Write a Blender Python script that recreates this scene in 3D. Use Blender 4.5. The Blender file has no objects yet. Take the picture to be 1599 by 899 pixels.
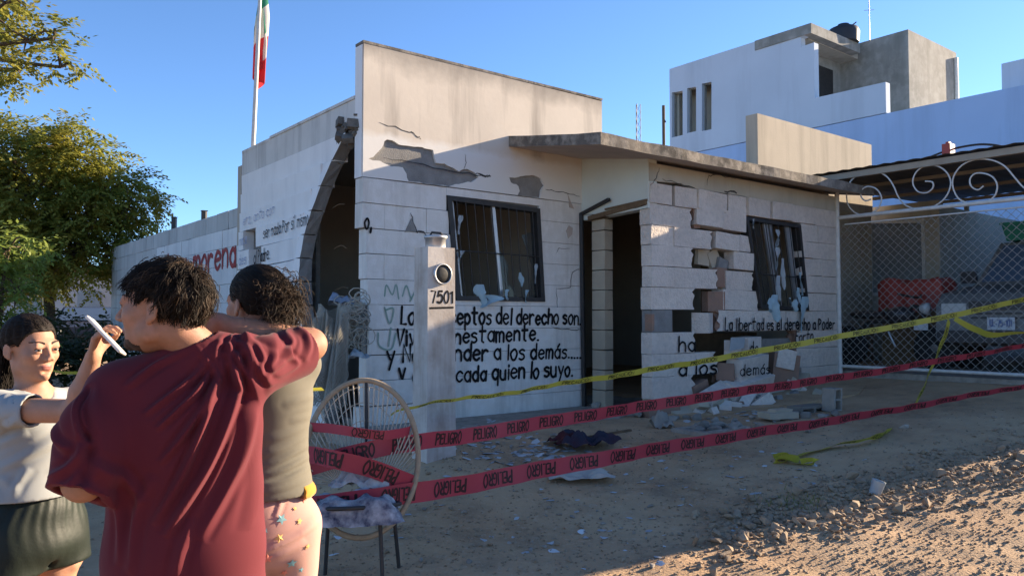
import bpy, bmesh, math, random
import numpy as np
from mathutils import Vector, Matrix, noise
from mathutils.geometry import tessellate_polygon
R = math.radians
SC = bpy.context.scene
COL = SC.collection
# ---------------------------------------------------------------- camera, sky, sun, exposure
EYE = Vector((0.0, 0.0, 1.45)); FPX = 1220.0; PITCH = R(2.23)
cam_d = bpy.data.cameras.new('camera'); cam = bpy.data.objects.new('camera', cam_d); COL.objects.link(cam)
cam.location = EYE; cam.rotation_euler = (R(90) + PITCH, 0, 0)
cam_d.sensor_width = 36.0; cam_d.lens = FPX / 1599.0 * 36.0
cam_d.clip_start = 0.05; cam_d.clip_end = 4000
SC.camera = cam
WALL_ANGLE = R(51.6)                       # the street front runs this far right of the view axis
DR = Vector((math.sin(WALL_ANGLE), math.cos(WALL_ANGLE), 0))    # along the facade
NF = Vector((math.cos(WALL_ANGLE), -math.sin(WALL_ANGLE), 0))   # out of the facade, to the street
C0 = Vector((-1.425, 7.4, 0))              # front left corner of the damaged house
SUN_EL = R(17.0); SUN_AZ = WALL_ANGLE + R(10.0)
SUN_DIR = Vector((math.sin(SUN_AZ) * math.cos(SUN_EL), math.cos(SUN_AZ) * math.cos(SUN_EL), math.sin(SUN_EL)))
world = bpy.data.worlds.new('World'); SC.world = world; world.use_nodes = True
wn = world.node_tree; sky = wn.nodes.new('ShaderNodeTexSky'); sky.sky_type = 'NISHITA'; sky.sun_disc = False
sky.sun_elevation = SUN_EL; sky.sun_rotation = SUN_AZ
sky.altitude = 1500; sky.air_density = 0.85; sky.dust_density = 0.25; sky.ozone_density = 4.5
wn.links.new(sky.outputs[0], wn.nodes['Background'].inputs[0]); wn.nodes['Background'].inputs[1].default_value = 0.08
sun_d = bpy.data.lights.new('sun', 'SUN'); sun_d.energy = 5.0; sun_d.angle = R(0.53); sun_d.color = (1.0, 0.80, 0.57)
sun = bpy.data.objects.new('sun', sun_d); COL.objects.link(sun)
sun.rotation_euler = (-SUN_DIR).to_track_quat('-Z', 'Y').to_euler()
SC.view_settings.view_transform = 'Standard'; SC.view_settings.look = 'None'
SC.view_settings.exposure = 1.92; SC.view_settings.gamma = 1.0; SC.view_settings.use_curve_mapping = False

# ---------------------------------------------------------------- coordinates
def TU(t, u, z=0.0):                       # street frame: t along the facade, u out towards the street
    p = C0 + DR * t + NF * u; return Vector((p.x, p.y, z))
def to_tu(p):
    q = Vector((p[0], p[1], 0)) - C0; return q.dot(DR), q.dot(NF)
def ray(px, py):
    cx = (px - 799.5) / FPX; cy = (449.5 - py) / FPX
    return Vector((cx, math.cos(PITCH) - math.sin(PITCH) * cy, math.sin(PITCH) + math.cos(PITCH) * cy))
def atd(px, py, d):                        # point seen at a pixel at depth d along +Y
    r = ray(px, py); return EYE + r * (d / r.y)
def atu(px, py, u=0.0):                    # -> (t, z) on a plane parallel to the facade
    r = ray(px, py); k = (u - (EYE - C0).dot(NF)) / r.dot(NF); p = EYE + r * k; return to_tu(p)[0], p.z
def att(px, py, t=0.0):                    # -> (u, z) on a plane parallel to the side wall
    r = ray(px, py); k = (t - (EYE - C0).dot(DR)) / r.dot(DR); p = EYE + r * k; return to_tu(p)[1], p.z
def sstep(a, b, x):
    x = min(1, max(0, (x - a) / (b - a))); return x * x * (3 - 2 * x)
def interp(x, xs, ys):
    return float(np.interp(x, xs, ys))
def gz(x, y):                              # height of the ground
    t, u = to_tu((x, y))
    street = interp(t, [-4, -1, 0.5, 2.5, 5, 7, 12, 40], [0, 0.02, 0.10, 0.30, 0.55, 0.70, 0.85, 0.9])
    lot = interp(t, [-2, 0, 2.9, 5, 6.75, 8], [0.30, 0.38, 0.40, 0.48, 0.64, 0.72])
    if u < -4: lot = lot + (0.3 - lot) * sstep(-4, -9, u)
    k = sstep(1.0, 3.6, u)
    if t < 0: lot = lot + (street - lot) * sstep(0, -1.6, t)
    return lot + (street - lot) * k
def gtu(t, u):
    p = TU(t, u); return gz(p.x, p.y)
def onground(px, py):
    r = ray(px, py); k = 1.0
    for i in range(4000):
        p = EYE + r * k
        if p.z <= gz(p.x, p.y): return p
        k += 0.01
    return p

# ---------------------------------------------------------------- mesh building
WORG = {}                                  # world origin of every object we make (nothing is rotated above a leaf)
class MB:
    def __init__(s): s.v = []; s.f = []; s.m = []; s.sm = []
    def add(s, vs, fs, mat=0, smooth=False):
        o = len(s.v); s.v += [Vector(v) for v in vs]
        for f in fs: s.f.append([i + o for i in f]); s.m.append(mat); s.sm.append(smooth)
        return o
    def box(s, t0, t1, u0, u1, z0, z1, mat=0):          # box in the street frame
        s.hexa([TU(t, u, z) for z in (z0, z1) for (t, u) in ((t0, u0), (t1, u0), (t1, u1), (t0, u1))], mat)
    def hexa(s, p, mat=0):                               # 4 bottom + 4 top corners
        c = sum((Vector(q) for q in p), Vector()) / 8
        fs = [(0, 3, 2, 1), (4, 5, 6, 7), (0, 1, 5, 4), (1, 2, 6, 5), (2, 3, 7, 6), (3, 0, 4, 7)]
        n = (Vector(p[1]) - Vector(p[0])).cross(Vector(p[3]) - Vector(p[0]))
        if n.dot(c - Vector(p[0])) < 0: fs = [f[::-1] for f in fs]
        s.add(p, fs, mat)
    def obox(s, c, ax, ay, az, mat=0):                   # oriented box: centre and half axes
        c, ax, ay, az = Vector(c), Vector(ax), Vector(ay), Vector(az)
        s.hexa([c + sx * ax + sy * ay + sz * az for sz in (-1, 1) for (sx, sy) in ((-1, -1), (1, -1), (1, 1), (-1, 1))], mat)
    def bar(s, a, b, w, h=None, mat=0, up=(0, 0, 1)):    # square bar from a to b
        a, b = Vector(a), Vector(b); d = (b - a); L = d.length; d.normalize(); h = h or w
        x = d.cross(Vector(up))
        if x.length < 1e-4: x = d.cross(Vector((1, 0, 0)))
        x.normalize(); y = x.cross(d)
        s.obox((a + b) / 2, x * w / 2, y * h / 2, d * L / 2, mat)
    def tube(s, path, r, n=8, mat=0, cap=True, smooth=True, closed=False):
        P = [Vector(p) for p in path]; N = len(P); rr = r if isinstance(r, (list, tuple)) else [r] * N
        up = None; rings = []
        for i in range(N):
            if closed: d = P[(i + 1) % N] - P[i - 1]
            else: d = P[min(i + 1, N - 1)] - P[max(i - 1, 0)]
            if d.length < 1e-9: d = Vector((0, 0, 1))
            d.normalize()
            if up is None:
                up = Vector((0, 0, 1)) if abs(d.z) < 0.9 else Vector((1, 0, 0))
            x = up - d * up.dot(d)
            if x.length < 1e-5: x = d.orthogonal()
            x.normalize(); up = x; y = d.cross(x)
            rings.append([P[i] + (x * math.cos(2 * math.pi * k / n) + y * math.sin(2 * math.pi * k / n)) * rr[i] for k in range(n)])
        vs = [v for g in rings for v in g]; fs = []
        for i in range(N if closed else N - 1):
            j = (i + 1) % N
            for k in range(n):
                k2 = (k + 1) % n; fs.append((i * n + k, i * n + k2, j * n + k2, j * n + k))
        s.add(vs, fs, mat, smooth)
        if cap and not closed:
            s.add(rings[0], [tuple(range(n))[::-1]], mat); s.add(rings[-1], [tuple(range(n))], mat)
    def lathe(s, c, prof, n=20, mat=0, axis=(0, 0, 1), smooth=True):   # prof: (radius, along)
        a = Vector(axis).normalized(); x = a.orthogonal().normalized(); y = a.cross(x); c = Vector(c)
        vs = [c + a * h + (x * math.cos(2 * math.pi * k / n) + y * math.sin(2 * math.pi * k / n)) * r for r, h in prof for k in range(n)]
        fs = [(i * n + k, i * n + (k + 1) % n, (i + 1) * n + (k + 1) % n, (i + 1) * n + k) for i in range(len(prof) - 1) for k in range(n)]
        s.add(vs, fs, mat, smooth)
        s.add(vs[:n], [tuple(range(n))[::-1]], mat); s.add(vs[-n:], [tuple(range(n))], mat)
    def prism(s, loops, fn, o0, o1, mat=0, back=True):   # 2D loops (outer, holes) through fn(a, b, off); o1 is the visible side
        flat = [p for l in loops for p in l]
        tris = tessellate_polygon([[Vector((p[0], p[1], 0)) for p in l] for l in loops])
        n = len(flat)
        F = [fn(p[0], p[1], o1) for p in flat]; B = [fn(p[0], p[1], o0) for p in flat]
        want = (fn(flat[0][0], flat[0][1], o1) - fn(flat[0][0], flat[0][1], o0))
        fs = []
        for t in tris:
            nn = (F[t[1]] - F[t[0]]).cross(F[t[2]] - F[t[0]])
            t = tuple(t) if nn.dot(want) > 0 else tuple(t)[::-1]
            fs.append(t)
            if back: fs.append(tuple(i + n for i in t[::-1]))
        k = 0
        for l in loops:
            m = len(l); ar = sum(l[i][0] * l[(i + 1) % m][1] - l[(i + 1) % m][0] * l[i][1] for i in range(m))
            for i in range(m):
                j = (i + 1) % m; q = (k + i, k + j, n + k + j, n + k + i)
                fs.append(q)
            k += m
        o = s.add(F + B, fs, mat)
    def ellipsoid(s, c, r, nu=16, nv=10, mat=0, rot=None, smooth=True):
        vs = []; fs = []; c = Vector(c); rot = rot or Matrix.Identity(3)
        for i in range(nv + 1):
            th = math.pi * i / nv
            for k in range(nu):
                ph = 2 * math.pi * k / nu
                vs.append(c + rot @ Vector((r[0] * math.sin(th) * math.cos(ph), r[1] * math.sin(th) * math.sin(ph), r[2] * math.cos(th))))
        for i in range(nv):
            for k in range(nu):
                k2 = (k + 1) % nu; fs.append((i * nu + k, (i + 1) * nu + k, (i + 1) * nu + k2, i * nu + k2))
        s.add(vs, fs, mat, smooth)
    def grid(s, fn, nu, nv, mat=0, smooth=True, flip=False):
        vs = [fn(i / nu, j / nv) for j in range(nv + 1) for i in range(nu + 1)]; fs = []
        for j in range(nv):
            for i in range(nu):
                a = j * (nu + 1) + i; q = (a, a + 1, a + nu + 2, a + nu + 1); fs.append(q[::-1] if flip else q)
        s.add(vs, fs, mat, smooth)
    def mesh(s, org, mats):
        me = bpy.data.meshes.new('mesh'); me.from_pydata([tuple(v - org) for v in s.v], [], s.f)
        for m in mats: me.materials.append(m)
        me.polygons.foreach_set('material_index', s.m); me.polygons.foreach_set('use_smooth', s.sm); me.update()
        return me
    def build(s, name, mats, parent=None, org=None, fix=False):
        if not isinstance(mats, (list, tuple)): mats = [mats]
        if org is None:
            xs = [v.x for v in s.v]; ys = [v.y for v in s.v]; zs = [v.z for v in s.v]
            org = Vector(((min(xs) + max(xs)) / 2, (min(ys) + max(ys)) / 2, min(zs)))
        me = s.mesh(org, mats)
        if fix:
            bm = bmesh.new(); bm.from_mesh(me); bmesh.ops.recalc_face_normals(bm, faces=bm.faces); bm.to_mesh(me); bm.free()
        return link(name, me, parent, org)
def link(name, data, parent=None, org=Vector()):
    o = bpy.data.objects.new(name, data); COL.objects.link(o); WORG[o.name] = Vector(org)
    if parent: o.parent = parent; o.location = Vector(org) - WORG[parent.name]
    else: o.location = org
    return o
def tag(o, label=None, cat=None, group=None, kind=None):
    for k, v in (('label', label), ('category', cat), ('group', group), ('kind', kind)):
        if v: o[k] = v
    return o
def thing(name, label, cat, org, group=None):
    o = link(name, None, None, Vector(org)); o.empty_display_size = 0.2
    return tag(o, label, cat, group)
def crom(pts, k=6, closed=False):
    P = [Vector(p) for p in pts]; n = len(P)
    if n < 3: return P
    out = []
    for i in range(n if closed else n - 1):
        p0 = P[i - 1] if (closed or i > 0) else P[0] * 2 - P[1]; p1 = P[i]; p2 = P[(i + 1) % n]
        p3 = P[(i + 2) % n] if (closed or i + 2 < n) else P[-1] * 2 - P[-2]
        for j in range(k):
            t = j / k
            out.append(0.5 * ((2 * p1) + (p2 - p0) * t + (2 * p0 - 5 * p1 + 4 * p2 - p3) * t * t + (3 * p1 - p0 - 3 * p2 + p3) * t ** 3))
    if not closed: out.append(P[-1])
    return out

# ---------------------------------------------------------------- materials
def mat(name, base, rough=0.85, var=None, scale=6.0, amount=0.5, bump=0.0, bscale=60.0, metallic=0.0, streak=None, extra=None,
        spec=0.3, detail=6, trans=0.0, objvar=0.0, sheen=0.0, sss=None, bdist=0.01, var2=None, scale2=30.0, amount2=0.5):
    m = bpy.data.materials.new(name); m.use_nodes = True; nt = m.node_tree; N = nt.nodes; L = nt.links
    b = N['Principled BSDF']; b.inputs['Roughness'].default_value = rough; b.inputs['Metallic'].default_value = metallic
    b.inputs['Specular IOR Level'].default_value = spec
    if sheen: b.inputs['Sheen Weight'].default_value = sheen
    if sss: b.inputs['Subsurface Weight'].default_value = sss[0]; b.inputs['Subsurface Radius'].default_value = (0.012, 0.005, 0.003); b.inputs['Subsurface Scale'].default_value = 1.0
    tc = N.new('ShaderNodeNewGeometry'); pos = tc.outputs['Position']
    col = None
    def rgb(c):
        r = N.new('ShaderNodeRGB'); r.outputs[0].default_value = (*c, 1); return r.outputs[0]
    col = rgb(base)
    def nz(sc, det=detail, rgh=0.6, vec=None):
        n = N.new('ShaderNodeTexNoise'); n.inputs['Scale'].default_value = sc; n.inputs['Detail'].default_value = det; n.inputs['Roughness'].default_value = rgh
        L.new(vec or pos, n.inputs['Vector']); return n.outputs['Fac']
    def ramp(fac, a, c):
        r = N.new('ShaderNodeMapRange'); r.inputs[1].default_value = a; r.inputs[2].default_value = c; L.new(fac, r.inputs[0]); return r.outputs[0]
    def mix(fac, a, c, k=1.0):
        if k != 1.0:
            mu = N.new('ShaderNodeMath'); mu.operation = 'MULTIPLY'; mu.inputs[1].default_value = k; L.new(fac, mu.inputs[0]); fac = mu.outputs[0]
        mx = N.new('ShaderNodeMix'); mx.data_type = 'RGBA'; L.new(fac, mx.inputs[0]); L.new(a, mx.inputs[6]); L.new(c, mx.inputs[7]); return mx.outputs[2]
    if var: col = mix(ramp(nz(scale), 0.35, 0.68), col, rgb(var), amount)
    if var2: col = mix(ramp(nz(scale2), 0.45, 0.65), col, rgb(var2), amount2)
    if streak:                                            # rain streaks and stains running down: (colour, amount, scale)
        mp = N.new('ShaderNodeMapping'); mp.inputs['Scale'].default_value = (1, 1, 0.10); L.new(pos, mp.inputs[0])
        f = ramp(nz(streak[2], 5, 0.65, mp.outputs[0]), 0.50, 0.72); col = mix(f, col, rgb(streak[0]), streak[1])
    if objvar:
        oi = N.new('ShaderNodeObjectInfo'); hs = N.new('ShaderNodeHueSaturation'); mr = N.new('ShaderNodeMapRange')
        mr.inputs[3].default_value = 1 - objvar; mr.inputs[4].default_value = 1 + objvar; L.new(oi.outputs['Random'], mr.inputs[0])
        L.new(mr.outputs[0], hs.inputs['Value']); L.new(col, hs.inputs['Color']); col = hs.outputs[0]
    if extra: col = extra(N, L, col, pos, nz, ramp, mix, rgb)
    L.new(col, b.inputs['Base Color'])
    if bump:
        bp = N.new('ShaderNodeBump'); bp.inputs['Strength'].default_value = bump; bp.inputs['Distance'].default_value = bdist
        L.new(nz(bscale, 4), bp.inputs['Height']); L.new(bp.outputs[0], b.inputs['Normal'])
    if trans:
        tr = N.new('ShaderNodeBsdfTranslucent'); L.new(col, tr.inputs[0]); mx = N.new('ShaderNodeMixShader'); mx.inputs[0].default_value = trans
        out = N['Material Output']; L.new(b.outputs[0], mx.inputs[1]); L.new(tr.outputs[0], mx.inputs[2]); L.new(mx.outputs[0], out.inputs[0])
    return m
M = {}
M['wall_paint'] = mat('wall_paint', (0.66, 0.63, 0.585), 0.9, (0.54, 0.505, 0.455), 2.2, 0.55, 0.25, 70, streak=((0.30, 0.28, 0.25), 0.45, 5.0), var2=(0.72, 0.70, 0.67), scale2=11)
M['block_paint'] = mat('block_paint', (0.63, 0.555, 0.485), 0.95, (0.50, 0.44, 0.385), 3.0, 0.6, 0.8, 38, objvar=0.05, bdist=0.02, var2=(0.30, 0.275, 0.25), scale2=18, amount2=0.25)
M['side_paint'] = mat('side_paint', (0.74, 0.73, 0.715), 0.9, (0.62, 0.61, 0.595), 2.5, 0.5, 0.25, 60, streak=((0.42, 0.42, 0.44), 0.35, 3.0))
M['side_concrete'] = mat('side_concrete', (0.60, 0.59, 0.56), 0.95, (0.48, 0.47, 0.445), 2.0, 0.6, 0.3, 60, streak=((0.17, 0.165, 0.155), 0.5, 6.0))
M['bare_block'] = mat('bare_block', (0.24, 0.235, 0.225), 1.0, (0.15, 0.145, 0.14), 7.0, 0.7, 0.6, 90)
M['mortar'] = mat('mortar', (0.20, 0.19, 0.175), 1.0, (0.11, 0.105, 0.10), 9.0, 0.6, 0.5, 80)
M['red_core'] = mat('red_core', (0.29, 0.175, 0.125), 1.0, (0.20, 0.145, 0.115), 8.0, 0.7, 0.6, 60)
M['parapet'] = mat('parapet', (0.54, 0.475, 0.395), 0.92, (0.42, 0.37, 0.315), 1.6, 0.6, 0.25, 40, streak=((0.25, 0.225, 0.20), 0.6, 3.2), var2=(0.60, 0.54, 0.46), scale2=9)
M['parapet_neighbour'] = mat('parapet_neighbour', (0.46, 0.395, 0.305), 0.92, (0.37, 0.32, 0.25), 1.4, 0.6, 0.2, 40, streak=((0.24, 0.21, 0.165), 0.7, 2.4))
M['green_plaster'] = mat('green_plaster', (0.56, 0.60, 0.55), 0.92, (0.48, 0.49, 0.445), 2.0, 0.6, 0.2, 50)
M['tan_plaster'] = mat('tan_plaster', (0.46, 0.42, 0.34), 0.92, (0.35, 0.32, 0.26), 2.2, 0.6, 0.3, 50, streak=((0.22, 0.20, 0.165), 0.4, 4.0))
M['soffit'] = mat('soffit', (0.50, 0.41, 0.35), 0.95, (0.33, 0.28, 0.24), 1.5, 0.6, 0.3, 35)
M['slab_edge'] = mat('slab_edge', (0.17, 0.15, 0.125), 1.0, (0.055, 0.05, 0.045), 3.0, 0.9, 0.4, 60, var2=(0.36, 0.32, 0.27), scale2=9, amount2=0.6, bdist=0.01)
M['interior'] = mat('interior', (0.40, 0.35, 0.29), 1.0, (0.30, 0.265, 0.22), 2.0, 0.6, 0.2, 30)
M['jamb_block'] = mat('jamb_block', (0.42, 0.36, 0.27), 0.95, (0.33, 0.285, 0.22), 4.0, 0.6, 0.4, 50, objvar=0.05)
M['black_metal'] = mat('black_metal', (0.018, 0.018, 0.019), 0.55, (0.05, 0.04, 0.033), 12, 0.5, 0.15, 90, spec=0.4)
M['aluminium'] = mat('aluminium', (0.50, 0.50, 0.50), 0.45, (0.35, 0.35, 0.35), 10, 0.5, metallic=0.8)
M['white_metal'] = mat('white_metal', (0.58, 0.57, 0.54), 0.55, (0.40, 0.37, 0.33), 14, 0.55, 0.1, 60)
M['letter_black'] = mat('letter_black', (0.010, 0.010, 0.011), 0.95, (0.035, 0.034, 0.033), 30, 0.5, spec=0.1)
M['letter_green'] = mat('letter_green', (0.20, 0.31, 0.25), 0.9, (0.36, 0.38, 0.35), 20, 0.6)
M['letter_red'] = mat('letter_red', (0.27, 0.035, 0.035), 0.85, (0.36, 0.10, 0.09), 14, 0.6)
M['letter_blue'] = mat('letter_blue', (0.22, 0.25, 0.40), 0.9, (0.42, 0.43, 0.48), 16, 0.7)
M['wood'] = mat('wood', (0.16, 0.105, 0.06), 0.9, (0.09, 0.06, 0.035), 12, 0.6, 0.3, 60)
M['torn_cloth'] = mat('torn_cloth', (0.40, 0.53, 0.58), 0.95, (0.28, 0.42, 0.50), 9, 0.6, trans=0.2)
M['pale_cloth'] = mat('pale_cloth', (0.40, 0.44, 0.46), 0.95, (0.28, 0.34, 0.37), 9, 0.6, trans=0.2)
gm = bpy.data.materials.new('window_glass'); gm.use_nodes = True; gb = gm.node_tree.nodes['Principled BSDF']
gb.inputs['Base Color'].default_value = (0.03, 0.035, 0.035, 1); gb.inputs['Roughness'].default_value = 0.12; gb.inputs['Alpha'].default_value = 0.35; M['glass'] = gm

# ---------------------------------------------------------------- brush lettering (strokes, no font files)
GLY = {
 'a': '~7n4q1o0l1i4g7j 7q7g', 'b': '0w0g ~0n3q6o7l6i3g0i', 'c': '~7o4q1o0l1i4g7i', 'd': '7w7g ~7n4q1o0l1i4g7j', 'e': '~0l7m6p3q1o0l1i4g7i',
 'f': '~6v4w3u3q3g 0p6p', 'h': '0w0g ~0m3q6p7m7g', 'i': '1q1g 1t1u', 'l': '1w1g', 'm': '0q0g ~0n2q4o4g ~4n6q9o9g', 'n': '0q0g ~0n3q6p7m7g',
 'o': '~3q0n0k2g5g7k7n5q3q', 'p': '0q0a ~0n3q6o7l6i3g0i', 'q': '7q7a ~7n4q1o0l1i4g7j', 'r': '0q0g ~0m2p4q6p', 's': '~6p3q0o2m5l6i3g0h',
 't': '3w3h5g 0r7r', 'u': '~0q0j2g5g7j 7q7g', 'v': '0q3g6q', 'y': '0q3j 7q2a', 'L': '0w0g6g', 'V': '0w4g7w', 'N': '0g0w7g7w',
 'P': '0g0w ~0w5v7t5p0n', 'F': '0g0w6w 0p5p', 'E': '6w0w0g6g 0p5p', 'I': '1w1g', 'G': '~7u4w1u0o1i4g7i 7i7n4n', 'R': '0g0w ~0w5v7t5p0o 3o7g',
 'O': '~3w0r0l3g5g8l8r5w3w', 'A': '0g4w8g 1l7l', 'U': '~0w0k2g5g7k7w', 'C': '~7u4w1u0o1i4g7i', 'Y': '0w3n 7w1b', '7': '0w7w3g', '5': '6w1w0p ~0p4r7o7k4g0h',
 '0': '~3w0r0l2g5g7l7r5w3w', '1': '0t3w3g', '.': '0g1g', ',': '1h0d', 'T': '4w4g 0w8w', 'S': '~6u3w0t2o6l6h3g0i', '-': '0l5l'}
ACC = {'á': 'a', 'í': 'i', 'ó': 'o', 'Ó': 'O'}
def glyph(ch):
    base = ACC.get(ch, ch); st = []
    for g in GLY[base].split():
        sm = g[0] == '~'; g = g.lstrip('~')
        p = [Vector((int(g[i]) * 0.1, (ord(g[i + 1]) - ord('g')) * 0.1, 0)) for i in range(0, len(g), 2)]
        st.append(crom(p, 4) if sm else p)
    if ch in ACC: st.append([Vector((0.35, 1.22, 0)), Vector((0.6, 1.55, 0))])
    w = max(q.x for s in st for q in s); return st, w
def ribbon(mb, pts, w, fn, off, mat=0):
    n = len(pts); L = []; 
    for i in range(n):
        d = pts[min(i + 1, n - 1)] - pts[max(i - 1, 0)]
        d = d.normalized() if d.length > 1e-6 else Vector((1, 0, 0)); nx = Vector((-d.y, d.x, 0)) * w / 2
        if i == 0: L.append((pts[0] - d * w * 0.45 + nx * 0.5, pts[0] - d * w * 0.45 - nx * 0.5))
        L.append((pts[i] + nx, pts[i] - nx))
        if i == n - 1: L.append((pts[-1] + d * w * 0.45 + nx * 0.5, pts[-1] + d * w * 0.45 - nx * 0.5))
    vs = []
    for a, b in L: vs += [fn(a.x, a.y, off), fn(b.x, b.y, off)]
    fs = [(2 * i, 2 * i + 1, 2 * i + 3, 2 * i + 2) for i in range(len(L) - 1)]
    mb.add(vs, fs, mat)
def letters(mb, text, a0, b0, size, fn, w=0.2, off=0.002, slant=0.0, gap=0.32, sx=1.0, rnd=None, mat=0, flip=False, width=None):
    """text along a from (a0, b0); size = x-height; fn(a, b, off) -> point. width squeezes it to a given length."""
    rnd = rnd or random.Random(5); x = 0.0; strokes = []
    for ch in text:
        if ch == ' ': x += 0.55; continue
        st, gw = glyph(ch); jy = rnd.uniform(-0.06, 0.06); k = rnd.uniform(0.94, 1.06)
        lean = rnd.uniform(-.06, .06)
        for s in st: strokes.append((rnd.uniform(.82, 1.18), [Vector((x + q.x * k + q.y * lean, q.y * k + jy, 0)) for q in s]))
        x += gw * k + gap
    tot = max(x - gap, 0.1)
    if width: sx = width / (tot * size)
    e = 0.0
    for wk, s in strokes:
        P = [Vector((a0 + (q.x + q.y * slant) * size * sx, b0 + q.y * size, 0)) for q in s]
        if flip: P = [Vector((a0 + tot * size * sx - (p.x - a0), b0 + 1.6 * size - (p.y - b0), 0)) for p in P]
        e += 0.00025; ribbon(mb, P, w * wk * size, fn, off + e % 0.0015, mat)
    return tot * size * sx

# ---------------------------------------------------------------- the ground
def dirt_extra(N, L, col, pos, nz, ramp, mix, rgb):
    col = mix(ramp(nz(1.1, 5), 0.40, 0.62), col, rgb((0.46, 0.32, 0.19)), 0.8)
    col = mix(ramp(nz(34, 3), 0.56, 0.70), col, rgb((0.45, 0.37, 0.28)), 0.45)
    v = N.new('ShaderNodeTexVoronoi'); v.inputs['Scale'].default_value = 42; L.new(pos, v.inputs['Vector'])
    col = mix(ramp(v.outputs['Distance'], 0.25, 0.05), col, rgb((0.38, 0.30, 0.21)), 0.4)
    return col
M['dirt'] = mat('dirt', (0.36, 0.228, 0.128), 1.0, (0.43, 0.285, 0.165), 3.0, 0.7, 0.5, 55, extra=dirt_extra, bdist=0.02, var2=(0.20, 0.135, 0.085), scale2=5, amount2=0.75)
M['concrete'] = mat('concrete', (0.34, 0.30, 0.255), 1.0, (0.24, 0.205, 0.165), 3.5, 0.7, 0.5, 50, var2=(0.12, 0.105, 0.085), scale2=9)
def axis(lo, a, b, hi, fine, coarse):
    xs = list(np.arange(a, b + 1e-6, fine)); k = fine; x = a
    while x > lo: k = min(k * 1.35, coarse); x -= k; xs.insert(0, x)
    k = fine; x = b
    while x < hi: k = min(k * 1.35, coarse); x += k; xs.append(x)
    return xs
gx = axis(-600, -3.0, 8.0, 600, 0.055, 60); gy = axis(-60, 2.6, 10.5, 1500, 0.055, 60)
def rough(x, y):
    z = gz(x, y)
    near = 1.0 if abs(x) < 12 and y < 14 else 0.3
    z += near * (0.018 * noise.noise(Vector((x * 1.3, y * 1.3, 0))) + 0.012 * noise.noise(Vector((x * 4, y * 4, 3))) + 0.003 * noise.noise(Vector((x * 11, y * 11, 5))))
    return z
gv = [(x, y, rough(x, y)) for y in gy for x in gx]; nx_ = len(gx)
gf = [(j * nx_ + i, j * nx_ + i + 1, (j + 1) * nx_ + i + 1, (j + 1) * nx_ + i) for j in range(len(gy) - 1) for i in range(nx_ - 1)]
gme = bpy.data.meshes.new('ground'); gme.from_pydata(gv, [], gf); gme.materials.append(M['dirt']); gme.update()
gme.polygons.foreach_set('use_smooth', [True] * len(gf))
tag(link('ground', gme), kind='structure')
# cracked concrete apron in front of the text wall
b = MB(); rg = random.Random(3)
edge = [(t, 0.88 + 0.10 * rg.uniform(-1, 1) + (0.15 if 0.7 < t < 1.3 else 0)) for t in np.linspace(-0.35, 2.95, 17)]
loop = [(-0.35, 0.005), (2.80, 0.005), (2.98, 0.02)] + edge[::-1]
b.prism([loop], lambda a, c, o: TU(a, c, o), 0.20, 0.43)
b.build('pavement', M['concrete']); tag(bpy.data.objects['pavement'], kind='structure')
b = MB(); b.prism([[(2.98, 1.10), (4.2, 1.10), (5.4, 1.12), (6.7, 1.10), (6.7, 1.50), (5.5, 1.95), (4.4, 1.75), (3.5, 1.5), (3.0, 1.35)]], lambda a, c, o: TU(a, c, o + 0.06 * max(0, a - 3.5)), 0.20, 0.44)
b.build('pavement', M['dirt']); tag(bpy.data.objects['pavement.001'], kind='structure')

# ---------------------------------------------------------------- the damaged house
house = thing('damaged_house', 'white one-storey block house with blown-out walls, cracked blocks and hand-painted sayings', 'house', TU(0, 0, 0.36))
def unit_block(seed, mt, jag=0.012, bev=0.016):
    bm = bmesh.new(); bmesh.ops.create_cube(bm, size=1.0)
    bmesh.ops.bevel(bm, geom=list(bm.edges), offset=bev, segments=1, affect='EDGES')
    rg = random.Random(seed)
    for v in bm.verts: v.co += Vector([rg.uniform(-jag, jag) for _ in range(3)])
    me = bpy.data.meshes.new('block'); bm.to_mesh(me); bm.free(); me.materials.append(mt); return me
def ragged_block(seed, m0, m1):                    # the +t end is a rough break
    rg = random.Random(seed); n, m = 4, 6; bm = bmesh.new(); bmesh.ops.create_grid(bm, x_segments=1, y_segments=1, size=0.1); bm.free(); mb = MB()
    G = [[Vector((0.5 - rg.uniform(0.0, 0.09) - 0.02 * (j % 3), -0.5 + i / n, -0.5 + j / m)) for j in range(m + 1)] for i in range(n + 1)]
    vs = [p for r in G for p in r]; mb.add(vs, [(i * (m + 1) + j, (i + 1) * (m + 1) + j, (i + 1) * (m + 1) + j + 1, i * (m + 1) + j + 1) for i in range(n) for j in range(m)], 1)
    K = lambda p: Vector((-0.5, p.y, p.z)); f0, f1 = [G[0][j] for j in range(m + 1)], [G[n][j] for j in range(m + 1)]; b0, b1 = [G[i][0] for i in range(n + 1)], [G[i][m] for i in range(n + 1)]
    for e, fl in ((f0, 1), (f1, 0), (b0, 0), (b1, 1)):
        for a, c in zip(e[:-1], e[1:]): q = [a, c, K(c), K(a)]; mb.add(q if fl else q[::-1], [(0, 1, 2, 3)])
    c4 = [Vector((-0.5, y, z)) for y, z in ((-0.5, -0.5), (-0.5, 0.5), (0.5, 0.5), (0.5, -0.5))]; mb.add(c4, [(0, 1, 2, 3)])
    me = mb.mesh(Vector(), [m0, m1]); bm = bmesh.new(); bm.from_mesh(me); bmesh.ops.remove_doubles(bm, verts=bm.verts, dist=1e-4); bmesh.ops.recalc_face_normals(bm, faces=bm.faces); bm.to_mesh(me); bm.free(); return me
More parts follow.
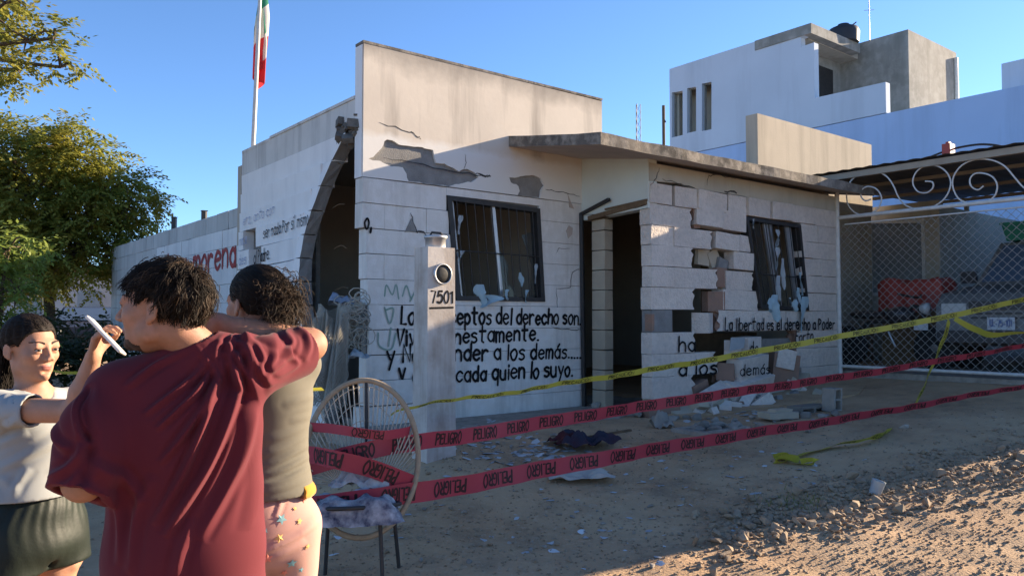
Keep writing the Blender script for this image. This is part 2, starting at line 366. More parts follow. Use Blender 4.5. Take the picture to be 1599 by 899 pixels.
UB = {k: [unit_block(i, M[k], *((0.0015, 0.0045) if k in ('wall_paint', 'side_paint') else ())) for i in range(4)] for k in ('block_paint', 'wall_paint', 'side_paint', 'jamb_block', 'bare_block', 'red_core', 'side_concrete')}
UB['ragged'] = [ragged_block(i, M['block_paint'], M['red_core']) for i in range(5)]
rb = random.Random(11)
AX = Matrix((DR, NF, (0, 0, 1))).transposed()     # columns: t, u, z axes
def block(parent, t, u, z, lt, lu, lz, mt='block_paint', rx=0, ry=0, rz=0, name='block'):
    o = bpy.data.objects.new(name, rb.choice(UB[mt])); COL.objects.link(o); o.parent = parent
    rot = AX @ Matrix.Rotation(rz, 3, 'Z') @ Matrix.Rotation(ry, 3, 'Y') @ Matrix.Rotation(rx, 3, 'X')
    o.matrix_local = Matrix.Translation(TU(t, u, z) - WORG[parent.name]) @ rot.to_4x4() @ Matrix.Diagonal((lt, lu, lz, 1))
    return o
CH = 0.2426
FZ = [2.5556 - CH * k for k in range(-1, 10)]      # course lines of the front wall, top down
def fF(a, c, o): return TU(a, o, c)                # front wall plane
# --- front wall: bond beam and parapet behind the plaster
b = MB(); b.box(0.0, 2.87, -0.15, -0.020, 2.795, 3.36); b.box(0.0, 3.21, -0.149, -0.021, 3.361, 4.085)
front = b.build('front_wall', M['bare_block'], house, TU(0, 0, 0.36))
tag(front, 'front wall with the painted sayings, broken plaster and barred window')
WQ = [atu(697, 305), atu(842, 326), atu(850, 471), atu(712, 469)]       # window opening, skewed by the blast
def wl(z): k = (2.714 - z) / 1.07; return WQ[0][0] + (WQ[3][0] - WQ[0][0]) * k
def wr(z): k = (2.685 - z) / 1.04; return WQ[1][0] + (WQ[2][0] - WQ[1][0]) * k
b = MB(); b.prism([[(0.07, 0.37), (2.858, 0.37), (2.858, 2.79), (0.07, 2.79)], [(p[0], p[1]) for p in WQ]], fF, -0.135, -0.030)
b.build('mortar_bed', M['mortar'], front)
for k in range(10):
    z1, z0 = FZ[k], FZ[k + 1]; h = z1 - z0; t = -0.24 if k % 2 else 0.0
    while t < 2.86:
        a, e = max(t, 0.045 + 0.035 * rb.random() if 2 <= k <= 8 else 0.0), min(t + 0.48, 2.866); t += 0.48
        parts = [(a, e, z0, z1)]
        zm = (z0 + z1) / 2
        if z1 > 1.66 and z0 < 2.69:
            L0, R0 = wl(zm), wr(zm); parts = []
            if a < L0: parts.append((a, min(e, L0), z0, z1))
            if e > R0: parts.append((max(a, R0), e, z0, z1))
            if z0 < 1.64 and e > L0 and a < R0: parts.append((max(a, L0), min(e, R0), z0, 1.64))
            if z1 > 2.72 and e > L0 and a < R0: parts.append((max(a, L0), min(e, R0), 2.715, z1))
        for (p, q, y0, y1) in parts:
            if q - p < 0.03: continue
            lef = sstep(1.0, 0.1, p); du = rb.gauss(0, 0.0006) + 0.009 * lef * rb.uniform(-1, 1)
            gap = 0.004 + 0.007 * lef * rb.random()
            block(front, (p + q) / 2, -0.075 + du, (y0 + y1) / 2 - (0.004 * lef * rb.random()), q - p - 0.0004 - 0.006 * lef * (rb.random() < 0.2), 0.15, y1 - y0 - gap, 'wall_paint', rz=rb.gauss(0, 0.001 + 0.006 * lef), ry=rb.gauss(0, 0.003 * lef))
# --- plaster of the beam and parapet with the pieces that fell off
def c8(x, y): return atu(600 + x / 4.993, 160 + y / 4.993)
p1 = [(-125, 440), (-60, 405), (20, 285), (60, 300), (130, 335), (290, 352), (375, 368), (388, 430), (402, 472), (470, 480), (520, 505), (585, 535), (610, 518), (650, 520), (700, 545), (735, 590), (700, 612), (560, 642), (500, 672), (460, 690), (330, 672), (215, 650), (185, 615), (170, 555), (140, 512), (50, 495), (-30, 462)]
p2 = [(970, 580), (1040, 585), (1110, 567), (1180, 572), (1225, 600), (1247, 645), (1220, 690), (1214, 760), (1212, 830), (1120, 815), (1000, 790), (1035, 745), (1052, 690), (1045, 650), (985, 622)]
def rough_loop(L, amp=0.007, step=0.035):
    out = []; rg = random.Random(len(L))
    for p, q in zip(L, L[1:] + L[:1]):
        n = max(1, int(math.hypot(q[0] - p[0], q[1] - p[1]) / step)); out += [(p[0] + (q[0] - p[0]) * i / n + rg.uniform(-amp, amp), max(2.806, p[1] + (q[1] - p[1]) * i / n + rg.uniform(-amp, amp))) for i in range(n)]
    return out
hole1 = [(max(0.03, q[0]), max(q[1], 2.81)) for q in (c8(*p) for p in p1)]
hole2 = [(q[0], max(q[1], 2.805)) for q in (c8(*p) for p in p2)]
outer = [(0.002, 2.80), (2.868, 2.80), (2.868, 3.362), (3.208, 3.362), (3.208, 4.08), (1.9, 4.088), (0.002, 4.10)]
def par_extra(N, L, col, pos, nz, ramp, mix, rgb):     # cream parapet over white-painted lower wall, ragged paint edge
    s = N.new('ShaderNodeSeparateXYZ'); L.new(pos, s.inputs[0]); ad = N.new('ShaderNodeMath'); ad.operation = 'MULTIPLY_ADD'; ad.inputs[1].default_value = 0.22
    L.new(nz(3.0), ad.inputs[0]); L.new(s.outputs['Z'], ad.inputs[2])
    col = mix(ramp(ad.outputs[0], 3.30, 3.38), rgb((0.64, 0.62, 0.585)), col)
    ad2 = N.new('ShaderNodeMath'); ad2.operation = 'MULTIPLY_ADD'; ad2.inputs[1].default_value = 0.45; L.new(nz(2.2), ad2.inputs[0]); L.new(s.outputs['Z'], ad2.inputs[2])
    return mix(ramp(ad2.outputs[0], 4.08, 4.36), col, rgb((0.20, 0.18, 0.16)), 0.85)
M['front_plaster'] = mat('front_plaster', (0.60, 0.535, 0.455), 0.92, (0.50, 0.445, 0.38), 1.6, 0.6, 0.10, 16, streak=((0.25, 0.22, 0.19), 0.75, 2.6), extra=par_extra)
b = MB(); b.prism([outer, rough_loop(hole1), rough_loop(hole2)], fF, -0.024, 0.004)
b.build('plaster', M['front_plaster'], front)
b = MB(); b.box(-0.006, 3.216, -0.155, 0.008, 4.09, 4.115); b.build('parapet_cap', M['slab_edge'], front)
b = MB(); b.prism([[(-0.15, 2.8), (-0.012, 2.8), (-0.012, 4.08), (-0.15, 4.08)]], lambda a, c, o: TU(o, a, c), 0.0, -0.008); b.build('end_plaster', M['side_paint'], front)
# --- cracks
M['crack'] = mat('crack', (0.035, 0.032, 0.03), 1.0, (0.10, 0.095, 0.09), 20, 0.6)
def crack(parent, fn, pts, w, off=0.006):
    P = [Vector((p[0], p[1], 0)) for p in pts]; out = []; rg = random.Random(len(pts) * 7 + int(w * 1e4))
    for i in range(len(P) - 1):
        for j in range(4):
            q = P[i].lerp(P[i + 1], j / 4); out.append(q + Vector((rg.uniform(-1, 1), rg.uniform(-1, 1), 0)) * w * 0.9)
    out.append(P[-1]); mb = MB(); n = len(out); vs = []
    for i, q in enumerate(out):
        d = (out[min(i + 1, n - 1)] - out[max(i - 1, 0)]); d = d.normalized() if d.length > 1e-6 else Vector((1, 0, 0)); nn = Vector((-d.y, d.x, 0)) * w * 0.5 * (0.25 + 0.75 * math.sin(math.pi * (i + 0.3) / (n + 0.2))) * rg.uniform(0.6, 1.3)
        vs += [fn(q.x + nn.x, q.y + nn.y, off), fn(q.x - nn.x, q.y - nn.y, off)]
    mb.add(vs, [(2 * i, 2 * i + 1, 2 * i + 3, 2 * i + 2) for i in range(n - 1)]); return mb.build('crack', M['crack'], parent)
for px_, w in (([(592, 192), (640, 206), (650, 212), (657, 218)], 0.012), ([(597, 246), (660, 258), (720, 270), (765, 276)], 0.014), ([(741, 272), (757, 274), (766, 276)], 0.02),
               ([(641, 330), (644, 348), (650, 362), (664, 365), (668, 385)], 0.016), ([(850, 295), (860, 297), (885, 302), (905, 307)], 0.010), ([(725, 240), (728, 255), (724, 266)], 0.008),
               ([(868, 450), (890, 449), (893, 425), (908, 418)], 0.010), ([(868, 395), (872, 388), (890, 388)], 0.006), ([(868, 450), (870, 480)], 0.007), ([(860, 509), (870, 513), (900, 515), (912, 512)], 0.008), ([(1, 1), (1, 1)], 0)):
    if w: crack(front, fF, [atu(*p) for p in px_], w)
b = MB(); b.prism([[atu(*p) for p in ((642, 341), (650, 361), (632, 362))]], fF, 0.0, 0.007); b.build('chip', M['bare_block'], front)
for pl in (((888, 352), (894, 356), (893, 366), (887, 372), (884, 360)), ((905, 414), (911, 418), (911, 424), (903, 422)), ((886, 303), (892, 318), (896, 326), (889, 324))):
    b = MB(); b.prism([[atu(*p) for p in pl]], fF, 0.0, 0.007); b.build('chip', M['soffit'], front)
# --- lettering on the front wall
rl = random.Random(21); LF = {}
def wtext(parent, text, px0, py0, px1, py1, size, fn, plane, mt='letter_black', w=0.22, off=0.007, slant=0.04, name='painted_words'):
    a0, b0 = plane(px0, py0); a1, b1 = plane(px1, py1); mb = MB(); sl = (b1 - b0) / (a1 - a0)
    letters(mb, text, 0, 0, size, lambda a, c, o: fn(a0 + a * (1 if a1 > a0 else -1), b0 + sl * a * (1 if a1 > a0 else -1) + c, o), w=w, off=off, slant=slant, rnd=rl, width=abs(a1 - a0))
    return tag(mb.build(name, M[mt], parent), kind='stuff')
wtext(front, 'Los preceptos del derecho son.', 626, 505, 906, 506, 0.104, fF, atu, w=0.26)
wtext(front, 'Vivir honestamente.', 618, 540, 840, 530, 0.104, fF, atu, w=0.26)
wtext(front, 'y No ofender a los demás.....', 604, 566, 906, 558, 0.104, fF, atu, w=0.26)
wtext(front, 'Y dar a cada quien lo suyo.', 622, 600, 893, 586, 0.104, fF, atu, w=0.26)
wtext(front, 'o,', 569, 357, 579, 357, 0.10, lambda a, c, o: fF(a, c, o), atu)
b = MB()
for st in ([(600, 462), (603, 445), (612, 460), (618, 444), (622, 466)], [(628, 462), (634, 446), (641, 466)], [(640, 470), (650, 450)], [(600, 480), (608, 505), (614, 482), (601, 484)], [(590, 520), (592, 540), (610, 545), (618, 520)], [(610, 512), (606, 540)]):
    ribbon(b, crom([Vector((*atu(*p), 0)) for p in st], 5), 0.018, fF, 0.0065)
b.build('graffiti', M['letter_green'], front)
# --- barred window of the front wall
def lerp2(Q, a, c):
    top = (Q[0][0] + (Q[1][0] - Q[0][0]) * a, Q[0][1] + (Q[1][1] - Q[0][1]) * a); bot = (Q[3][0] + (Q[2][0] - Q[3][0]) * a, Q[3][1] + (Q[2][1] - Q[3][1]) * a)
    return top[0] + (bot[0] - top[0]) * c, top[1] + (bot[1] - top[1]) * c
def rag(mb, fn, a, c, L, w, seed, o=0.03, sway=0.3):          # a torn strip of cloth hanging on a bar
    rg = random.Random(seed); ph = rg.uniform(0, 6); n = 9; tw = rg.uniform(-1, 1)
    vs = []
    for i in range(n):
        k = i / (n - 1); ww = w * (0.5 + 0.6 * math.sin(math.pi * min(1, k * 1.2 + 0.15)) + 0.25 * rg.uniform(-1, 1)) * (1 if i < n - 1 else 0.3)
        x = a + sway * w * math.sin(ph + 4 * k); z = c - L * k; ang = tw * 2 * k
        for j in (-1, -0.3, 0.35, 1):
            vs.append(fn(x + j * ww / 2 * math.cos(ang), z, o + 0.5 * ww * j * math.sin(ang) + 0.012 * math.cos(5 * j + ph + 6 * k)))
    mb.add(vs, [(4 * i + j, 4 * i + j + 1, 4 * i + j + 5, 4 * i + j + 4) for i in range(n - 1) for j in range(3)], 0, True)
def window(parent, Q, fn, bars, lat, sw, label=None):
    P = [lerp2(Q, x, y) for x, y in ((0, 0), (1, 0), (1, 1), (0, 1))]; w = MB()
    inn = [lerp2(Q, x, y) for x, y in ((sw, sw), (1 - sw, sw), (1 - sw, 1 - sw), (sw, 1 - sw))]
    w.prism([P, inn], fn, -0.10, 0.018); win = w.build('window', M['black_metal'], parent)
    if label: tag(win, label)
    for i in range(1, bars):
        m_ = MB(); m_.tube([fn(*lerp2(Q, i / bars, 0.02), 0.012), fn(*lerp2(Q, i / bars, 0.98), 0.012)], 0.0055, 6); m_.build('window_bar', M['black_metal'], win)
    m_ = MB(); m_.tube([fn(*lerp2(Q, 0.02, lat), 0.014), fn(*lerp2(Q, 0.98, lat), 0.014)], 0.007, 6); m_.build('window_rail', M['black_metal'], win)
    return win
win = window(front, WQ, fF, 11, 0.52, 0.045)
m_ = MB(); m_.prism([[lerp2(WQ, x, y) for x, y in ((0.475, 0.04), (0.51, 0.04), (0.535, 0.97), (0.50, 0.97))]], fF, -0.05, -0.02); m_.build('window_mullion', M['aluminium'], win)
m_ = MB(); m_.prism([[lerp2(WQ, x, y) for x, y in ((0.06, 0.03), (0.075, 0.03), (0.085, 0.97), (0.07, 0.97))]], fF, -0.05, -0.02); m_.build('window_mullion', M['aluminium'], win)
m_ = MB(); m_.prism([[lerp2(WQ, x, y) for x, y in ((0.52, 0.45), (0.62, 0.62), (0.60, 0.80), (0.70, 0.96), (0.54, 0.96))]], fF, -0.04, -0.036); m_.build('broken_pane', M['glass'], win)
m_ = MB(); m_.prism([[lerp2(WQ, x, y) for x, y in ((0.80, 0.30), (0.94, 0.25), (0.94, 0.96), (0.86, 0.96), (0.89, 0.6))]], fF, -0.04, -0.036); m_.build('broken_pane', M['glass'], win)
for i, (a, c, L, w_, mt) in enumerate(((0.10, 0.18, 0.20, 0.05, 'pale_cloth'), (0.08, 0.52, 0.13, 0.06, 'pale_cloth'), (0.27, 0.84, 0.22, 0.12, 'torn_cloth'), (0.72, 0.70, 0.16, 0.05, 'torn_cloth'), (0.77, 0.88, 0.14, 0.05, 'torn_cloth'), (0.90, 0.60, 0.22, 0.03, 'pale_cloth'), (0.55, 0.88, 0.12, 0.06, 'torn_cloth'))):
    m_ = MB(); q = lerp2(WQ, a, c); rag(m_, fF, q[0], q[1], L, w_, i + 3); m_.build('cloth_scrap', M[mt], win)
m_ = MB(); q = lerp2(WQ, 0.31, 0.94)
rag(m_, fF, q[0], q[1], 0.14, 0.22, 55); m_.build('cloth_scrap', M['torn_cloth'], win)

# --- side wall: courses pushed outwards by the blast, open at the corner
def bulge(k, u):                                             # k = course index from the top beam
    return interp(k, [0, 1, 3, 5, 7, 9, 11], [0.02, 0.07, 0.17, 0.25, 0.24, 0.15, 0.05]) * math.exp((u + 0.9) / 1.5)
LZ = [3.2832 - CH * k for k in range(13)]
def hole_edge(z): return interp(z, [0.4, 1.2, 1.63, 2.0, 2.38, 2.75, 3.05, 3.28], [-0.66, -0.80, -0.90, -0.96, -0.92, -0.76, -0.58, -0.34])
def kz(z): return min(11, max(0, int((3.2832 - z) / CH)))
def fS(a, c, o): return TU(-bulge(kz(c), a) - o, a, c)       # side wall face, o outwards
def fS0(a, c, o): return TU(-o, a, c)
b = MB(); b.prism([[(-3.30, 3.2832), (-0.50, 3.2832), (-0.34, 3.40), (-0.20, 3.33), (-0.155, 3.42), (-0.155, 3.60), (-2.38, 3.60), (-2.40, 3.575), (-3.30, 3.565)]], fS0, -0.15, 0.0)
side = b.build('side_wall', M['side_concrete'], house, TU(0, -1.6, 0.36)); tag(side, 'buckled side wall with a tall gap at the corner')
b = MB(); b.box(-0.012, 0.15, -2.34, -0.16, 3.585, 3.615); b.box(-0.004, 0.15, -3.30, -2.36, 3.566, 3.60); b.build('parapet_cap', M['side_concrete'], side)
b = MB(); b.prism([[(-3.28, 0.3), (-1.25, 0.3), (-1.25, 3.27), (-3.28, 3.27)]], fS0, -0.15, -0.10); b.build('mortar_bed', M['mortar'], side)
for k in range(12):
    z1, z0 = LZ[k], LZ[k + 1]; u = hole_edge((z0 + z1) / 2); first = True
    while u > -3.28:
        l = (0.30 if (k % 2 and first) else 0.48); a, e = u, max(u - l, -3.29); u -= l
        if e - (-3.29) < 0.08: e = -3.29; u = -9
        mid = (a + e) / 2
        if k in (3, 4) and -2.96 < mid < -2.5: first = False; continue
        o = bulge(k, mid); slope = (bulge(k, a) - bulge(k, e)) / (a - e); jz = 0.006 * (k > 2) + 0.003
        lt = 0.15
        if first: a -= 0.10; mid = (a + e) / 2; o = bulge(k, mid)
        block(side, -o + lt / 2, mid, (z0 + z1) / 2 - 0.003, lt, a - e + 0.002, z1 - z0 - jz * (1.0 + 0.8 * (k % 3)), 'side_paint', rz=math.atan(slope), ry=-0.02 if k < 5 else 0.025)
        if first:                                            # raw broken end of the course
            mb = MB(); rg = random.Random(k); ya, yb = z0 + 0.006, z1 - 0.006; ea, eb = hole_edge(ya) + rg.uniform(0.0, 0.02), hole_edge(yb) + rg.uniform(0.0, 0.02); oa, ob = bulge(k + .45, ea), bulge(max(0, k - .45), eb)
            n = 3; F = [TU(-(oa + (ob - oa) * i / n) + 0.006 + 0.138 * q / 3, (ea + (eb - ea) * i / n) + rg.uniform(0, 0.014), ya + (yb - ya) * i / n) for i in range(n + 1) for q in range(4)]
            Bk = [TU(-(oa + (ob - oa) * i / n) + 0.006 + 0.138 * q / 3, a - 0.03, ya + (yb - ya) * i / n) for i in range(n + 1) for q in range(4)]
            mb.add(F, [(i * 4 + q, i * 4 + q + 1, i * 4 + q + 5, i * 4 + q + 4) for i in range(n) for q in range(3)])
            for q in (0, 3): mb.add([F[i * 4 + q] for i in range(n + 1)] + [Bk[i * 4 + q] for i in range(n + 1)], [(i, i + 1, n + 2 + i, n + 1 + i) for i in range(n)], 1 if q == 0 else 0)
            for i in (0, n): mb.add([F[i * 4 + q] for q in range(4)] + [Bk[i * 4 + q] for q in range(4)], [(q, q + 1, 5 + q, 4 + q) for q in range(3)])
            mb.build('broken_end', [M['bare_block'], M['side_paint']], side)
        first = False
b = MB(); rg = random.Random(9)                              # torn beam end at the top of the gap
for i in range(46):
    c = TU(rg.uniform(-0.04, 0.12), rg.uniform(-0.50, -0.10), rg.uniform(3.18, 3.42)); m3 = Matrix.Rotation(rg.uniform(0, 3), 3, 'X') @ Matrix.Rotation(rg.uniform(0, 3), 3, 'Z'); r = rg.uniform(0.012, 0.05)
    b.obox(c, m3 @ Vector((r * 1.4, 0, 0)), m3 @ Vector((0, r * 0.7, 0)), m3 @ Vector((0, 0, r)))
tag(b.build('torn_beam', mat('torn_concrete', (0.10, 0.095, 0.085), 1.0, (0.20, 0.185, 0.165), 14, 0.7, 0.6, 80), side), kind='stuff')
for i in range(5):
    q = TU(0.03, -0.75 + 0.05 * i, 3.0 - 0.42 * i); m_ = MB(); m_.tube(crom([q, q + NF * 0.15 + Vector((0, 0, 0.02)), q + NF * 0.27 + Vector((0, 0, -0.015 + 0.02 * (i % 2)))], 4), 0.0045, 5); m_.build('rebar', M['wood'], side)
wtext(side, 'ser nada Por sí mismo', 408, 372, 495, 350, 0.085, fS, lambda x, y: att(x, y, -0.10), off=0.012, w=0.15)
wtext(side, 'al Padre.', 400, 412, 428, 404, 0.09, fS, lambda x, y: att(x, y, -0.05), off=0.012, w=0.2)
wtext(side, 'que se', 470, 475, 497, 468, 0.10, fS, lambda x, y: att(x, y, -0.18), off=0.012)
wtext(side, 'ero, anto con', 378, 352, 430, 333, 0.075, fS, lambda x, y: att(x, y, -0.05), 'letter_blue', off=0.012, w=0.12)
wtext(side, 'nace', 376, 384, 388, 380, 0.075, fS, lambda x, y: att(x, y, -0.03), 'letter_blue', off=0.012, w=0.14)
wtext(side, 'des', 376, 414, 388, 411, 0.075, fS, lambda x, y: att(x, y, -0.03), 'letter_blue', off=0.012, w=0.14)

# --- entrance wall (turned sideways), roof slab, block wall with the second window
fD = lambda a, c, o: TU(2.87 - o, a, c)
b = MB(); b.prism([[(-0.01, 2.60), (1.035, 2.64), (1.035, 3.30), (-0.01, 3.40)]], fD, -0.14, 0.003)
door_wall = b.build('entrance_wall', M['green_plaster'], house, TU(2.87, 0.5, 0.36))
z = 0.40
while z < 2.58:
    h = min(0.225, 2.60 - z); block(door_wall, 2.99, 0.215, z + h / 2, 0.13, 0.21, h - 0.006, 'jamb_block'); z += 0.23
b = MB(); b.bar(TU(2.855, 0.045, 0.40), TU(2.845, 0.02, 2.68), 0.045, 0.04); b.bar(TU(2.845, 0.0, 2.67), TU(2.82, 0.50, 2.79), 0.035, 0.035); b.build('door_frame', M['black_metal'], door_wall)
b = MB(); b.bar(TU(2.90, 0.12, 2.615), TU(2.89, 1.02, 2.70), 0.10, 0.05); b.bar(TU(2.86, 0.40, 2.69), TU(2.86, 1.03, 2.725), 0.03, 0.02); b.build('lintel_board', M['wood'], door_wall)
for px_, w in (([(910, 337), (950, 333), (1010, 320)], 0.010), ([(1016, 288), (1025, 280), (1030, 262)], 0.012)):
    crack(door_wall, fD, [att(*p, 2.87) for p in px_], w)
SL = [(1.77, 0.0, 3.33), (1.77, 1.42, 3.10), (7.02, 1.42, 3.12), (7.02, 0.0, 3.33)]
b = MB(); n = 44; rg = random.Random(4)
def slab_pt(i, j, top):
    a, v = i / n, j / 4; t = 1.77 + 5.25 * a; u = 1.42 * v + (0.03 * noise.noise(Vector((t * 2.2, v, 1))) if j == 4 else 0); zb = 3.33 - 0.225 * v + 0.02 * a
    return TU(t + (0.02 * noise.noise(Vector((u * 4, 5, 2))) if i == 0 else 0), u, zb + ((0.115 + 0.014 * noise.noise(Vector((t * 3, u * 3, 0)))) if top else 0.006 * noise.noise(Vector((t * 5, u * 5, 8)))))
idx = lambda i, j: j * (n + 1) + i
vb = [slab_pt(i, j, False) for j in range(5) for i in range(n + 1)]; vt = [slab_pt(i, j, True) for j in range(5) for i in range(n + 1)]; K = len(vb)
b.add(vb + vt, [(idx(i, j), idx(i + 1, j), idx(i + 1, j + 1), idx(i, j + 1)) for j in range(4) for i in range(n)], 1)
o_ = 0
fs = [(K + idx(i, j), K + idx(i, j + 1), K + idx(i + 1, j + 1), K + idx(i + 1, j)) for j in range(4) for i in range(n)]
fs += [(idx(i, 4), idx(i + 1, 4), K + idx(i + 1, 4), K + idx(i, 4)) for i in range(n)]
fs += [(idx(0, j), idx(0, j + 1), K + idx(0, j + 1), K + idx(0, j)) for j in range(4)] + [(idx(n, j + 1), idx(n, j), K + idx(n, j), K + idx(n, j + 1)) for j in range(4)]
b.f += [list(f) for f in fs]; b.m += [0] * len(fs); b.sm += [False] * len(fs)
roof = b.build('roof_slab', [M['slab_edge'], M['soffit']], house); tag(roof, 'weathered concrete porch slab with blackened edge')
b = MB(); b.box(0.16, 6.80, -3.30, -0.16, 3.30, 3.42); b.box(3.22, 6.80, -0.159, -0.001, 3.331, 3.45); b.build('roof', M['interior'], house)
# interior shell
b = MB(); b.box(0.0, 6.80, -3.45, -3.31, 0.3, 3.42); b.box(6.66, 6.80, -3.30, 0.885, 0.4, 3.29); b.build('rear_wall', M['interior'], house)
b = MB(); b.box(0.17, 6.65, -3.30, -0.16, 0.36, 0.44); b.box(3.03, 6.65, -0.155, 0.88, 0.361, 0.441); b.build('floor_slab', M['concrete'], house)
b = MB(); b.box(3.02, 3.14, -3.30, -0.9, 0.45, 3.28); b.build('partition_wall', M['interior'], house)
b = MB(); b.box(4.6, 6.2, -0.4, 0.1, 0.45, 1.25); b.box(5.2, 5.3, -0.1, 0.0, 1.25, 2.3); b.build('cupboard', M['wood'], house)

# --- the block wall
UG = 1.04
fG = lambda a, c, o: TU(a, UG + o, c)
def aG(x, y): return atu(x, y, UG)
def tg(x): return aG(x, 400)[0]
GZ = [2.923, 2.6926, 2.462, 2.246, 2.017, 1.7885, 1.5466, 1.2985, 1.0647, 0.818, 0.585]
b = MB(); b.prism([[(2.88, 2.93), (3.4, 2.96), (3.55, 2.925), (4.6, 2.93), (4.7, 2.90), (6.78, 2.915), (6.78, 3.13), (2.88, 3.13)]], fG, -0.15, 0.004)
gwall = b.build('block_wall', M['tan_plaster'], house, TU(2.9, 1.04, 0.36)); tag(gwall, 'block wall with missing and shifted blocks round a bent window')
GW = [aG(1163, 338), aG(1249, 351), aG(1262, 485), aG(1187, 481)]
rows = {0: [(1015, 1049), (1053, 1088), (1088, 1133), (1136, 1165), (1165, 1202), (1203, 1235), (1235, 1272), (1272, 1310)],
        1: [(1017, 1082), (1249, 1276), (1276, 1310)],
        2: [(1017, 1054), (1054, 1113), (1250, 1268), (1268, 1310)],
        3: [(1018, 1083), (1252, 1282), (1282, 1310)],
        4: [(1017, 1053), (1053, 1119), (1136, 1178), (1255, 1270), (1270, 1310)],
        5: [(1017, 1085), (1130, 1186), (1258, 1284), (1284, 1310)],
        6: [(1019, 1048), (1118, 1172), (1172, 1226), (1226, 1268), (1268, 1310)],
        7: [(1018, 1085), (1240, 1283), (1283, 1310)],
        8: [(1017, 1053), (1053, 1119), (1240, 1275), (1275, 1310)],
        9: [(1018, 1085), (1247, 1285), (1285, 1310)]}
for k, row in rows.items():
    z1, z0 = GZ[k], GZ[k + 1]
    for n_, (x0, x1) in enumerate(row):
        a, e = tg(x0), tg(x1); loose0 = 1; gapR = k > 0 and x1 < 1240 and not any(abs(r[0] - x1) < 4 for r in row); gapL = k > 0 and x0 > 1085 and not any(abs(r[1] - x0) < 4 for r in row) and x0 < 1245; low = 0.06 if (k == 0 and x0 < 1165) else 0
        loose = x0 > 1085 and x0 < 1240
        block(gwall, (a + e) / 2, UG - 0.075 + (0.0 if k in (6, 7, 8) else rb.gauss(0.006 if k < 6 else 0, 0.008 + 0.012 * loose)), (z0 + z1) / 2, e - a - 0.004 + (0.03 if (gapR or gapL) else 0), 0.15, z1 - z0 - 0.005 - 0.012 * (k == 0) * rb.random(), 'bare_block' if (k, x0) == (6, 1019) else ('ragged' if (gapR or gapL) else 'block_paint'),
              rz=(math.pi if gapL and not gapR else 0) + (0.0 if k in (6, 7, 8) else rb.gauss(0, 0.012 + 0.02 * loose)), ry=rb.gauss(0, 0.006 + (0.008 if loose else 0)), rx=0.0 if k in (6, 7, 8) else rb.gauss(0, 0.01 * loose))
def gl(x0, x1, y0, y1, du=0.0, lu=0.15, mt='block_paint', rx=0, ry=0, rz=0):   # a displaced block by where it is seen
    u = UG + du; a, zt = atu(x0, y0, u); e, zb = atu(x1, y1, u)
    zt = atu((x0 + x1) / 2, y0, u)[1]; zb = atu((x0 + x1) / 2, y1, u)[1]
    return block(gwall, (a + e) / 2, u - lu / 2, (zt + zb) / 2, e - a, lu, zt - zb, mt, rx, ry, rz)
gl(1091, 1129, 326, 354, 0.045, ry=0.05, rz=0.10, rx=0.05)
gl(1129, 1165, 331, 360, 0.02, ry=0.03, rz=0.03)
gl(1119, 1154, 364, 390, 0.02, ry=0.05, rz=0.04); gl(1155, 1172, 368, 393, 0.0, ry=0.05)
gl(1147, 1177, 394, 421, 0.015, ry=0.03, rz=0.05)
gl(1090, 1108, 386, 414, -0.10, 0.05, 'jamb_block', ry=0.1); gl(1108, 1124, 390, 418, -0.09, 0.05, 'jamb_block', ry=-0.5); gl(1122, 1136, 404, 425, -0.05, 0.06, 'bare_block', ry=0.3)
gl(1119, 1136, 418, 448, -0.03, 0.10, 'red_core'); gl(1109, 1131, 455, 486, -0.025, 0.11, 'red_core', rz=0.2)
gl(1083, 1093, 324, 356, -0.02, 0.10, 'red_core', ry=-0.1)
gl(1096, 1119, 488, 520, 0.05, 0.20, 'block_paint', rz=-0.5)
gl(1045, 1050, 486, 519, -0.03, 0.1, 'red_core'); gl(1018, 1022, 490, 516, 0.004, 0.1, 'red_core')
gl(1165, 1191, 526, 558, 0.10, 0.22, ry=-0.03, rz=-0.12); gl(1140, 1166, 532, 560, 0.13, 0.16, 'block_paint', rz=-0.5, ry=0.06)
gl(1150, 1206, 556, 591, 0.16, 0.20, rz=-0.16, ry=-0.06, rx=-0.1); gl(1136, 1154, 570, 598, 0.12, 0.2, 'red_core', rz=-0.5, ry=0.3)
gl(1190, 1238, 528, 552, -0.10, 0.05, 'bare_block'); gl(1118, 1140, 560, 600, -0.11, 0.05, 'red_core', ry=0.2)
gl(1218, 1245, 552, 600, 0.10, 0.2, 'red_core', rz=0.4, ry=0.12); gl(1222, 1240, 545, 575, 0.12, 0.12, 'block_paint', rz=0.5, ry=0.2)
gl(1142, 1213, 590, 625, 0.22, 0.20, ry=-0.10, rx=-0.25, rz=-0.1); gl(1102, 1150, 607, 635, 0.24, 0.18, ry=-0.2, rx=-0.35, rz=-0.2)
gl(1086, 1110, 596, 640, 0.02, 0.14, 'red_core', ry=-0.3)
gl(1022, 1060, 632, 658, 0.14, 0.16, 'red_core', ry=-0.2, rz=0.3); gl(1060, 1130, 632, 660, 0.26, 0.16, 'jamb_block', ry=-0.16, rx=-0.3)
b = MB()                                                          # cracked footing left under the wall
for i, t in enumerate(np.linspace(2.95, 6.6, 12)[:-1]):
    g = gtu(t, 1.1); b.hexa([TU(t, 1.18 + 0.05 * rb.uniform(-1, 1), g - 0.1), TU(t + 0.325, 1.16, g - 0.1), TU(t + 0.325, 0.86, g - 0.1), TU(t, 0.86, g - 0.1), TU(t + 0.004, 1.10, max(0.57, g + 0.05 + 0.05 * rb.random())), TU(t + 0.32, 1.10, max(0.57, g + 0.06 + 0.05 * rb.random())), TU(t + 0.32, 0.86, 0.58), TU(t + 0.004, 0.86, 0.58)])
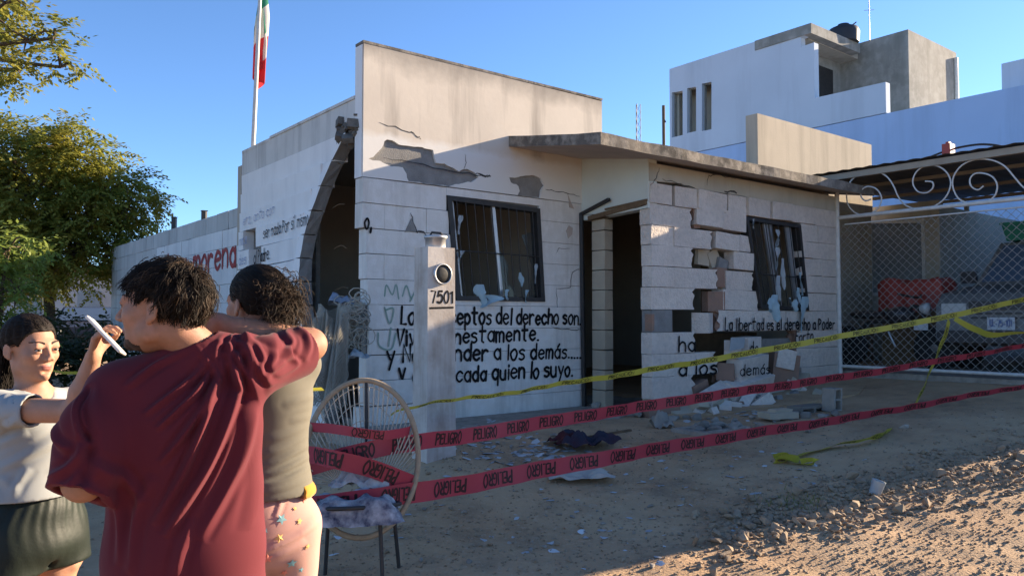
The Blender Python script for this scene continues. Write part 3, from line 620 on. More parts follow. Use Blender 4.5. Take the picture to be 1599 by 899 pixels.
b.build('footing', M['tan_plaster'], gwall)
win2 = window(gwall, GW, fG, 9, 0.62, 0.04, 'bent window with torn light-blue curtain shreds')
for i, (x0, x1) in enumerate(((0.36, 0.43), (0.46, 0.50), (0.76, 0.86))):
    m_ = MB(); m_.prism([[lerp2(GW, x0, 0.03), lerp2(GW, x1, 0.03), lerp2(GW, x1 + 0.02, 0.97), lerp2(GW, x0 + 0.03, 0.97)]], fG, -0.06, -0.035); m_.build('window_mullion', M['aluminium'], win2)
m_ = MB(); m_.prism([[lerp2(GW, x, y) for x, y in ((0.05, 0.04), (0.34, 0.04), (0.36, 0.5), (0.30, 0.96), (0.06, 0.96))]], fG, -0.075, -0.072); m_.build('broken_pane', M['glass'], win2)
for i, (a, c, L, w_, mt) in enumerate(((0.50, 0.10, 0.22, 0.10, 'pale_cloth'), (0.45, 0.30, 0.30, 0.09, 'pale_cloth'), (0.55, 0.42, 0.40, 0.07, 'pale_cloth'), (0.42, 0.62, 0.32, 0.09, 'pale_cloth'), (0.30, 0.84, 0.34, 0.14, 'torn_cloth'), (0.20, 0.88, 0.18, 0.08, 'torn_cloth'), (0.88, 0.56, 0.30, 0.09, 'torn_cloth'), (0.80, 0.74, 0.22, 0.10, 'torn_cloth'), (0.86, 0.84, 0.46, 0.18, 'torn_cloth'), (0.70, 0.88, 0.16, 0.10, 'torn_cloth'), (0.10, 0.02, 0.12, 0.03, 'pale_cloth'), (0.60, 0.86, 0.12, 0.08, 'pale_cloth'))):
    m_ = MB(); q = lerp2(GW, a, c); rag(m_, fG, q[0], q[1], L, w_, i + 31, 0.035); m_.build('cloth_scrap', M[mt], win2)
for px_, w in (([(1033, 280), (1060, 288), (1090, 297), (1130, 305), (1180, 313), (1222, 318)], 0.016), ([(1103, 290), (1106, 275), (1115, 272), (1148, 279)], 0.014), ([(1130, 300), (1150, 302)], 0.025)):
    crack(gwall, fG, [aG(*p) for p in px_], w)
wtext(gwall, 'La libertad es el derecho a Poder', 1130, 516, 1301, 513, 0.088, fG, aG, off=0.02)
wtext(gwall, 'ha', 1059, 548, 1084, 548, 0.105, fG, aG, off=0.012, w=0.24)
wtext(gwall, 'a los', 1059, 586, 1117, 584, 0.10, fG, aG, off=0.012, w=0.24)
wtext(gwall, 'do', 1168, 552, 1180, 552, 0.085, lambda a, c, o: TU(a, UG + 0.10 + o, c), lambda x, y: atu(x, y, UG + 0.10), off=0.034)
wtext(gwall, 'demás.', 1150, 586, 1200, 582, 0.075, lambda a, c, o: TU(a, UG + 0.165 + o, c), lambda x, y: atu(x, y, UG + 0.165), off=0.05)
wtext(gwall, 'Forto', 1241, 533, 1268, 530, 0.075, fG, aG, off=0.016)
m_ = MB(); m_.prism([[atu(x, y, UG + 0.2) for x, y in ((1141, 527), (1163, 528), (1161, 543), (1139, 548))]], lambda a, c, o: TU(a, UG + 0.2 + o, c), 0, 0.004); m_.build('paper_scrap', M['pale_cloth'], gwall)

rh = random.Random(41)
for i in range(34):
    t = rh.uniform(3.3, 5.9); u = 1.16 + abs(rh.gauss(0, .16)); s = rh.uniform(.06, .17)
    block(gwall, t, u, max(gtu(t, u), 0.42) + s * .25 + max(0, .12 - (u - 1.16)) * rh.random(), s * rh.uniform(1, 1.9), s * rh.uniform(.7, 1.1), s * rh.uniform(.5, .9), rh.choice(['block_paint', 'jamb_block', 'bare_block', 'ragged', 'jamb_block']), rh.uniform(-.6, .6), rh.uniform(-.6, .6), rh.uniform(0, 3), 'fallen_piece')

# ---------------------------------------------------------------- boundary wall with the red word
M['grey_block'] = mat('grey_block', (0.44, 0.445, 0.435), 0.95, (0.34, 0.34, 0.33), 2.0, 0.6, 0.4, 50, objvar=0.06, streak=((0.18, 0.18, 0.17), 0.45, 5))
M['white_block'] = mat('white_block', (0.62, 0.625, 0.62), 0.95, (0.50, 0.505, 0.505), 2.0, 0.6, 0.3, 50, objvar=0.04, streak=((0.30, 0.31, 0.33), 0.4, 6))
UB['grey_block'] = [unit_block(i, M['grey_block']) for i in range(3)]; UB['white_block'] = [unit_block(i, M['white_block']) for i in range(3)]
b = MB(); b.box(0.03, 0.12, -10.83, -3.45, 0.1, 2.86)
bwall = b.build('boundary_wall', M['mortar'], None, TU(0, -7, 0.2)); tag(bwall, 'long grey and white block wall with a red painted word, left of the house', 'wall')
zz = 2.885
for k in range(11):
    h = 0.245; u = -3.31 - (0.24 if k % 2 else 0)
    if k % 2: block(bwall, 0.075, -3.43, zz - h / 2, 0.15, 0.236, h - 0.005, 'white_block' if k else 'grey_block')
    while u > -10.8:
        e = max(u - 0.48, -10.84)
        white = (k >= 1 and u > -7.4 + 0.25 * k) or (k >= 3 and u > -8.6)
        block(bwall, 0.075 + rb.gauss(0, 0.0015), (u + e) / 2, zz - h / 2, 0.15, u - e - 0.004, h - 0.005, 'white_block' if white else 'grey_block'); u = e
    zz -= h
wtext(bwall, 'morena', 302, 428, 368, 414, 0.24, fS0, lambda x, y: att(x, y, 0.0), 'letter_red', w=0.26, off=0.006, slant=0.0)
wtext(bwall, 'la', 262, 436, 289, 430, 0.24, fS0, lambda x, y: att(x, y, 0.0), 'letter_red', w=0.26, off=0.006, slant=0.0)
for i, (x, y0, lab) in enumerate(((272, 340, 'dark steel post standing behind the block wall, nearer the tree'), (319, 330, 'dark steel post standing behind the block wall, nearer the house'))):
    u, z1 = att(x, y0, 0.35); b = MB(); b.bar(TU(0.35, u, gtu(0.35, u) - 0.1), TU(0.35, u, z1), 0.07); b.obox(TU(0.35, u, z1 + 0.006), DR * 0.045, NF * 0.045, Vector((0, 0, 0.006)))
    tag(b.build('steel_post', M['black_metal']), lab, 'post', 'steel posts behind the wall')
# ---------------------------------------------------------------- flag and pole
M['flag_green'] = mat('flag_green', (0.02, 0.20, 0.13), 0.8, trans=0.45); M['flag_white'] = mat('flag_white', (0.62, 0.60, 0.56), 0.8, trans=0.45)
M['flag_red'] = mat('flag_red', (0.50, 0.035, 0.04), 0.8, trans=0.45); M['flag_emblem'] = mat('flag_emblem', (0.13, 0.17, 0.08), 0.8, (0.25, 0.15, 0.07), 60, 0.8, trans=0.3)
pb = TU(0.10, -3.22, 3.3); b = MB(); ptop = pb + Vector((0.08, 0.04, 2.85))
b.tube([pb, pb.lerp(ptop, 0.5), ptop], [0.03, 0.027, 0.022], 10); pole = b.build('flagpole', M['white_metal'], None, pb); tag(pole, 'thin pale flagpole rising from the corner of the damaged house', 'flagpole')
b = MB(); b.lathe(ptop, [(0.01, 0), (0.04, 0.02), (0.045, 0.05), (0.02, 0.08)], 12); b.build('finial', M['white_metal'], pole)
def flag_pt(s, h):
    zt = ptop.z - 0.10; z = zt - 1.36 * s - 0.55 * h * (1 - 0.55 * s); k = (z - pb.z) / (ptop.z - pb.z); base = pb.lerp(ptop, max(0, min(1, k))); e = 0.25 + 0.75 * min(1, s * 2.2)
    return Vector((base.x + 0.015 + (0.098 * math.sin(7.5 * h + 1.6 * s + 0.5) - 0.015) * e, base.y + (0.075 + 0.065 * math.cos(8.5 * h + 2.4 * s)) * e + 0.03, z + 0.012 * math.sin(12 * h)))
b = MB(); nu, nv = 60, 36
vs = [flag_pt(i / nu, j / nv) for j in range(nv + 1) for i in range(nu + 1)]
o = b.add(vs, [])
for j in range(nv):
    for i in range(nu):
        s, h = (i + .5) / nu, (j + .5) / nv; a = j * (nu + 1) + i
        m_ = 0 if s < 1 / 3 else (1 if s < 2 / 3 else 2)
        rr = math.hypot((s - 0.5) * 1.75, h - 0.5)
        if rr < 0.15 and rr > 0.05: m_ = 3
        b.f.append([a, a + 1, a + nu + 2, a + nu + 1]); b.m.append(m_); b.sm.append(True)
tag(b.build('flag', [M['flag_green'], M['flag_white'], M['flag_red'], M['flag_emblem']]), 'limp green, white and red flag with a central emblem hanging from the pole', 'flag')
# ---------------------------------------------------------------- electricity meter post
M['post_paint'] = mat('post_paint', (0.52, 0.48, 0.44), 0.95, (0.38, 0.34, 0.30), 4, 0.6, 0.15, 45, streak=((0.22, 0.165, 0.12), 0.5, 7), var2=(0.24, 0.19, 0.15), scale2=5, amount2=0.45)
pu = 1.50; t0, t1 = atu(668, 500, pu)[0], atu(710, 500, pu)[0]; zt = atu(690, 386, pu)[1]; gb_ = gtu(t0, pu) - 0.05
def fP(a, c, o): return TU(a, pu + 0.008 * (zt - c) / (zt - gb_) + o, c)
b = MB(); b.hexa([TU(t0 - .01, pu - 0.21, gb_), TU(t1 + .01, pu - 0.21, gb_), TU(t1 + .01, pu + .008, gb_), TU(t0 - .01, pu + .008, gb_), TU(t0, pu - 0.2, zt), TU(t1, pu - 0.2, zt), TU(t1, pu, zt), TU(t0, pu, zt)])
post = b.build('meter_post', M['post_paint']); tag(post, 'white concrete electricity meter post with the house number in front of the text wall', 'meter post')
tc_ = (t0 + t1) / 2; mz = atu(690, 428, pu)[1]; mc = TU(atu(690, 428, pu)[0], pu, mz)
M['meter_glass'] = mat('meter_glass', (0.02, 0.018, 0.015), 0.45, (0.07, 0.06, 0.042), 30, 0.5, spec=0.3)
b = MB(); b.lathe(mc, [(0.084, -0.01), (0.084, 0.022), (0.074, 0.028), (0.074, 0.01)], 28, axis=NF); b.build('meter_ring', M['aluminium'], post)
b = MB(); b.lathe(mc, [(0.073, 0.0), (0.073, 0.012), (0.060, 0.020), (0.03, 0.024), (0.0, 0.025)], 28, axis=NF); b.build('meter_glass', M['meter_glass'], post)
b = MB(); cc = TU(tc_, pu - 0.09, zt); b.lathe(cc, [(0.082, -0.01), (0.082, 0.07), (0.094, 0.075), (0.094, 0.095), (0.06, 0.10), (0.0, 0.10)], 24); b.build('conduit_cap', M['aluminium'], post)
b = MB(); b.tube([cc + Vector((-0.04, 0, 0.10)), cc + Vector((-0.03, 0, 0.125)), cc + Vector((0.04, 0.01, 0.12)), cc + Vector((0.05, 0, 0.10))], 0.011, 6); b.build('cable_end', M['black_metal'], post)
wtext(post, '7501', 673, 472, 706, 473, 0.056, fP, lambda x, y: atu(x, y, pu), w=0.30, off=0.0006, name='house_number')
b = MB(); ribbon(b, [Vector((*atu(671, 481, pu), 0)), Vector((*atu(707, 480, pu), 0))], 0.016, fP, 0.0008); b.build('painted_line', M['letter_black'], post)

# ---------------------------------------------------------------- neighbour: house with cream parapet, carport, gate
nb = thing('neighbouring_house', 'cream-parapet house next door, seen behind the carport gate', 'house', TU(8, 0, 0.6))
b = MB(); b.box(6.28, 9.60, -0.10, 0.10, 3.2, 4.42)
b.build('parapet', M['parapet_neighbour'], nb)
b = MB(); b.box(6.83, 9.58, -3.3, 0.08, 0.5, 3.25); b.build('wall', M['parapet_neighbour'], nb)
TB = 9.85; ua, ub = att(1355, 345, TB), att(1446, 450, TB); uc = att(1468, 400, TB)[0]
fN = lambda a, c, o: TU(TB - o, a, c)
b = MB(); wq = [(ua[0], ua[1]), (ub[0], att(1446, 343, TB)[1]), (ub[0], ub[1] - 0.1), (ua[0], ub[1] - 0.1)]
b.prism([[(-1.2, 0.5), (uc, 0.5), (uc, 3.38), (-1.2, 3.38)], wq], fN, -0.15, 0.0); b.box(TB + .16, 15.5, uc - 0.16, uc - 0.01, 0.5, 3.3); b.build('wall', M['tan_plaster'], nb)
b = MB(); b.box(TB + 0.03, TB + 0.12, ub[0] + 0.02, uc + 0.04, 0.5, 3.36)
nw = MB(); inn = [(wq[0][0] + .05, wq[0][1] - .05), (wq[1][0] - .05, wq[1][1] - .05), (wq[2][0] - .05, wq[2][1] + .05), (wq[3][0] + .05, wq[3][1] + .05)]
nw.prism([wq, inn], fN, -0.08, 0.02); nwin = nw.build('window', M['white_metal'], nb)
M['dull_pane'] = mat('dull_pane', (0.22, 0.24, 0.25), 0.35, (0.15, 0.165, 0.175), 3, 0.6, spec=0.5)
nw = MB(); nw.prism([inn], fN, -0.05, -0.03); nw.build('pane', M['dull_pane'], nwin)
b = MB(); b.prism([[(6.80, 0.9), (16, 0.9), (16, 5.2), (6.80, 4.3)]], lambda a, c, o: TU(a, c, o + 0.02 * (a - 6.8)), 0.4, 0.735); tag(b.build('carport_floor', M['concrete']), kind='structure')
# carport roof
cp = thing('carport', 'dark corrugated metal carport roof over the gated driveway', 'carport', TU(6.9, 2, 0.7))
M['sheet'] = mat('sheet', (0.16, 0.15, 0.14), 0.6, (0.10, 0.092, 0.085), 3, 0.6, 0.1, 30, metallic=0.3); M['beam_paint'] = mat('beam_paint', (0.33, 0.28, 0.215), 0.7, (0.24, 0.20, 0.155), 5, 0.6)
b = MB(); NU = 110
vs = [TU(t, 0.2 + 5.2 * i / NU, 3.47 + 0.02 * (t - 6.7) + 0.006 * math.sin(i * math.pi / 2)) for t in (6.62, 11.2) for i in range(NU + 1)]
b.add(vs, [(i, i + 1, NU + 2 + i, NU + 1 + i) for i in range(NU)], 0, True); b.build('roof_sheet', M['sheet'], cp)
b = MB(); b.box(6.68, 6.76, 0.2, 5.3, 3.36, 3.44); b.build('front_beam', M['beam_paint'], cp)
for t in (8.0, 9.3, 10.6):
    b = MB(); b.box(t, t + 0.05, 0.25, 5.3, 3.42, 3.47); b.build('purlin', M['beam_paint'], cp)
for u in (1.0, 4.6):
    b = MB(); b.box(11.0, 11.07, u, u + 0.06, 0.6, 3.46); b.build('carport_post', M['beam_paint'], cp)
cu_ = att(1481, 236, 6.95)[0]
b = MB(); b.obox(TU(6.95, cu_, 3.56), DR * 0.07, NF * 0.05, Vector((0, 0, 0.09))); b.obox(TU(6.95, cu_, 3.665), DR * 0.03, NF * 0.02, Vector((0, 0, 0.015)))
M['red_plastic'] = mat('red_plastic', (0.35, 0.06, 0.045), 0.5, (0.25, 0.05, 0.04), 8, 0.5)
tag(b.build('red_can', M['red_plastic']), 'small red can lying on top of the carport roof', 'can')
b = MB(); q = TU(8.2, 1.7, 3.55); b.tube(crom([TU(7.0, cu_ - .35, 3.50), TU(6.98, cu_ - .2, 3.54), TU(7.04, cu_, 3.60), TU(7.0, cu_ + .3, 3.60), TU(6.98, cu_ + .5, 3.56), TU(7.0, cu_ + .65, 3.50)], 5), 0.014, 6)
tag(b.build('black_hose', M['black_metal']), 'black hose lying beside the red can on the carport roof', 'hose')
b = MB(); b.box(7.0, 15.9, 4.75, 4.9, 0.4, 3.42); tag(b.build('carport_shade_wall', M['tan_plaster']), 'added tan wall out of view, shading the street side of the carport', 'wall')  # unseen wall, added to keep light out of the carport
# gate
gate = thing('carport_gate', 'white tubular gate with chain-link mesh and scrollwork closing the carport', 'gate', TU(6.8, 2.4, 0.75))
TG = 6.72; gu0, gu1 = 1.06, 3.95; gz0, gz1 = 0.80, 2.835
g3 = lambda u, z, o=0: TU(TG - o, u, z)
def rod(name, a, c, r, parent, mt='white_metal', n=8):
    m_ = MB(); m_.tube([a, c], r, n); return m_.build(name, M[mt], parent)
rod('gate_post', g3(gu0, 0.62), g3(gu0 - 0.01, 3.38), 0.032, gate); rod('gate_post', g3(gu1, 0.62), g3(gu1, 3.38), 0.032, gate)
rod('top_rail', g3(gu0 - 0.05, gz1), g3(gu1, gz1), 0.027, gate); rod('bottom_rail', g3(gu0, gz0), g3(gu1, gz0), 0.022, gate)
rod('inner_rail', g3(gu0 + 0.1, gz1 - 0.10), g3(gu1, gz1 - 0.10), 0.010, gate)
def cs8(x, y): return att(1280 + x / 2.247, 220 + y / 2.247, TG)
S1 = [(180, 205), (160, 210), (145, 195), (148, 172), (170, 160), (200, 170), (217, 200), (205, 235), (170, 258), (130, 255), (100, 225), (95, 180), (110, 140), (150, 112), (195, 107), (235, 125), (260, 160), (275, 195), (300, 225), (345, 240), (395, 232), (440, 200), (460, 150), (445, 110), (410, 88), (365, 90), (335, 115), (327, 150), (345, 178), (375, 182), (397, 165), (395, 145), (370, 142)]
S2 = [(575, 158), (555, 172), (532, 160), (527, 135), (545, 115), (580, 115), (610, 130), (623, 160), (612, 195), (580, 215), (535, 220), (490, 205), (468, 165), (470, 125), (500, 85), (550, 65), (605, 68), (650, 90), (685, 130), (717, 165), (760, 188), (815, 185), (865, 160), (890, 120), (880, 75), (840, 45), (790, 50), (765, 80), (770, 110), (800, 120)]
for S in (S1, S2):
    m_ = MB(); m_.tube([g3(*cs8(*p)) for p in crom([Vector((x, y, 0)) for x, y in S], 4) for p in [(p.x, p.y)]], 0.0105, 6); m_.build('scroll', M['white_metal'], gate)
M['wire'] = mat('wire', (0.36, 0.35, 0.33), 0.5, metallic=0.5)
m_ = MB(); W_, H_ = gu1 - gu0, gz1 - gz0 - 0.1; st = 0.105
for sgn in (1, -1):
    k = -H_
    while k < W_:
        a = max(k, 0.0); e = min(k + H_, W_)
        if e > a + 0.02:
            za, ze = a - k, e - k
            if sgn < 0: za, ze = H_ - za, H_ - ze
            m_.tube([g3(gu0 + a, gz0 + za, 0.004 * sgn), g3(gu0 + e, gz0 + ze, 0.004 * sgn)], 0.0030, 4, cap=False)
        k += st
tag(m_.build('chain_link_mesh', M['wire'], gate), kind='stuff')

# ---------------------------------------------------------------- blue building behind
M['blue_pale'] = mat('blue_pale', (0.52, 0.585, 0.66), 0.9, (0.46, 0.52, 0.59), 0.6, 0.6, 0.15, 20, streak=((0.36, 0.40, 0.45), 0.5, 1.3))
M['blue_wall'] = mat('blue_wall', (0.38, 0.51, 0.72), 0.9, (0.34, 0.45, 0.64), 0.5, 0.6, 0.15, 20, streak=((0.26, 0.34, 0.48), 0.5, 1.3))
M['raw_concrete'] = mat('raw_concrete', (0.29, 0.285, 0.26), 0.95, (0.17, 0.168, 0.15), 0.9, 0.75, 0.4, 18, streak=((0.12, 0.12, 0.105), 0.5, 1.6), var2=(0.40, 0.39, 0.36), scale2=3.5)
bb = thing('blue_building', 'pale blue two-storey building with three slit windows and a raw concrete rooftop room', 'building', TU(17, -3, 0.8))
TBb = 16.0; fB = lambda a, c, o: TU(TBb - o, a, c)
def aB(x, y): return att(x, y, TBb)
slits = [[aB(1049, 145), aB(1066, 142), aB(1066, 211), aB(1049, 215)], [aB(1073, 138), aB(1087, 136), aB(1087, 205), aB(1073, 208)], [aB(1096, 131), aB(1111, 128), aB(1111, 202), aB(1096, 205)]]
b = MB(); b.prism([[(-9.71, 6.62), (-2.73, 6.62), (-2.73, 7.40), (-4.66, 7.42), (-4.66, 8.95), (-5.05, 8.93), (-5.05, 9.2), (-4.77, 9.25), (-4.77, 9.49), (-9.71, 9.49)]] + [[q for q in s] for s in slits], fB, -0.22, 0.0); b.build('upper_wall', M['blue_pale'], bb)
b = MB(); b.box(16.7, 16.8, -9.7, -5.6, 6.7, 9.3); b.box(16.22, 19, -9.71, -9.5, 6.6, 9.48); b.box(16.3, 19.9, -9.6, -5.0, 9.2, 9.40); b.build('inner_wall', M['tan_plaster'], bb)
for s in slits:
    w_ = MB(); inn = [(s[0][0] + .03, s[0][1] - .03), (s[1][0] - .03, s[1][1] - .03), (s[2][0] - .03, s[2][1] + .03), (s[3][0] + .03, s[3][1] + .03)]
    w_.prism([s, inn], fB, -0.20, -0.12); w_.build('window_frame', M['raw_concrete'], bb)
b = MB(); b.box(16.002, 20, -9.70, 0.6, 0.5, 6.60); b.box(16.004, 20, 0.601, 2.0, 0.5, 5.3); b.box(16.001, 20, 2.001, 6.3, 0.5, 6.2); b.build('lower_wall', M['blue_wall'], bb)  # right-hand stretches, out of view, are added and sized to shade the yard
b = MB(); u_s = -4.72; te = atu(1343, 70, u_s)[0]; b.box(15.97, te, -6.5, u_s, 9.22, 9.50); b.build('roof_slab', M['raw_concrete'], bb)
b = MB(); b.box(16.23, 19.6, -5.75, -5.55, 6.62, 9.2); b.build('recess_wall', M['raw_concrete'], bb)
q0, q1 = atu(1273, 100, -5.54), atu(1301, 153, -5.54); b = MB(); b.prism([[(q0[0], 6.7), (q1[0], 6.7), (q1[0], q0[1]), (q0[0], q0[1])]], lambda a, c, o: TU(a, -5.545 + o, c), -0.02, 0.012); b.build('doorway', M['black_metal'], bb)
tu_ = att(1418, 46, 19.0); t_end = atu(1493, 80, tu_[0])[0]
b = MB(); b.box(19.0, t_end, tu_[0] - 4.5, tu_[0], 6.0, tu_[1]); b.build('rooftop_room', M['raw_concrete'], bb)
b = MB(); b.tube([TU(t_end - 0.15, tu_[0] + 0.05, 6.6), TU(t_end - 0.15, tu_[0] + 0.05, tu_[1] - 0.2)], 0.06, 8); b.build('drain_pipe', M['white_metal'], bb)
b = MB(); b.box(17.0, 19.5, -0.46, 0.85, 6.3, 7.48); b.build('upper_room', M['blue_pale'], bb)
wt = TU(18.2, -5.0, 9.5); b = MB(); b.lathe(wt, [(0.42, 0), (0.44, 0.3), (0.40, 0.42), (0.18, 0.52), (0.16, 0.56), (0, 0.57)], 18); b.obox(wt + Vector((0.2, 0, 0.5)), (0.14, 0, 0.1), (0, 0.1, 0), (0, 0, 0.02))
tag(b.build('water_tank', mat('tank', (0.03, 0.03, 0.035), 0.5)), 'black water tank on the roof of the blue building', 'water tank')
b = MB(); b.tube([wt + Vector((0.9, 0.3, 0)), wt + Vector((0.9, 0.3, 1.5))], 0.012, 5); b.tube([wt + Vector((0.75, 0.3, 1.1)), wt + Vector((1.05, 0.3, 1.12))], 0.008, 4)
tag(b.build('antenna', M['aluminium']), 'thin antenna beside the black water tank', 'antenna')
p0, p1 = atd(1037, 240, 14), atd(1036, 165, 14); b = MB(); b.tube([Vector((p0.x, p0.y, 0.5)), p1], 0.028, 8); b.tube([p1 - Vector((0, 0, 0.3)), p1 - Vector((-0.03, 0, 0.28))], 0.03, 6)
tag(b.build('rusty_pole', M['wood']), 'dark thin pole rising behind the porch roof, left of the blue building', 'pole')
b = MB(); q = atd(996, 220, 32); top = atd(996, 163, 32)
for k in range(3):
    off = Vector((0.11 * math.cos(2.1 * k), 0.11 * math.sin(2.1 * k), 0)); b.tube([Vector((q.x, q.y, 0.5)) + off, top + off], 0.013, 5)
n = 30
for i in range(n):
    z0 = 0.5 + (top.z - 0.5) * i / n; z1 = 0.5 + (top.z - 0.5) * (i + 1) / n
    for k in range(3):
        o0 = Vector((0.11 * math.cos(2.1 * k), 0.11 * math.sin(2.1 * k), 0)); o1 = Vector((0.11 * math.cos(2.1 * (k + 1)), 0.11 * math.sin(2.1 * (k + 1)), 0))
        b.tube([Vector((q.x, q.y, z0)) + o0, Vector((q.x, q.y, z1)) + o1], 0.007, 4, cap=False)
tag(b.build('lattice_mast', M['sheet']), 'far thin lattice radio mast above the porch roof', 'mast')

# ---------------------------------------------------------------- plants
def leafmat(name, c, c2, tr=0.35): return mat(name, c, 0.55, c2, 1.6, 0.9, trans=tr, spec=0.35, var2=c2, scale2=9)
M['leaf_a'] = leafmat('leaf_a', (0.155, 0.20, 0.038), (0.30, 0.265, 0.048), 0.55); M['leaf_b'] = leafmat('leaf_b', (0.16, 0.20, 0.04), (0.28, 0.25, 0.05), 0.55)
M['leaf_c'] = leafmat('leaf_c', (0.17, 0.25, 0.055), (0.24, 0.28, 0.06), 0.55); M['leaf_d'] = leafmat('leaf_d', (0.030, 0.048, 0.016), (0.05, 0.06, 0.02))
M['bark'] = mat('bark', (0.11, 0.08, 0.055), 1.0, (0.06, 0.045, 0.03), 9, 0.7, 0.8, 40)
def spray(mb, p, d, L, lw, ll, pairs, rg):                       # a drooping compound leaf: rachis with paired leaflets
    d = d.normalized(); side = d.cross(Vector((0, 0, 1)))
    if side.length < 0.05: side = Vector((1, 0, 0))
    side.normalize(); q = p.copy(); roll = rg.uniform(-0.7, 0.7)
    for i in range(pairs):
        k = (i + 1) / pairs; q = q + (d + Vector((0, 0, -0.75 * k))) .normalized() * (L / pairs); up = side.cross(d)
        for sg in ((-1, 1) if i < pairs - 1 else (0,)):
            a = (side * sg * math.cos(roll) + up * math.sin(roll) * sg) * 0.9 + d * 0.55 + Vector((0, 0, -0.45 + 0.3 * rg.uniform(-1, 1)))
            a = a.normalized() * ll * (1 - 0.25 * k) * rg.uniform(0.8, 1.15); w = a.cross(Vector((rg.uniform(-.5, .5), rg.uniform(-.5, .5), 1))); w = w.normalized() * lw
            m_ = q + a * 0.45; mb.add([q, m_ + w, q + a, m_ - w], [(0, 1, 2, 3)])
def tree(name, label, base, blobs, nspray, leaf, seed, trunk_r=0.14, L=0.34, lw=0.022, ll=0.12, pairs=6, fork=None, clump=9, cat='tree', group=None):
    """blobs: (centre, radii) ellipsoids that make the crown; foliage grows in clumps at the ends of twigs."""
    rg = random.Random(seed); root = thing(name, label, cat, base, group); lv = MB(); wood = MB(); base = Vector(base)
    fork = Vector(fork) if fork else base.lerp(blobs[0][0], 0.55)
    trunk = crom([base - Vector((0, 0, 0.15)), base.lerp(fork, 0.5) + Vector((rg.uniform(-.1, .1), rg.uniform(-.1, .1), 0)), fork], 5)
    wood.tube(trunk, [trunk_r * (1 - 0.35 * i / (len(trunk) - 1)) for i in range(len(trunk))], 9)
    wood.build('trunk', M['bark'], root); br = MB(); vol = [r[0] * r[1] * r[2] for _, r in blobs]; tot = sum(vol)
    for (c, r), v in zip(blobs, vol):
        c = Vector(c); mid = fork.lerp(c, 0.5) + Vector((rg.uniform(-.2, .2), rg.uniform(-.2, .2), rg.uniform(0, .25)))
        pth = crom([fork, mid, c], 5); br.tube(pth, [trunk_r * 0.55 * (1 - 0.7 * i / (len(pth) - 1)) + 0.006 for i in range(len(pth))], 6)
        for _ in range(max(4, int(nspray * v / tot / clump))):
            z = rg.uniform(-1, 1); a = rg.uniform(0, 6.283); rad = rg.uniform(0.25, 1.0) ** 0.45
            e = Vector((math.cos(a) * math.sqrt(1 - z * z), math.sin(a) * math.sqrt(1 - z * z), z)) * rad * rg.uniform(0.85, 1.12)
            p = c + Vector((e.x * r[0], e.y * r[1], e.z * r[2]))
            if rg.random() < 0.5: br.tube([c.lerp(p, 0.05), c.lerp(p, 0.55) + Vector((0, 0, 0.05)), p], [0.016, 0.011, 0.004], 4, cap=False)
            for _ in range(clump):
                dd = Vector((rg.gauss(0, 1), rg.gauss(0, 1), rg.gauss(0.15, 0.7))) + e * 0.8; pp = p + Vector((rg.gauss(0, 1), rg.gauss(0, 1), rg.gauss(0, 0.7))) * L * 0.28
                spray(lv, pp, dd, L * rg.uniform(0.7, 1.2), lw, ll, pairs, rg)
    br.build('branches', M['bark'], root); tag(lv.build('crown', M[leaf], root), kind='stuff'); return root
def A(px, py, d): return atd(px, py, d)
def G_(p): return Vector((p.x, p.y, gz(p.x, p.y)))
tree('leafy_tree', 'broad green tree with yellowing leaf tips behind the end of the block wall', G_(A(75, 520, 17)),
     [(A(60, 300, 16.5), (1.5, 1.5, 1.15)), (A(165, 300, 16.5), (1.0, 1.1, 0.8)), (A(110, 235, 16.5), (0.9, 1.0, 0.6)), (A(200, 320, 16.3), (0.6, 0.8, 0.75)), (A(20, 250, 16.8), (1.0, 1.2, 0.8)), (A(130, 390, 16.2), (1.15, 1.2, 0.95)), (A(45, 400, 16.5), (1.2, 1.2, 0.9)), (A(180, 385, 16.7), (0.7, 0.9, 0.7)), (A(-60, 330, 16.5), (1.3, 1.4, 1.4))],
     6000, 'leaf_a', 5, 0.15, 0.44, 0.028, 0.135, 6, fork=A(75, 440, 17))
tree('leafy_tree', 'tree whose light branch reaches into the top left corner of the sky', G_(Vector((-6.9, 7.6, 0))),
     [(A(-20, 30, 7.4), (0.42, 0.5, 0.36)), (A(45, 62, 7.3), (0.32, 0.35, 0.16)), (A(85, 60, 7.3), (0.17, 0.25, 0.13)), (A(95, 105, 7.3), (0.13, 0.2, 0.12)), (A(30, 110, 7.3), (0.16, 0.25, 0.10)), (A(8, 5, 7.3), (0.22, 0.3, 0.12)), (A(-10, 110, 7.3), (0.2, 0.3, 0.16)), (A(-160, -40, 7.5), (1.0, 1.2, 0.9))],
     1000, 'leaf_b', 8, 0.055, 0.22, 0.016, 0.075, 6, fork=Vector((-6.5, 7.5, 3.6)), clump=7)
tree('leafy_bush', 'bright light-green bush at the left edge behind the girl', G_(A(-20, 600, 9.5)), [(A(15, 385, 9.5), (0.42, 0.5, 0.45)), (A(-30, 420, 9.5), (0.5, 0.6, 0.6)), (A(25, 455, 9.4), (0.38, 0.5, 0.35)), (A(-20, 520, 9.4), (0.5, 0.6, 0.5))], 420, 'leaf_c', 12, 0.05, 0.26, 0.02, 0.10, 6, clump=7, cat='bush')
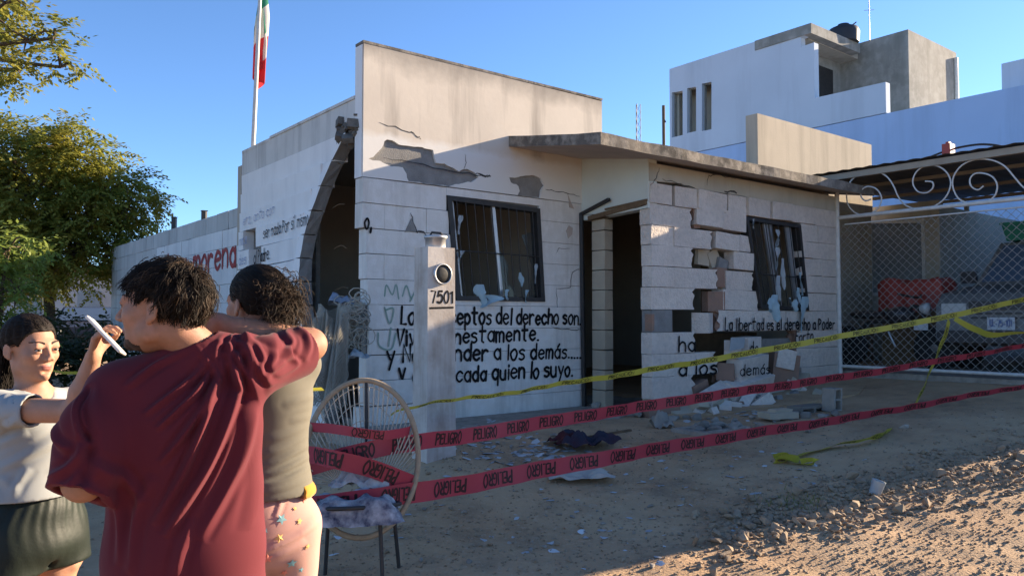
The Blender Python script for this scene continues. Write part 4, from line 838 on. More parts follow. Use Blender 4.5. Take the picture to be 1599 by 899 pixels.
for i, (px, py, d, r, lab) in enumerate(((60, 555, 10.5, 0.62, 'dark low shrub in the shade directly behind the girl'), (170, 560, 11.5, 0.6, 'dark low shrub between the girl and the block wall'), (-40, 560, 10, 0.8, 'dark low shrub at the left edge behind the girl'), (120, 530, 15, 0.8, 'dark shrub at the foot of the broad tree'), (20, 520, 15.5, 0.9, 'dark shrub below the broad tree at the left edge'))):
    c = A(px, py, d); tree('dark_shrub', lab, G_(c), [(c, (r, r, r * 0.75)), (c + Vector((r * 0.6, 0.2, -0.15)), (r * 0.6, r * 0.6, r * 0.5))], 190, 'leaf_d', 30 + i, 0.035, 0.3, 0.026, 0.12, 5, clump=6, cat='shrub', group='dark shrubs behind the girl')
# ---------------------------------------------------------------- far left: house and parked car
fh = A(125, 500, 34); fh.z = 0.3
far = thing('far_house', 'small white house with a red door far down the street, under the tree', 'house', fh)
M['far_white'] = mat('far_white', (0.45, 0.43, 0.40), 0.9, (0.33, 0.31, 0.29), 0.8, 0.6); M['far_red'] = mat('far_red', (0.30, 0.085, 0.055), 0.8, (0.2, 0.07, 0.05), 1.5, 0.6)
b = MB(); b.obox(fh + Vector((0, 2, 1.6)), (4.0, 0, 0), (0, 2, 0), (0, 0, 1.6)); b.build('wall', M['far_white'], far)
b = MB(); b.obox(fh + Vector((0, 1.9, 3.28)), (4.2, 0, 0), (0, 2.2, 0), (0, 0, 0.08)); b.build('roof', M['far_red'], far)
for x in (-2.2, 0.4):
    b = MB(); b.obox(fh + Vector((x, -0.03, 1.8)), (0.5, 0, 0), (0, 0.04, 0), (0, 0, 0.5)); w_ = b.build('window', M['dull_pane'], far)
    b = MB(); b.obox(fh + Vector((x, -0.09, 1.28)), (0.58, 0, 0), (0, 0.06, 0), (0, 0, 0.03)); b.build('sill', M['far_white'], w_)
b = MB(); b.obox(fh + Vector((2.1, -0.03, 1.05)), (0.42, 0, 0), (0, 0.04, 0), (0, 0, 1.05)); b.build('door', M['far_red'], far)
def lathe_wheel(mb, c, ax, r, w): mb.lathe(c, [(r * 0.62, -w / 2), (r * 0.96, -w / 2), (r, -w / 3), (r, w / 3), (r * 0.96, w / 2), (r * 0.62, w / 2)], 22, axis=ax)
M['tyre'] = mat('tyre', (0.02, 0.02, 0.02), 0.8); M['chrome'] = mat('chrome', (0.45, 0.45, 0.45), 0.3, metallic=0.9)
M['dark_paint'] = mat('dark_paint', (0.035, 0.032, 0.035), 0.35, spec=0.5); M['car_glass'] = mat('car_glass', (0.10, 0.14, 0.20), 0.1, spec=0.7); M['lamp_glass'] = mat('lamp_glass', (0.5, 0.5, 0.48), 0.2, spec=0.6)
def vehicle(name, label, cat, org, fwd, prof, half, glasses, wheels, body, wr, inset=0.16):
    """prof: side outline (x forward, z); glasses: list of side-outline quads (windscreen etc.) spanning the width."""
    fwd = Vector(fwd).normalized(); sd = Vector((-fwd.y, fwd.x, 0)); root = thing(name, label, cat, org); org = Vector(org)
    P = lambda x, y, z: org + fwd * x + sd * y + Vector((0, 0, z))
    zb = max(p[1] for p in prof) * 0.56
    def tum(z): return half - inset * max(0, (z - zb)) / 0.6
    n = len(prof); b = MB(); Lf = [P(x, tum(z), z) for x, z in prof]; Rt = [P(x, -tum(z), z) for x, z in prof]
    b.add(Lf + Rt, [(i, (i + 1) % n, n + (i + 1) % n, n + i) for i in range(n)])
    tr = tessellate_polygon([[Vector((x, z, 0)) for x, z in prof]]); b.add(Lf, [tuple(t) for t in tr]); b.add(Rt, [tuple(t)[::-1] for t in tr])
    bo = b.build('body', body, root, fix=True)
    md = bo.modifiers.new('bevel', 'BEVEL'); md.width = 0.05; md.segments = 3; md.limit_method = 'ANGLE'
    for (q0, q1) in glasses:                                     # windscreen / rear window: lies on the slope q0-q1
        d_ = Vector((q1[0] - q0[0], 0, q1[1] - q0[1])); nn = Vector((-d_.z, 0, d_.x)).normalized() * (1 if q0[0] > q1[0] else -1)
        if nn.z < 0: nn = -nn
        b = MB(); vs = [P(q[0] + nn.x * o, s * (tum(q[1]) - 0.07), q[1] + nn.z * o) for o in (0.0, 0.016) for q, s in ((q0, 1), (q0, -1), (q1, -1), (q1, 1))]
        b.hexa(vs); b.build('windscreen', M['car_glass'], root)
    for x, s in wheels:
        b = MB(); lathe_wheel(b, P(x, s * (half - 0.09), wr), sd, wr, 0.2); w_ = b.build('wheel', M['tyre'], root)
        b = MB(); b.lathe(P(x, s * (half - 0.09), wr), [(wr * 0.3, -0.07), (wr * 0.64, -0.085), (wr * 0.64, 0.085), (wr * 0.3, 0.07)], 18, axis=sd); b.build('rim', M['chrome'], w_)
    return root, P, tum
cb = A(142, 510, 24); cb = G_(cb)
car, P, tum = vehicle('parked_car', 'dark car with pale blue windscreen parked under the tree far left', 'car', cb, (0.35, -1, 0), [(-2.0, 0.35), (-2.05, 0.75), (-1.9, 1.0), (-1.35, 1.05), (-0.9, 1.48), (0.35, 1.50), (1.0, 1.06), (1.9, 0.92), (2.05, 0.7), (2.05, 0.35)], 0.86, [((0.96, 1.09), (0.42, 1.46)), ((-1.32, 1.09), (-0.95, 1.44))], [(1.3, 1), (1.3, -1), (-1.3, 1), (-1.3, -1)], M['dark_paint'], 0.31)
for s in (-1, 1):
    b = MB(); b.obox(P(2.0, s * 0.6, 0.76), P(0.06, 0, 0) - P(0, 0, 0), P(0, 0.17, 0) - P(0, 0, 0), Vector((0, 0, 0.07))); b.build('headlight', M['lamp_glass'], car)
# ---------------------------------------------------------------- pickup behind the gate
M['grey_paint'] = mat('grey_paint', (0.17, 0.165, 0.155), 0.4, (0.13, 0.125, 0.12), 3, 0.5, spec=0.5)
to = TU(9.6, 2.95, 0.76)
truck, P, tum = vehicle('pickup_truck', 'grey pickup truck parked nose-out in the carport behind the gate', 'pickup truck', to, -DR, [(-2.6, 0.45), (-2.65, 1.15), (-0.55, 1.15), (-0.42, 1.72), (-0.2, 1.80), (0.55, 1.78), (1.05, 1.16), (2.05, 1.02), (2.22, 0.85), (2.25, 0.40), (1.9, 0.33)], 0.90, [((1.03, 1.20), (0.60, 1.72)), ((-0.56, 1.2), (-0.45, 1.66))], [(1.45, 1), (1.45, -1), (-1.55, 1), (-1.55, -1)], M['grey_paint'], 0.36)
b = MB(); b.obox(P(2.26, 0, 0.46), P(.05, 0, 0) - P(0, 0, 0), P(0, .86, 0) - P(0, 0, 0), Vector((0, 0, 0.075))); b.build('bumper', M['dark_paint'], truck)
b = MB()
for k in range(4): b.obox(P(2.225, 0, 0.70 + 0.055 * k), P(.025, 0, 0) - P(0, 0, 0), P(0, .48, 0) - P(0, 0, 0), Vector((0, 0, 0.012)))
b.obox(P(2.20, 0, 0.78), P(.02, 0, 0) - P(0, 0, 0), P(0, .5, 0) - P(0, 0, 0), Vector((0, 0, 0.13))); tag(b.build('grille', M['dark_paint'], truck), kind='stuff')
for s in (-1, 1):
    b = MB(); b.obox(P(2.19, s * 0.68, 0.80), P(.04, 0, 0) - P(0, 0, 0), P(0, .15, 0) - P(0, 0, 0), Vector((0, 0, 0.085))); b.build('headlight', M['lamp_glass'], truck)
    b = MB(); b.obox(P(0.9, s * 1.0, 1.28), P(.04, 0, 0) - P(0, 0, 0), P(0, .10, 0) - P(0, 0, 0), Vector((0, 0, 0.085))); b.build('wing_mirror', M['dark_paint'], truck)
plu, plz = att(1563, 505, 7.30); b = MB(); b.obox(TU(7.30, plu, plz), NF * 0.155, DR * 0.006, Vector((0, 0, 0.078))); pl = b.build('licence_plate', mat('plate', (0.50, 0.52, 0.54), 0.5), truck)
M['plate_blue'] = mat('plate_blue', (0.12, 0.16, 0.30), 0.6)
b = MB(); rg = random.Random(2); letters(b, 'UL-75-101', 0, 0, 0.05, lambda a, c, o: TU(7.293 - o, plu - 0.12 + a, plz - 0.035 + c), w=0.26, off=0.003, width=0.24); b.build('plate_number', M['plate_blue'], pl)
b = MB(); gc = TU(9.35, 2.55, 2.57); M['green_plastic'] = mat('green_plastic', (0.03, 0.20, 0.12), 0.5)
b.hexa([gc + DR * a * .2 + NF * c * .26 for a, c in ((-1, -1), (1, -1), (1, 1), (-1, 1))] + [gc + DR * a * .24 + NF * c * .31 + Vector((0, 0, 0.24)) for a, c in ((-1, -1), (1, -1), (1, 1), (-1, 1))])
b.obox(gc + Vector((0, 0, 0.25)), DR * 0.26, NF * 0.33, Vector((0, 0, 0.015))); tag(b.build('green_crate', M['green_plastic']), 'green plastic crate on the roof of the pickup behind the gate', 'crate')
# red tarpaulin over boxes, motorcycle in front
b = MB(); ru0, rz0 = att(1372, 488, 8.0); ru1, rz1 = att(1470, 436, 8.0)
def tarp(a, c):
    an = 2 * math.pi * a; s = max(abs(math.cos(an)), abs(math.sin(an))); x, y = math.cos(an) / s, math.sin(an) / s; k = min(1, c * 1.5); drop = max(0, (c - 0.62) / 0.38)
    return TU(8.25 + 0.28 * y * k, (ru0 + ru1) / 2 + (ru1 - ru0) / 2 * x * k, rz1 + 0.03 * math.sin(7 * x) * k - drop * (rz1 - rz0) * (1 + 0.06 * math.sin(9 * an)) + 0.03 * math.sin(5 * an) * k) + (DR * math.sin(13 * an) + NF * math.cos(11 * an)) * 0.03 * drop
b.grid(tarp, 64, 18); tag(b.build('red_tarpaulin', M['red_plastic']), 'faded red tarpaulin over a pile behind the gate', 'tarpaulin')
b = MB(); b.obox(TU(8.25, (ru0 + ru1) / 2, (0.74 + rz1 - 0.05) / 2), DR * 0.24, NF * (ru1 - ru0) * 0.45, Vector((0, 0, (rz1 - 0.79) / 2))); b.obox(TU(8.25, (ru0 + ru1) / 2, 1.0), DR * 0.26, NF * (ru1 - ru0) * 0.47, Vector((0, 0, 0.02))); tag(b.build('wooden_box', M['wood']), 'dark wooden box under the red tarpaulin', 'box')
mo = TU(7.55, 1.35, 0.76); mc_ = thing('motorcycle', 'dark motorcycle with a small plate standing just behind the gate', 'motorcycle', mo); md_ = NF; ms = DR
for s in (-0.62, 0.62):
    b = MB(); lathe_wheel(b, mo + md_ * s + Vector((0, 0, 0.29)), ms, 0.29, 0.10); w_ = b.build('wheel', M['tyre'], mc_)
    b = MB(); b.lathe(mo + md_ * s + Vector((0, 0, 0.29)), [(0.05, -.05), (0.19, -.02), (0.19, .02), (0.05, .05)], 16, axis=ms); b.build('rim', M['chrome'], w_)
b = MB(); b.tube(crom([mo + md_ * -0.62 + Vector((0, 0, 0.29)), mo + md_ * -0.3 + Vector((0, 0, 0.62)), mo + md_ * 0.1 + Vector((0, 0, 0.66)), mo + md_ * 0.38 + Vector((0, 0, 0.85)), mo + md_ * 0.62 + Vector((0, 0, 0.29))], 5), 0.03, 8); b.build('frame', M['black_metal'], mc_)
b = MB(); b.ellipsoid(mo + md_ * 0.15 + Vector((0, 0, 0.74)), (0.2, 0.2, 0.12)); b.build('fuel_tank', M['dark_paint'], mc_)
b = MB(); b.ellipsoid(mo + md_ * -0.3 + Vector((0, 0, 0.74)), (0.27, 0.27, 0.06)); b.build('seat', M['black_metal'], mc_)
b = MB(); b.tube(crom([mo + md_ * 0.28 + ms * -0.34 + Vector((0, 0, 1.02)), mo + md_ * 0.38 + ms * -0.1 + Vector((0, 0, 0.98)), mo + md_ * 0.38 + ms * 0.1 + Vector((0, 0, 0.98)), mo + md_ * 0.28 + ms * 0.34 + Vector((0, 0, 1.02))], 5), 0.016, 7); b.build('handlebar', M['black_metal'], mc_)
b = MB(); b.lathe(mo + md_ * 0.5 + Vector((0, 0, 0.82)), [(0.04, -.08), (0.08, -.02), (0.085, 0.03), (0, 0.05)], 16, axis=md_); b.build('headlamp', M['lamp_glass'], mc_)
b = MB(); b.obox(TU(7.3, att(1438, 510, 7.3)[0], att(1438, 510, 7.3)[1]), NF * 0.09, DR * 0.005, Vector((0, 0, 0.045))); b.build('licence_plate', bpy.data.materials['plate'], mc_)
b = MB(); b.tube([TU(7.35, *att(1387, 518, 7.35)), TU(7.35, *att(1398, 541, 7.35))], 0.014, 8); b.build('shock_absorber', M['chrome'], mc_)

# ---------------------------------------------------------------- oval string chair, nets, tapes
M['rattan'] = mat('rattan', (0.34, 0.26, 0.17), 0.7, (0.22, 0.16, 0.10), 25, 0.6, 0.2, 80); M['string'] = mat('string', (0.50, 0.44, 0.34), 0.8, (0.38, 0.32, 0.24), 20, 0.5)
CD = 4.55; cs = CD / FPX
hoopc = A(566, 711, CD)
tilt = R(24); ax1 = Vector((0.985, 0.17, 0)).normalized(); ax2 = Vector((0, math.sin(tilt), math.cos(tilt)))
ax2 = (ax2 - ax1 * ax1.dot(ax2)).normalized()
HW, HH = 86 * cs, 112 * cs / math.cos(tilt)
def hoop(a, k=1.0): return hoopc + ax1 * HW * math.sin(a) * k + ax2 * HH * math.cos(a) * k
cfoot = hoop(math.pi); chg = gz(cfoot.x, cfoot.y)
chair = thing('string_chair', 'round-backed string chair with an oval cane hoop and black legs, wrapped in red tape', 'chair', Vector((hoopc.x, hoopc.y, chg)))
b = MB(); b.tube([hoop(2 * math.pi * i / 64) for i in range(64)], 0.0165, 9, closed=True); b.build('hoop', M['rattan'], chair)
seatn = Vector((0, -1, 0))
def seat_pt(a, k=1.0):                                           # seat ring in front of the lower hoop
    c = hoop(math.pi, 0.58) + Vector((0, -0.16, 0.02)); return c + ax1 * 0.235 * math.sin(a) * k + Vector((0, -0.21, 0.035)) * math.cos(a) * k
b = MB(); b.tube([seat_pt(2 * math.pi * i / 40) for i in range(40)], 0.011, 8, closed=True); b.build('seat_ring', M['black_metal'], chair)
b = MB()
for i in range(39):
    a = -1.9 + 3.8 * i / 38; e = hoopc - ax2 * HH * 0.36 + ax1 * 0.13 * math.sin(a) + Vector((0, 0.02, 0)); b.tube([hoop(a), hoop(a).lerp(e, 0.5) + Vector((0, 0.05, -0.01)), e], 0.0042, 5, cap=False)
tag(b.build('back_strings', M['string'], chair), kind='stuff')
b = MB()
for k in (0.38, 0.62, 0.84):
    b.tube([hoop(-1.6 + 3.2 * i / 20, k) + Vector((0, 0.045 * math.sin(math.pi * k), 0)) + ax2 * 0.03 for i in range(21)], 0.003, 5, cap=False)
tag(b.build('cross_strings', M['string'], chair), kind='stuff')
b = MB()
for i in range(24):
    a = 2 * math.pi * i / 24; b.tube([seat_pt(a), seat_pt(a, 0.5) + Vector((0, 0, -0.035)), seat_pt(a, 0.0) + Vector((0, 0, -0.045))], 0.0035, 5, cap=False)
tag(b.build('seat_strings', M['string'], chair), kind='stuff')
b = MB(); b.tube(crom([hoop(0.05), hoopc + Vector((0.01, 0.07, 0)), hoop(math.pi, 0.55) + Vector((0, 0.03, 0))], 6), 0.009, 7); b.build('back_rod', M['black_metal'], chair)
for s, f in ((-1, -1), (1, -1), (-1, 1), (1, 1)):
    top = seat_pt(s * (0.7 if f < 0 else 2.3)); ft = top + ax1 * 0.03 * s + Vector((0, 0.05 * f, 0)); ft.z = gz(ft.x, ft.y) - 0.005
    b = MB(); b.tube([top, ft], 0.011, 8); b.build('leg', M['black_metal'], chair)
def crumple(mb, c, sx, sy, h, seed, ang=0, n=16, mt=0, drape=0.0):
    def fn(a, e):
        x, y = (a - .5) * 2, (e - .5) * 2; r = max(abs(x), abs(y)); v = Vector((x * 2.1, y * 2.1, seed))
        q = 1 + 0.28 * noise.noise(Vector((math.atan2(y, x) * 1.3, seed, 1)))
        zz = h * (0.55 + 0.9 * noise.noise(v) + 0.22 * noise.noise(v * 2.3)) * (1 - 0.6 * r ** 3)
        X, Y = x * sx * q, y * sy * q
        return Vector(c) + Vector((X * math.cos(ang) - Y * math.sin(ang), X * math.sin(ang) + Y * math.cos(ang), max(0.004, zz) - drape * max(0, r - 0.7)))
    mb.grid(fn, n, n, mt)
M['blanket'] = mat('blanket', (0.42, 0.41, 0.42), 0.95, (0.03, 0.03, 0.06), 11, 1.0, 0.2, 60); M['white_cloth'] = mat('white_cloth', (0.42, 0.40, 0.365), 0.95, (0.30, 0.275, 0.235), 5, 0.6, 0.2, 60)
M['dark_cloth'] = mat('dark_cloth', (0.022, 0.026, 0.045), 0.95, (0.06, 0.018, 0.022), 5, 0.8, 0.3, 60)
b = MB(); crumple(b, seat_pt(0, 0) + Vector((0, -0.01, 0.012)), 0.25, 0.24, 0.09, 3.3, 0.2, 26, drape=0.25); tag(b.build('patterned_blanket', M['blanket']), 'crumpled dark and white patterned blanket on the chair seat', 'blanket')
b = MB(); crumple(b, hoop(math.pi, 0.42) + Vector((0, -0.04, 0.0)), 0.17, 0.08, 0.15, 8.1, 0.1, 18); tag(b.build('newspaper', mat('newsprint', (0.42, 0.40, 0.385), 0.95, (0.22, 0.17, 0.17), 22, 0.8)), 'crumpled newspaper against the chair back', 'newspaper')
# fishing net piled at the broken corner
M['net'] = mat('net', (0.40, 0.37, 0.31), 0.9, (0.28, 0.255, 0.205), 15, 0.6); M['net_blue'] = mat('net_blue', (0.16, 0.20, 0.27), 0.9, (0.3, 0.32, 0.35), 15, 0.6)
def net(mb, top, bot, w0, w1, depth, seed, n=26, m=30):
    def pt(a, c):
        p = Vector(top).lerp(Vector(bot), c); w = w0 + (w1 - w0) * c; ph = seed + 6 * a
        return p + Vector(((a - .5) * w, -depth * math.sin(math.pi * a) * (0.6 + 0.5 * math.sin(ph * 2.3 + 3 * c)) + 0.03 * math.sin(23 * a + seed), 0.04 * math.sin(9 * a + 4 * c + seed) + 0.03 * noise.noise(Vector((a * 6, c * 6, seed)))))
    for k in (-1, 1):
        for i in range(-m, n + m):
            P_ = []
            for j in range(m + 1):
                a = (i + k * j * 0.8) / n
                if 0 <= a <= 1: P_.append(pt(a, j / m))
                elif len(P_) > 1: break
            if len(P_) > 2: mb.tube(P_, 0.0028, 3, cap=False)
b = MB(); net(b, A(522, 480, 7.1), A(505, 640, 6.6), 0.30, 0.42, 0.25, 1.0); net(b, A(512, 500, 7.0), A(500, 600, 6.7), 0.26, 0.36, 0.32, 4.0); net(b, A(520, 486, 6.95), A(508, 630, 6.6), 0.3, 0.34, 0.14, 6.0)
tag(b.build('fishing_net', M['net']), 'pale fishing net hanging from the broken corner behind the chair', 'net')
b = MB(); rg = random.Random(17)
for i in range(70):
    c = A(552 + rg.gauss(0, 8), 500 + rg.gauss(0, 20), 7.2 + rg.uniform(-.1, .2)); r = rg.uniform(0.05, 0.13); m3 = Matrix.Rotation(rg.uniform(0, 6), 3, 'Z') @ Matrix.Rotation(rg.uniform(0.4, 1.5), 3, 'X')
    b.tube([c + m3 @ Vector((r * math.cos(6.283 * j / 12), r * 0.7 * math.sin(6.283 * j / 12), 0.01 * math.sin(j * 2))) for j in range(12)], 0.005, 4, closed=True)
tag(b.build('rope_tangle', M['net']), 'tangled heap of grey rope stuffed into the wall gap', 'rope')
b = MB(); crumple(b, A(560, 560, 7.0), 0.10, 0.08, 0.10, 5.5, 0.4, 12); tag(b.build('plastic_bag', M['pale_cloth']), 'pale plastic bag below the rope tangle', 'bag')
b = MB(); crumple(b, A(532, 478, 7.5), 0.12, 0.1, 0.12, 2.5, 0.4, 12); tag(b.build('blue_bag', M['net_blue']), 'dull blue bag on top of the rope tangle', 'bag')
# tapes
M['red_tape'] = mat('red_tape', (0.44, 0.050, 0.075), 0.45, (0.36, 0.04, 0.062), 4, 0.5, trans=0.35, spec=0.5); M['yellow_tape'] = mat('yellow_tape', (0.50, 0.46, 0.06), 0.45, (0.43, 0.40, 0.07), 4, 0.5, trans=0.35, spec=0.5)
M['tape_print'] = mat('tape_print', (0.035, 0.012, 0.014), 0.5); M['tape_print_yellow'] = mat('tape_print_yellow', (0.03, 0.028, 0.01), 0.5)
def tape(name, label, pts, width, twist, words, mt, pm, xh, period, flip=False, start=0.1, seed=1, group='barrier tapes', wave=0.006):
    """pts: world points; width: list or number; twist: list of roll angles (0 = face towards the street)."""
    P_ = crom(pts, 14); n = len(P_); T = [0.0]
    for i in range(1, n): T.append(T[-1] + (P_[i] - P_[i - 1]).length)
    tot = T[-1]; ks = [t / tot for t in T]
    W_ = width if isinstance(width, (list, tuple)) else [width, width]
    def fr(s):
        s = min(max(s, 0), tot); i = min(max(int(np.searchsorted(T, s)) - 1, 0), n - 2); k = (s - T[i]) / max(1e-9, T[i + 1] - T[i]); p = P_[i].lerp(P_[i + 1], k); d = (P_[i + 1] - P_[i]).normalized()
        sd = Vector((0, 0, 1)) - d * d.z
        if sd.length < 0.05: sd = DR - d * d.dot(DR)
        sd.normalize(); kk = s / tot; ang = interp(kk, np.linspace(0, 1, len(twist)), twist) + 0.25 * noise.noise(Vector((s * 1.6, seed, 0)))
        nn = d.cross(sd); 
        if nn.dot(EYE - p) < 0: nn = -nn
        return p, sd * math.cos(ang) + nn * math.sin(ang), nn * math.cos(ang) - sd * math.sin(ang), interp(kk, np.linspace(0, 1, len(W_)), W_)
    w0_ = max(W_)
    def fn(s, v, o):                                            # v across: a fraction for the strip, metres for print
        p, a, c, w = fr(s); return p + a * (v * w if o == 0 else max(-0.47, min(0.47, v / max(w0_, 1e-6))) * w) + c * (o + wave * math.sin(s * 17 + seed) + wave * 1.3 * math.cos(s * 5))
    b = MB(); N_ = max(30, int(tot / 0.05)); b.grid(lambda a, c: fn(a * tot, c - 0.5, 0), N_, 4); o = b.build(name, M[mt]); tag(o, label, 'barrier tape', group)
    if words:
        m_ = MB(); s = start; w0 = W_[0]
        k_ = 0
        while s < tot - period * 0.8:
            wd = words[k_ % len(words)]; k_ += 1
            letters(m_, wd, 0, 0, xh, lambda a, c, o, s=s: fn(s + a, c - xh * 0.8, o), w=0.30, off=0.0016, width=period * 0.62, flip=flip, mat=0); s += period
        tag(m_.build('printed_words', M[pm], o), kind='stuff')
    return o
chl = A(478, 722, 4.25); F1 = A(1650, 536, 9.6)
tape('red_tape', 'upper red warning tape running from the string chair towards the gate', [A(474, 730, 4.5), A(590, 700, 4.55), A(760, 675, 5.3), A(900, 651, 6.0), A(1150, 612, 7.2), A(1350, 583, 8.0), A(1660, 530, 8.6), A(2000, 478, 9.0)], [0.105, 0.10, 0.09, 0.07, 0.05, 0.03], [0.0, 0.1, 0.2, 0.4, 0.6, 0.8], ['PELIGRO'], 'red_tape', 'tape_print', 0.042, 0.36, start=0.2, seed=2)
tape('red_tape', 'lower red warning tape sagging from the chair across the yard', [A(474, 792, 4.42), A(560, 782, 4.25), A(720, 757, 4.8), A(900, 723, 5.5), A(1150, 680, 6.6), A(1350, 648, 7.4), A(1660, 592, 8.1), A(2000, 540, 8.6)], [0.12, 0.115, 0.095, 0.07, 0.045, 0.028], [0.1, 0.0, 0.2, 0.4, 0.6, 0.8], ['PELIGRO'], 'red_tape', 'tape_print', 0.046, 0.40, flip=True, start=0.15, seed=5)
tape('red_tape', 'red tape stretched across the chair back, upper of the wraps', [A(478, 664, 4.62), A(540, 672, 4.4), A(600, 680, 4.42), A(640, 672, 4.66)], 0.055, [0.2, 0.0, 0.1, 0.2], ['PELIGRO'], 'red_tape', 'tape_print', 0.025, 0.30, flip=True, start=0.4, seed=7)
tape('red_tape', 'red tape crossing down over the chair seat, lower of the wraps', [A(474, 708, 4.5), A(520, 716, 4.32), A(590, 735, 4.36), A(650, 758, 4.55)], 0.10, [0.1, 0.0, 0.2, 0.1], ['PELIGRO'], 'red_tape', 'tape_print', 0.042, 0.34, flip=True, start=0.12, seed=9)
tape('yellow_tape', 'long yellow caution tape stretched from the chair across the house front', [A(607, 650, 4.75), A(640, 635, 4.85), A(780, 615, 5.6), A(910, 594, 6.4), A(1100, 563, 7.4), A(1340, 520, 8.3), A(1480, 494, 8.7), A(1660, 456, 9.0), A(2000, 400, 9.4)], [0.03, 0.05, 0.06, 0.062, 0.052, 0.045], [0.9, 0.4, 0.1, 0.0, 0.2, 0.4], ['PRECAUCION'], 'yellow_tape', 'tape_print_yellow', 0.024, 0.55, start=0.25, seed=4)
e1 = onground(1365, 690); e2 = onground(1290, 702); e3 = onground(1212, 722); up = Vector((0, 0, 0.02))
tape('yellow_tape', 'yellow tape hanging down from the long one and trailing along the ground', [A(1482, 500, 8.68), A(1462, 560, 8.5), A(1432, 625, 8.2), A(1408, 660, 7.9), e1 + up * 2, e2 + up, e3 + up], 0.09, [0.1, 0.4, 0.1, 0.3, 1.2, 1.4], ['PRECAUCION'], 'yellow_tape', 'tape_print_yellow', 0.03, 0.62, start=0.1, seed=11)
tape('yellow_tape', 'short yellow tape end drooping to the right from the knot', [A(1490, 497, 8.7), A(1525, 515, 8.7), A(1560, 523, 8.6), A(1660, 512, 8.5)], [0.05, 0.08, 0.03, 0.03], [0.2, 0.4, 1.0, 1.2], None, 'yellow_tape', 'tape_print_yellow', 0.03, 0.6, seed=13)
tape('yellow_tape', 'thin yellow tape stretched behind the girl to the string chair', [A(-60, 570, 6.5), A(100, 580, 6.2), A(300, 596, 5.6), A(505, 606, 4.9)], 0.035, [0.9, 0.7, 0.9], None, 'yellow_tape', 'tape_print_yellow', 0.02, 0.6, seed=15)
b = MB()
for i, a in enumerate(np.linspace(0, 9.5, 60)):
    pass
pts = [e3 + Vector((0.10 * math.sin(a * 1.7) + 0.02 * a, 0.07 * math.cos(a * 1.1) - 0.01 * a, 0.035 + 0.03 * math.sin(a * 2.3))) for a in np.linspace(0, 9.5, 26)]
tape('yellow_tape', 'crumpled bunch of yellow tape on the dirt in front of the house', pts, 0.06, [0.3, 1.2, 0.2, 1.4, 0.6], None, 'yellow_tape', 'tape_print_yellow', 0.03, 0.6, seed=19)

# ---------------------------------------------------------------- rubble, scraps and stones on the ground
M['shard'] = mat('shard', (0.40, 0.42, 0.43), 0.8, (0.28, 0.29, 0.30), 9, 0.6, 0.2, 60, objvar=0.25); M['chunk'] = mat('chunk', (0.28, 0.25, 0.215), 1.0, (0.19, 0.165, 0.14), 9, 0.6, 0.6, 60, objvar=0.25)
M['stone'] = mat('stone', (0.27, 0.20, 0.135), 0.95, (0.19, 0.138, 0.09), 7, 0.7, 0.5, 70, var2=(0.36, 0.29, 0.21), scale2=17)
M['paper'] = mat('paper', (0.55, 0.56, 0.57), 0.9, (0.42, 0.43, 0.45), 12, 0.5)
def rock(seed, flat=0.5, n=7):
    rg = random.Random(seed); bm = bmesh.new(); pts = [Vector((rg.gauss(0, 1), rg.gauss(0, 1), rg.gauss(0, 1))).normalized() for _ in range(14)]
    for p in pts: bm.verts.new((p.x * 0.5 * rg.uniform(.8, 1.1), p.y * 0.4 * rg.uniform(.7, 1.1), p.z * 0.5 * flat * rg.uniform(.8, 1)))
    bmesh.ops.convex_hull(bm, input=bm.verts); bmesh.ops.delete(bm, geom=[v for v in bm.verts if not v.link_faces], context='VERTS'); me = bpy.data.meshes.new('rock'); bm.to_mesh(me); bm.free(); return me
def rocks(mt, flat, k): 
    out = []
    for i in range(k): me = rock(i * 13 + int(flat * 100), flat); me.materials.append(M[mt]); out.append(me)
    return out
RS_ = {'shard': rocks('shard', 0.10, 6), 'chunk': rocks('chunk', 0.6, 6), 'stone': rocks('stone', 0.65, 6), 'paper': rocks('paper', 0.03, 4)}
rd = random.Random(77)
def lay(kind, name, label, cat, group, p, size, tilt=0.15):
    o = bpy.data.objects.new(name, rd.choice(RS_[kind])); COL.objects.link(o); z = rough(p.x, p.y); tu_ = to_tu(p)
    if -0.35 < tu_[0] < 2.9 and 0 < tu_[1] < 0.85: z = max(z, 0.43)
    o.location = (p.x, p.y, z + size * (0.16 if kind in ('stone', 'chunk') else 0.035)); o.rotation_euler = (rd.gauss(0, tilt), rd.gauss(0, tilt), rd.uniform(0, 6.28)); o.scale = (size, size * rd.uniform(.7, 1.2), size * rd.uniform(.8, 1.2)); WORG[o.name] = Vector(o.location)
    return tag(o, label, cat, group)
def scatter(n, cx, cy, sx, sy, kind, name, label, cat, group, s0, s1):
    for _ in range(n):
        p = onground(min(1598, max(500, rd.gauss(cx, sx))), max(640, rd.gauss(cy, sy))); d = p.y
        if to_tu(p)[1] < 0.1 and to_tu(p)[0] < 2.9 or to_tu(p)[1] < 1.25 and to_tu(p)[0] >= 2.9: continue
        lay(kind, name, label, cat, group, p, rd.uniform(s0, s1))
SH = 'pale shards on the dirt'; RL = 'lumps of rubble'
for n, cx, cy, sx, sy, lab, s0, s1 in ((75, 770, 700, 55, 20, 'small pale shard among those lying round the foot of the meter post', .04, .13), (45, 860, 705, 30, 12, 'pale shard in the litter beside the heap of dark clothes', .05, .15), (40, 1180, 650, 60, 12, 'pale shard lying under the broken block wall', .05, .14), (70, 930, 790, 150, 50, 'small pale shard scattered on the open dirt below the lower red tape', .02, .075), (45, 1150, 720, 120, 30, 'pale shard on the dirt right of the off-white sack', .03, .09)):
    scatter(n, cx, cy, sx, sy, 'shard', 'plaster_shard', lab, 'debris', SH, s0, s1)
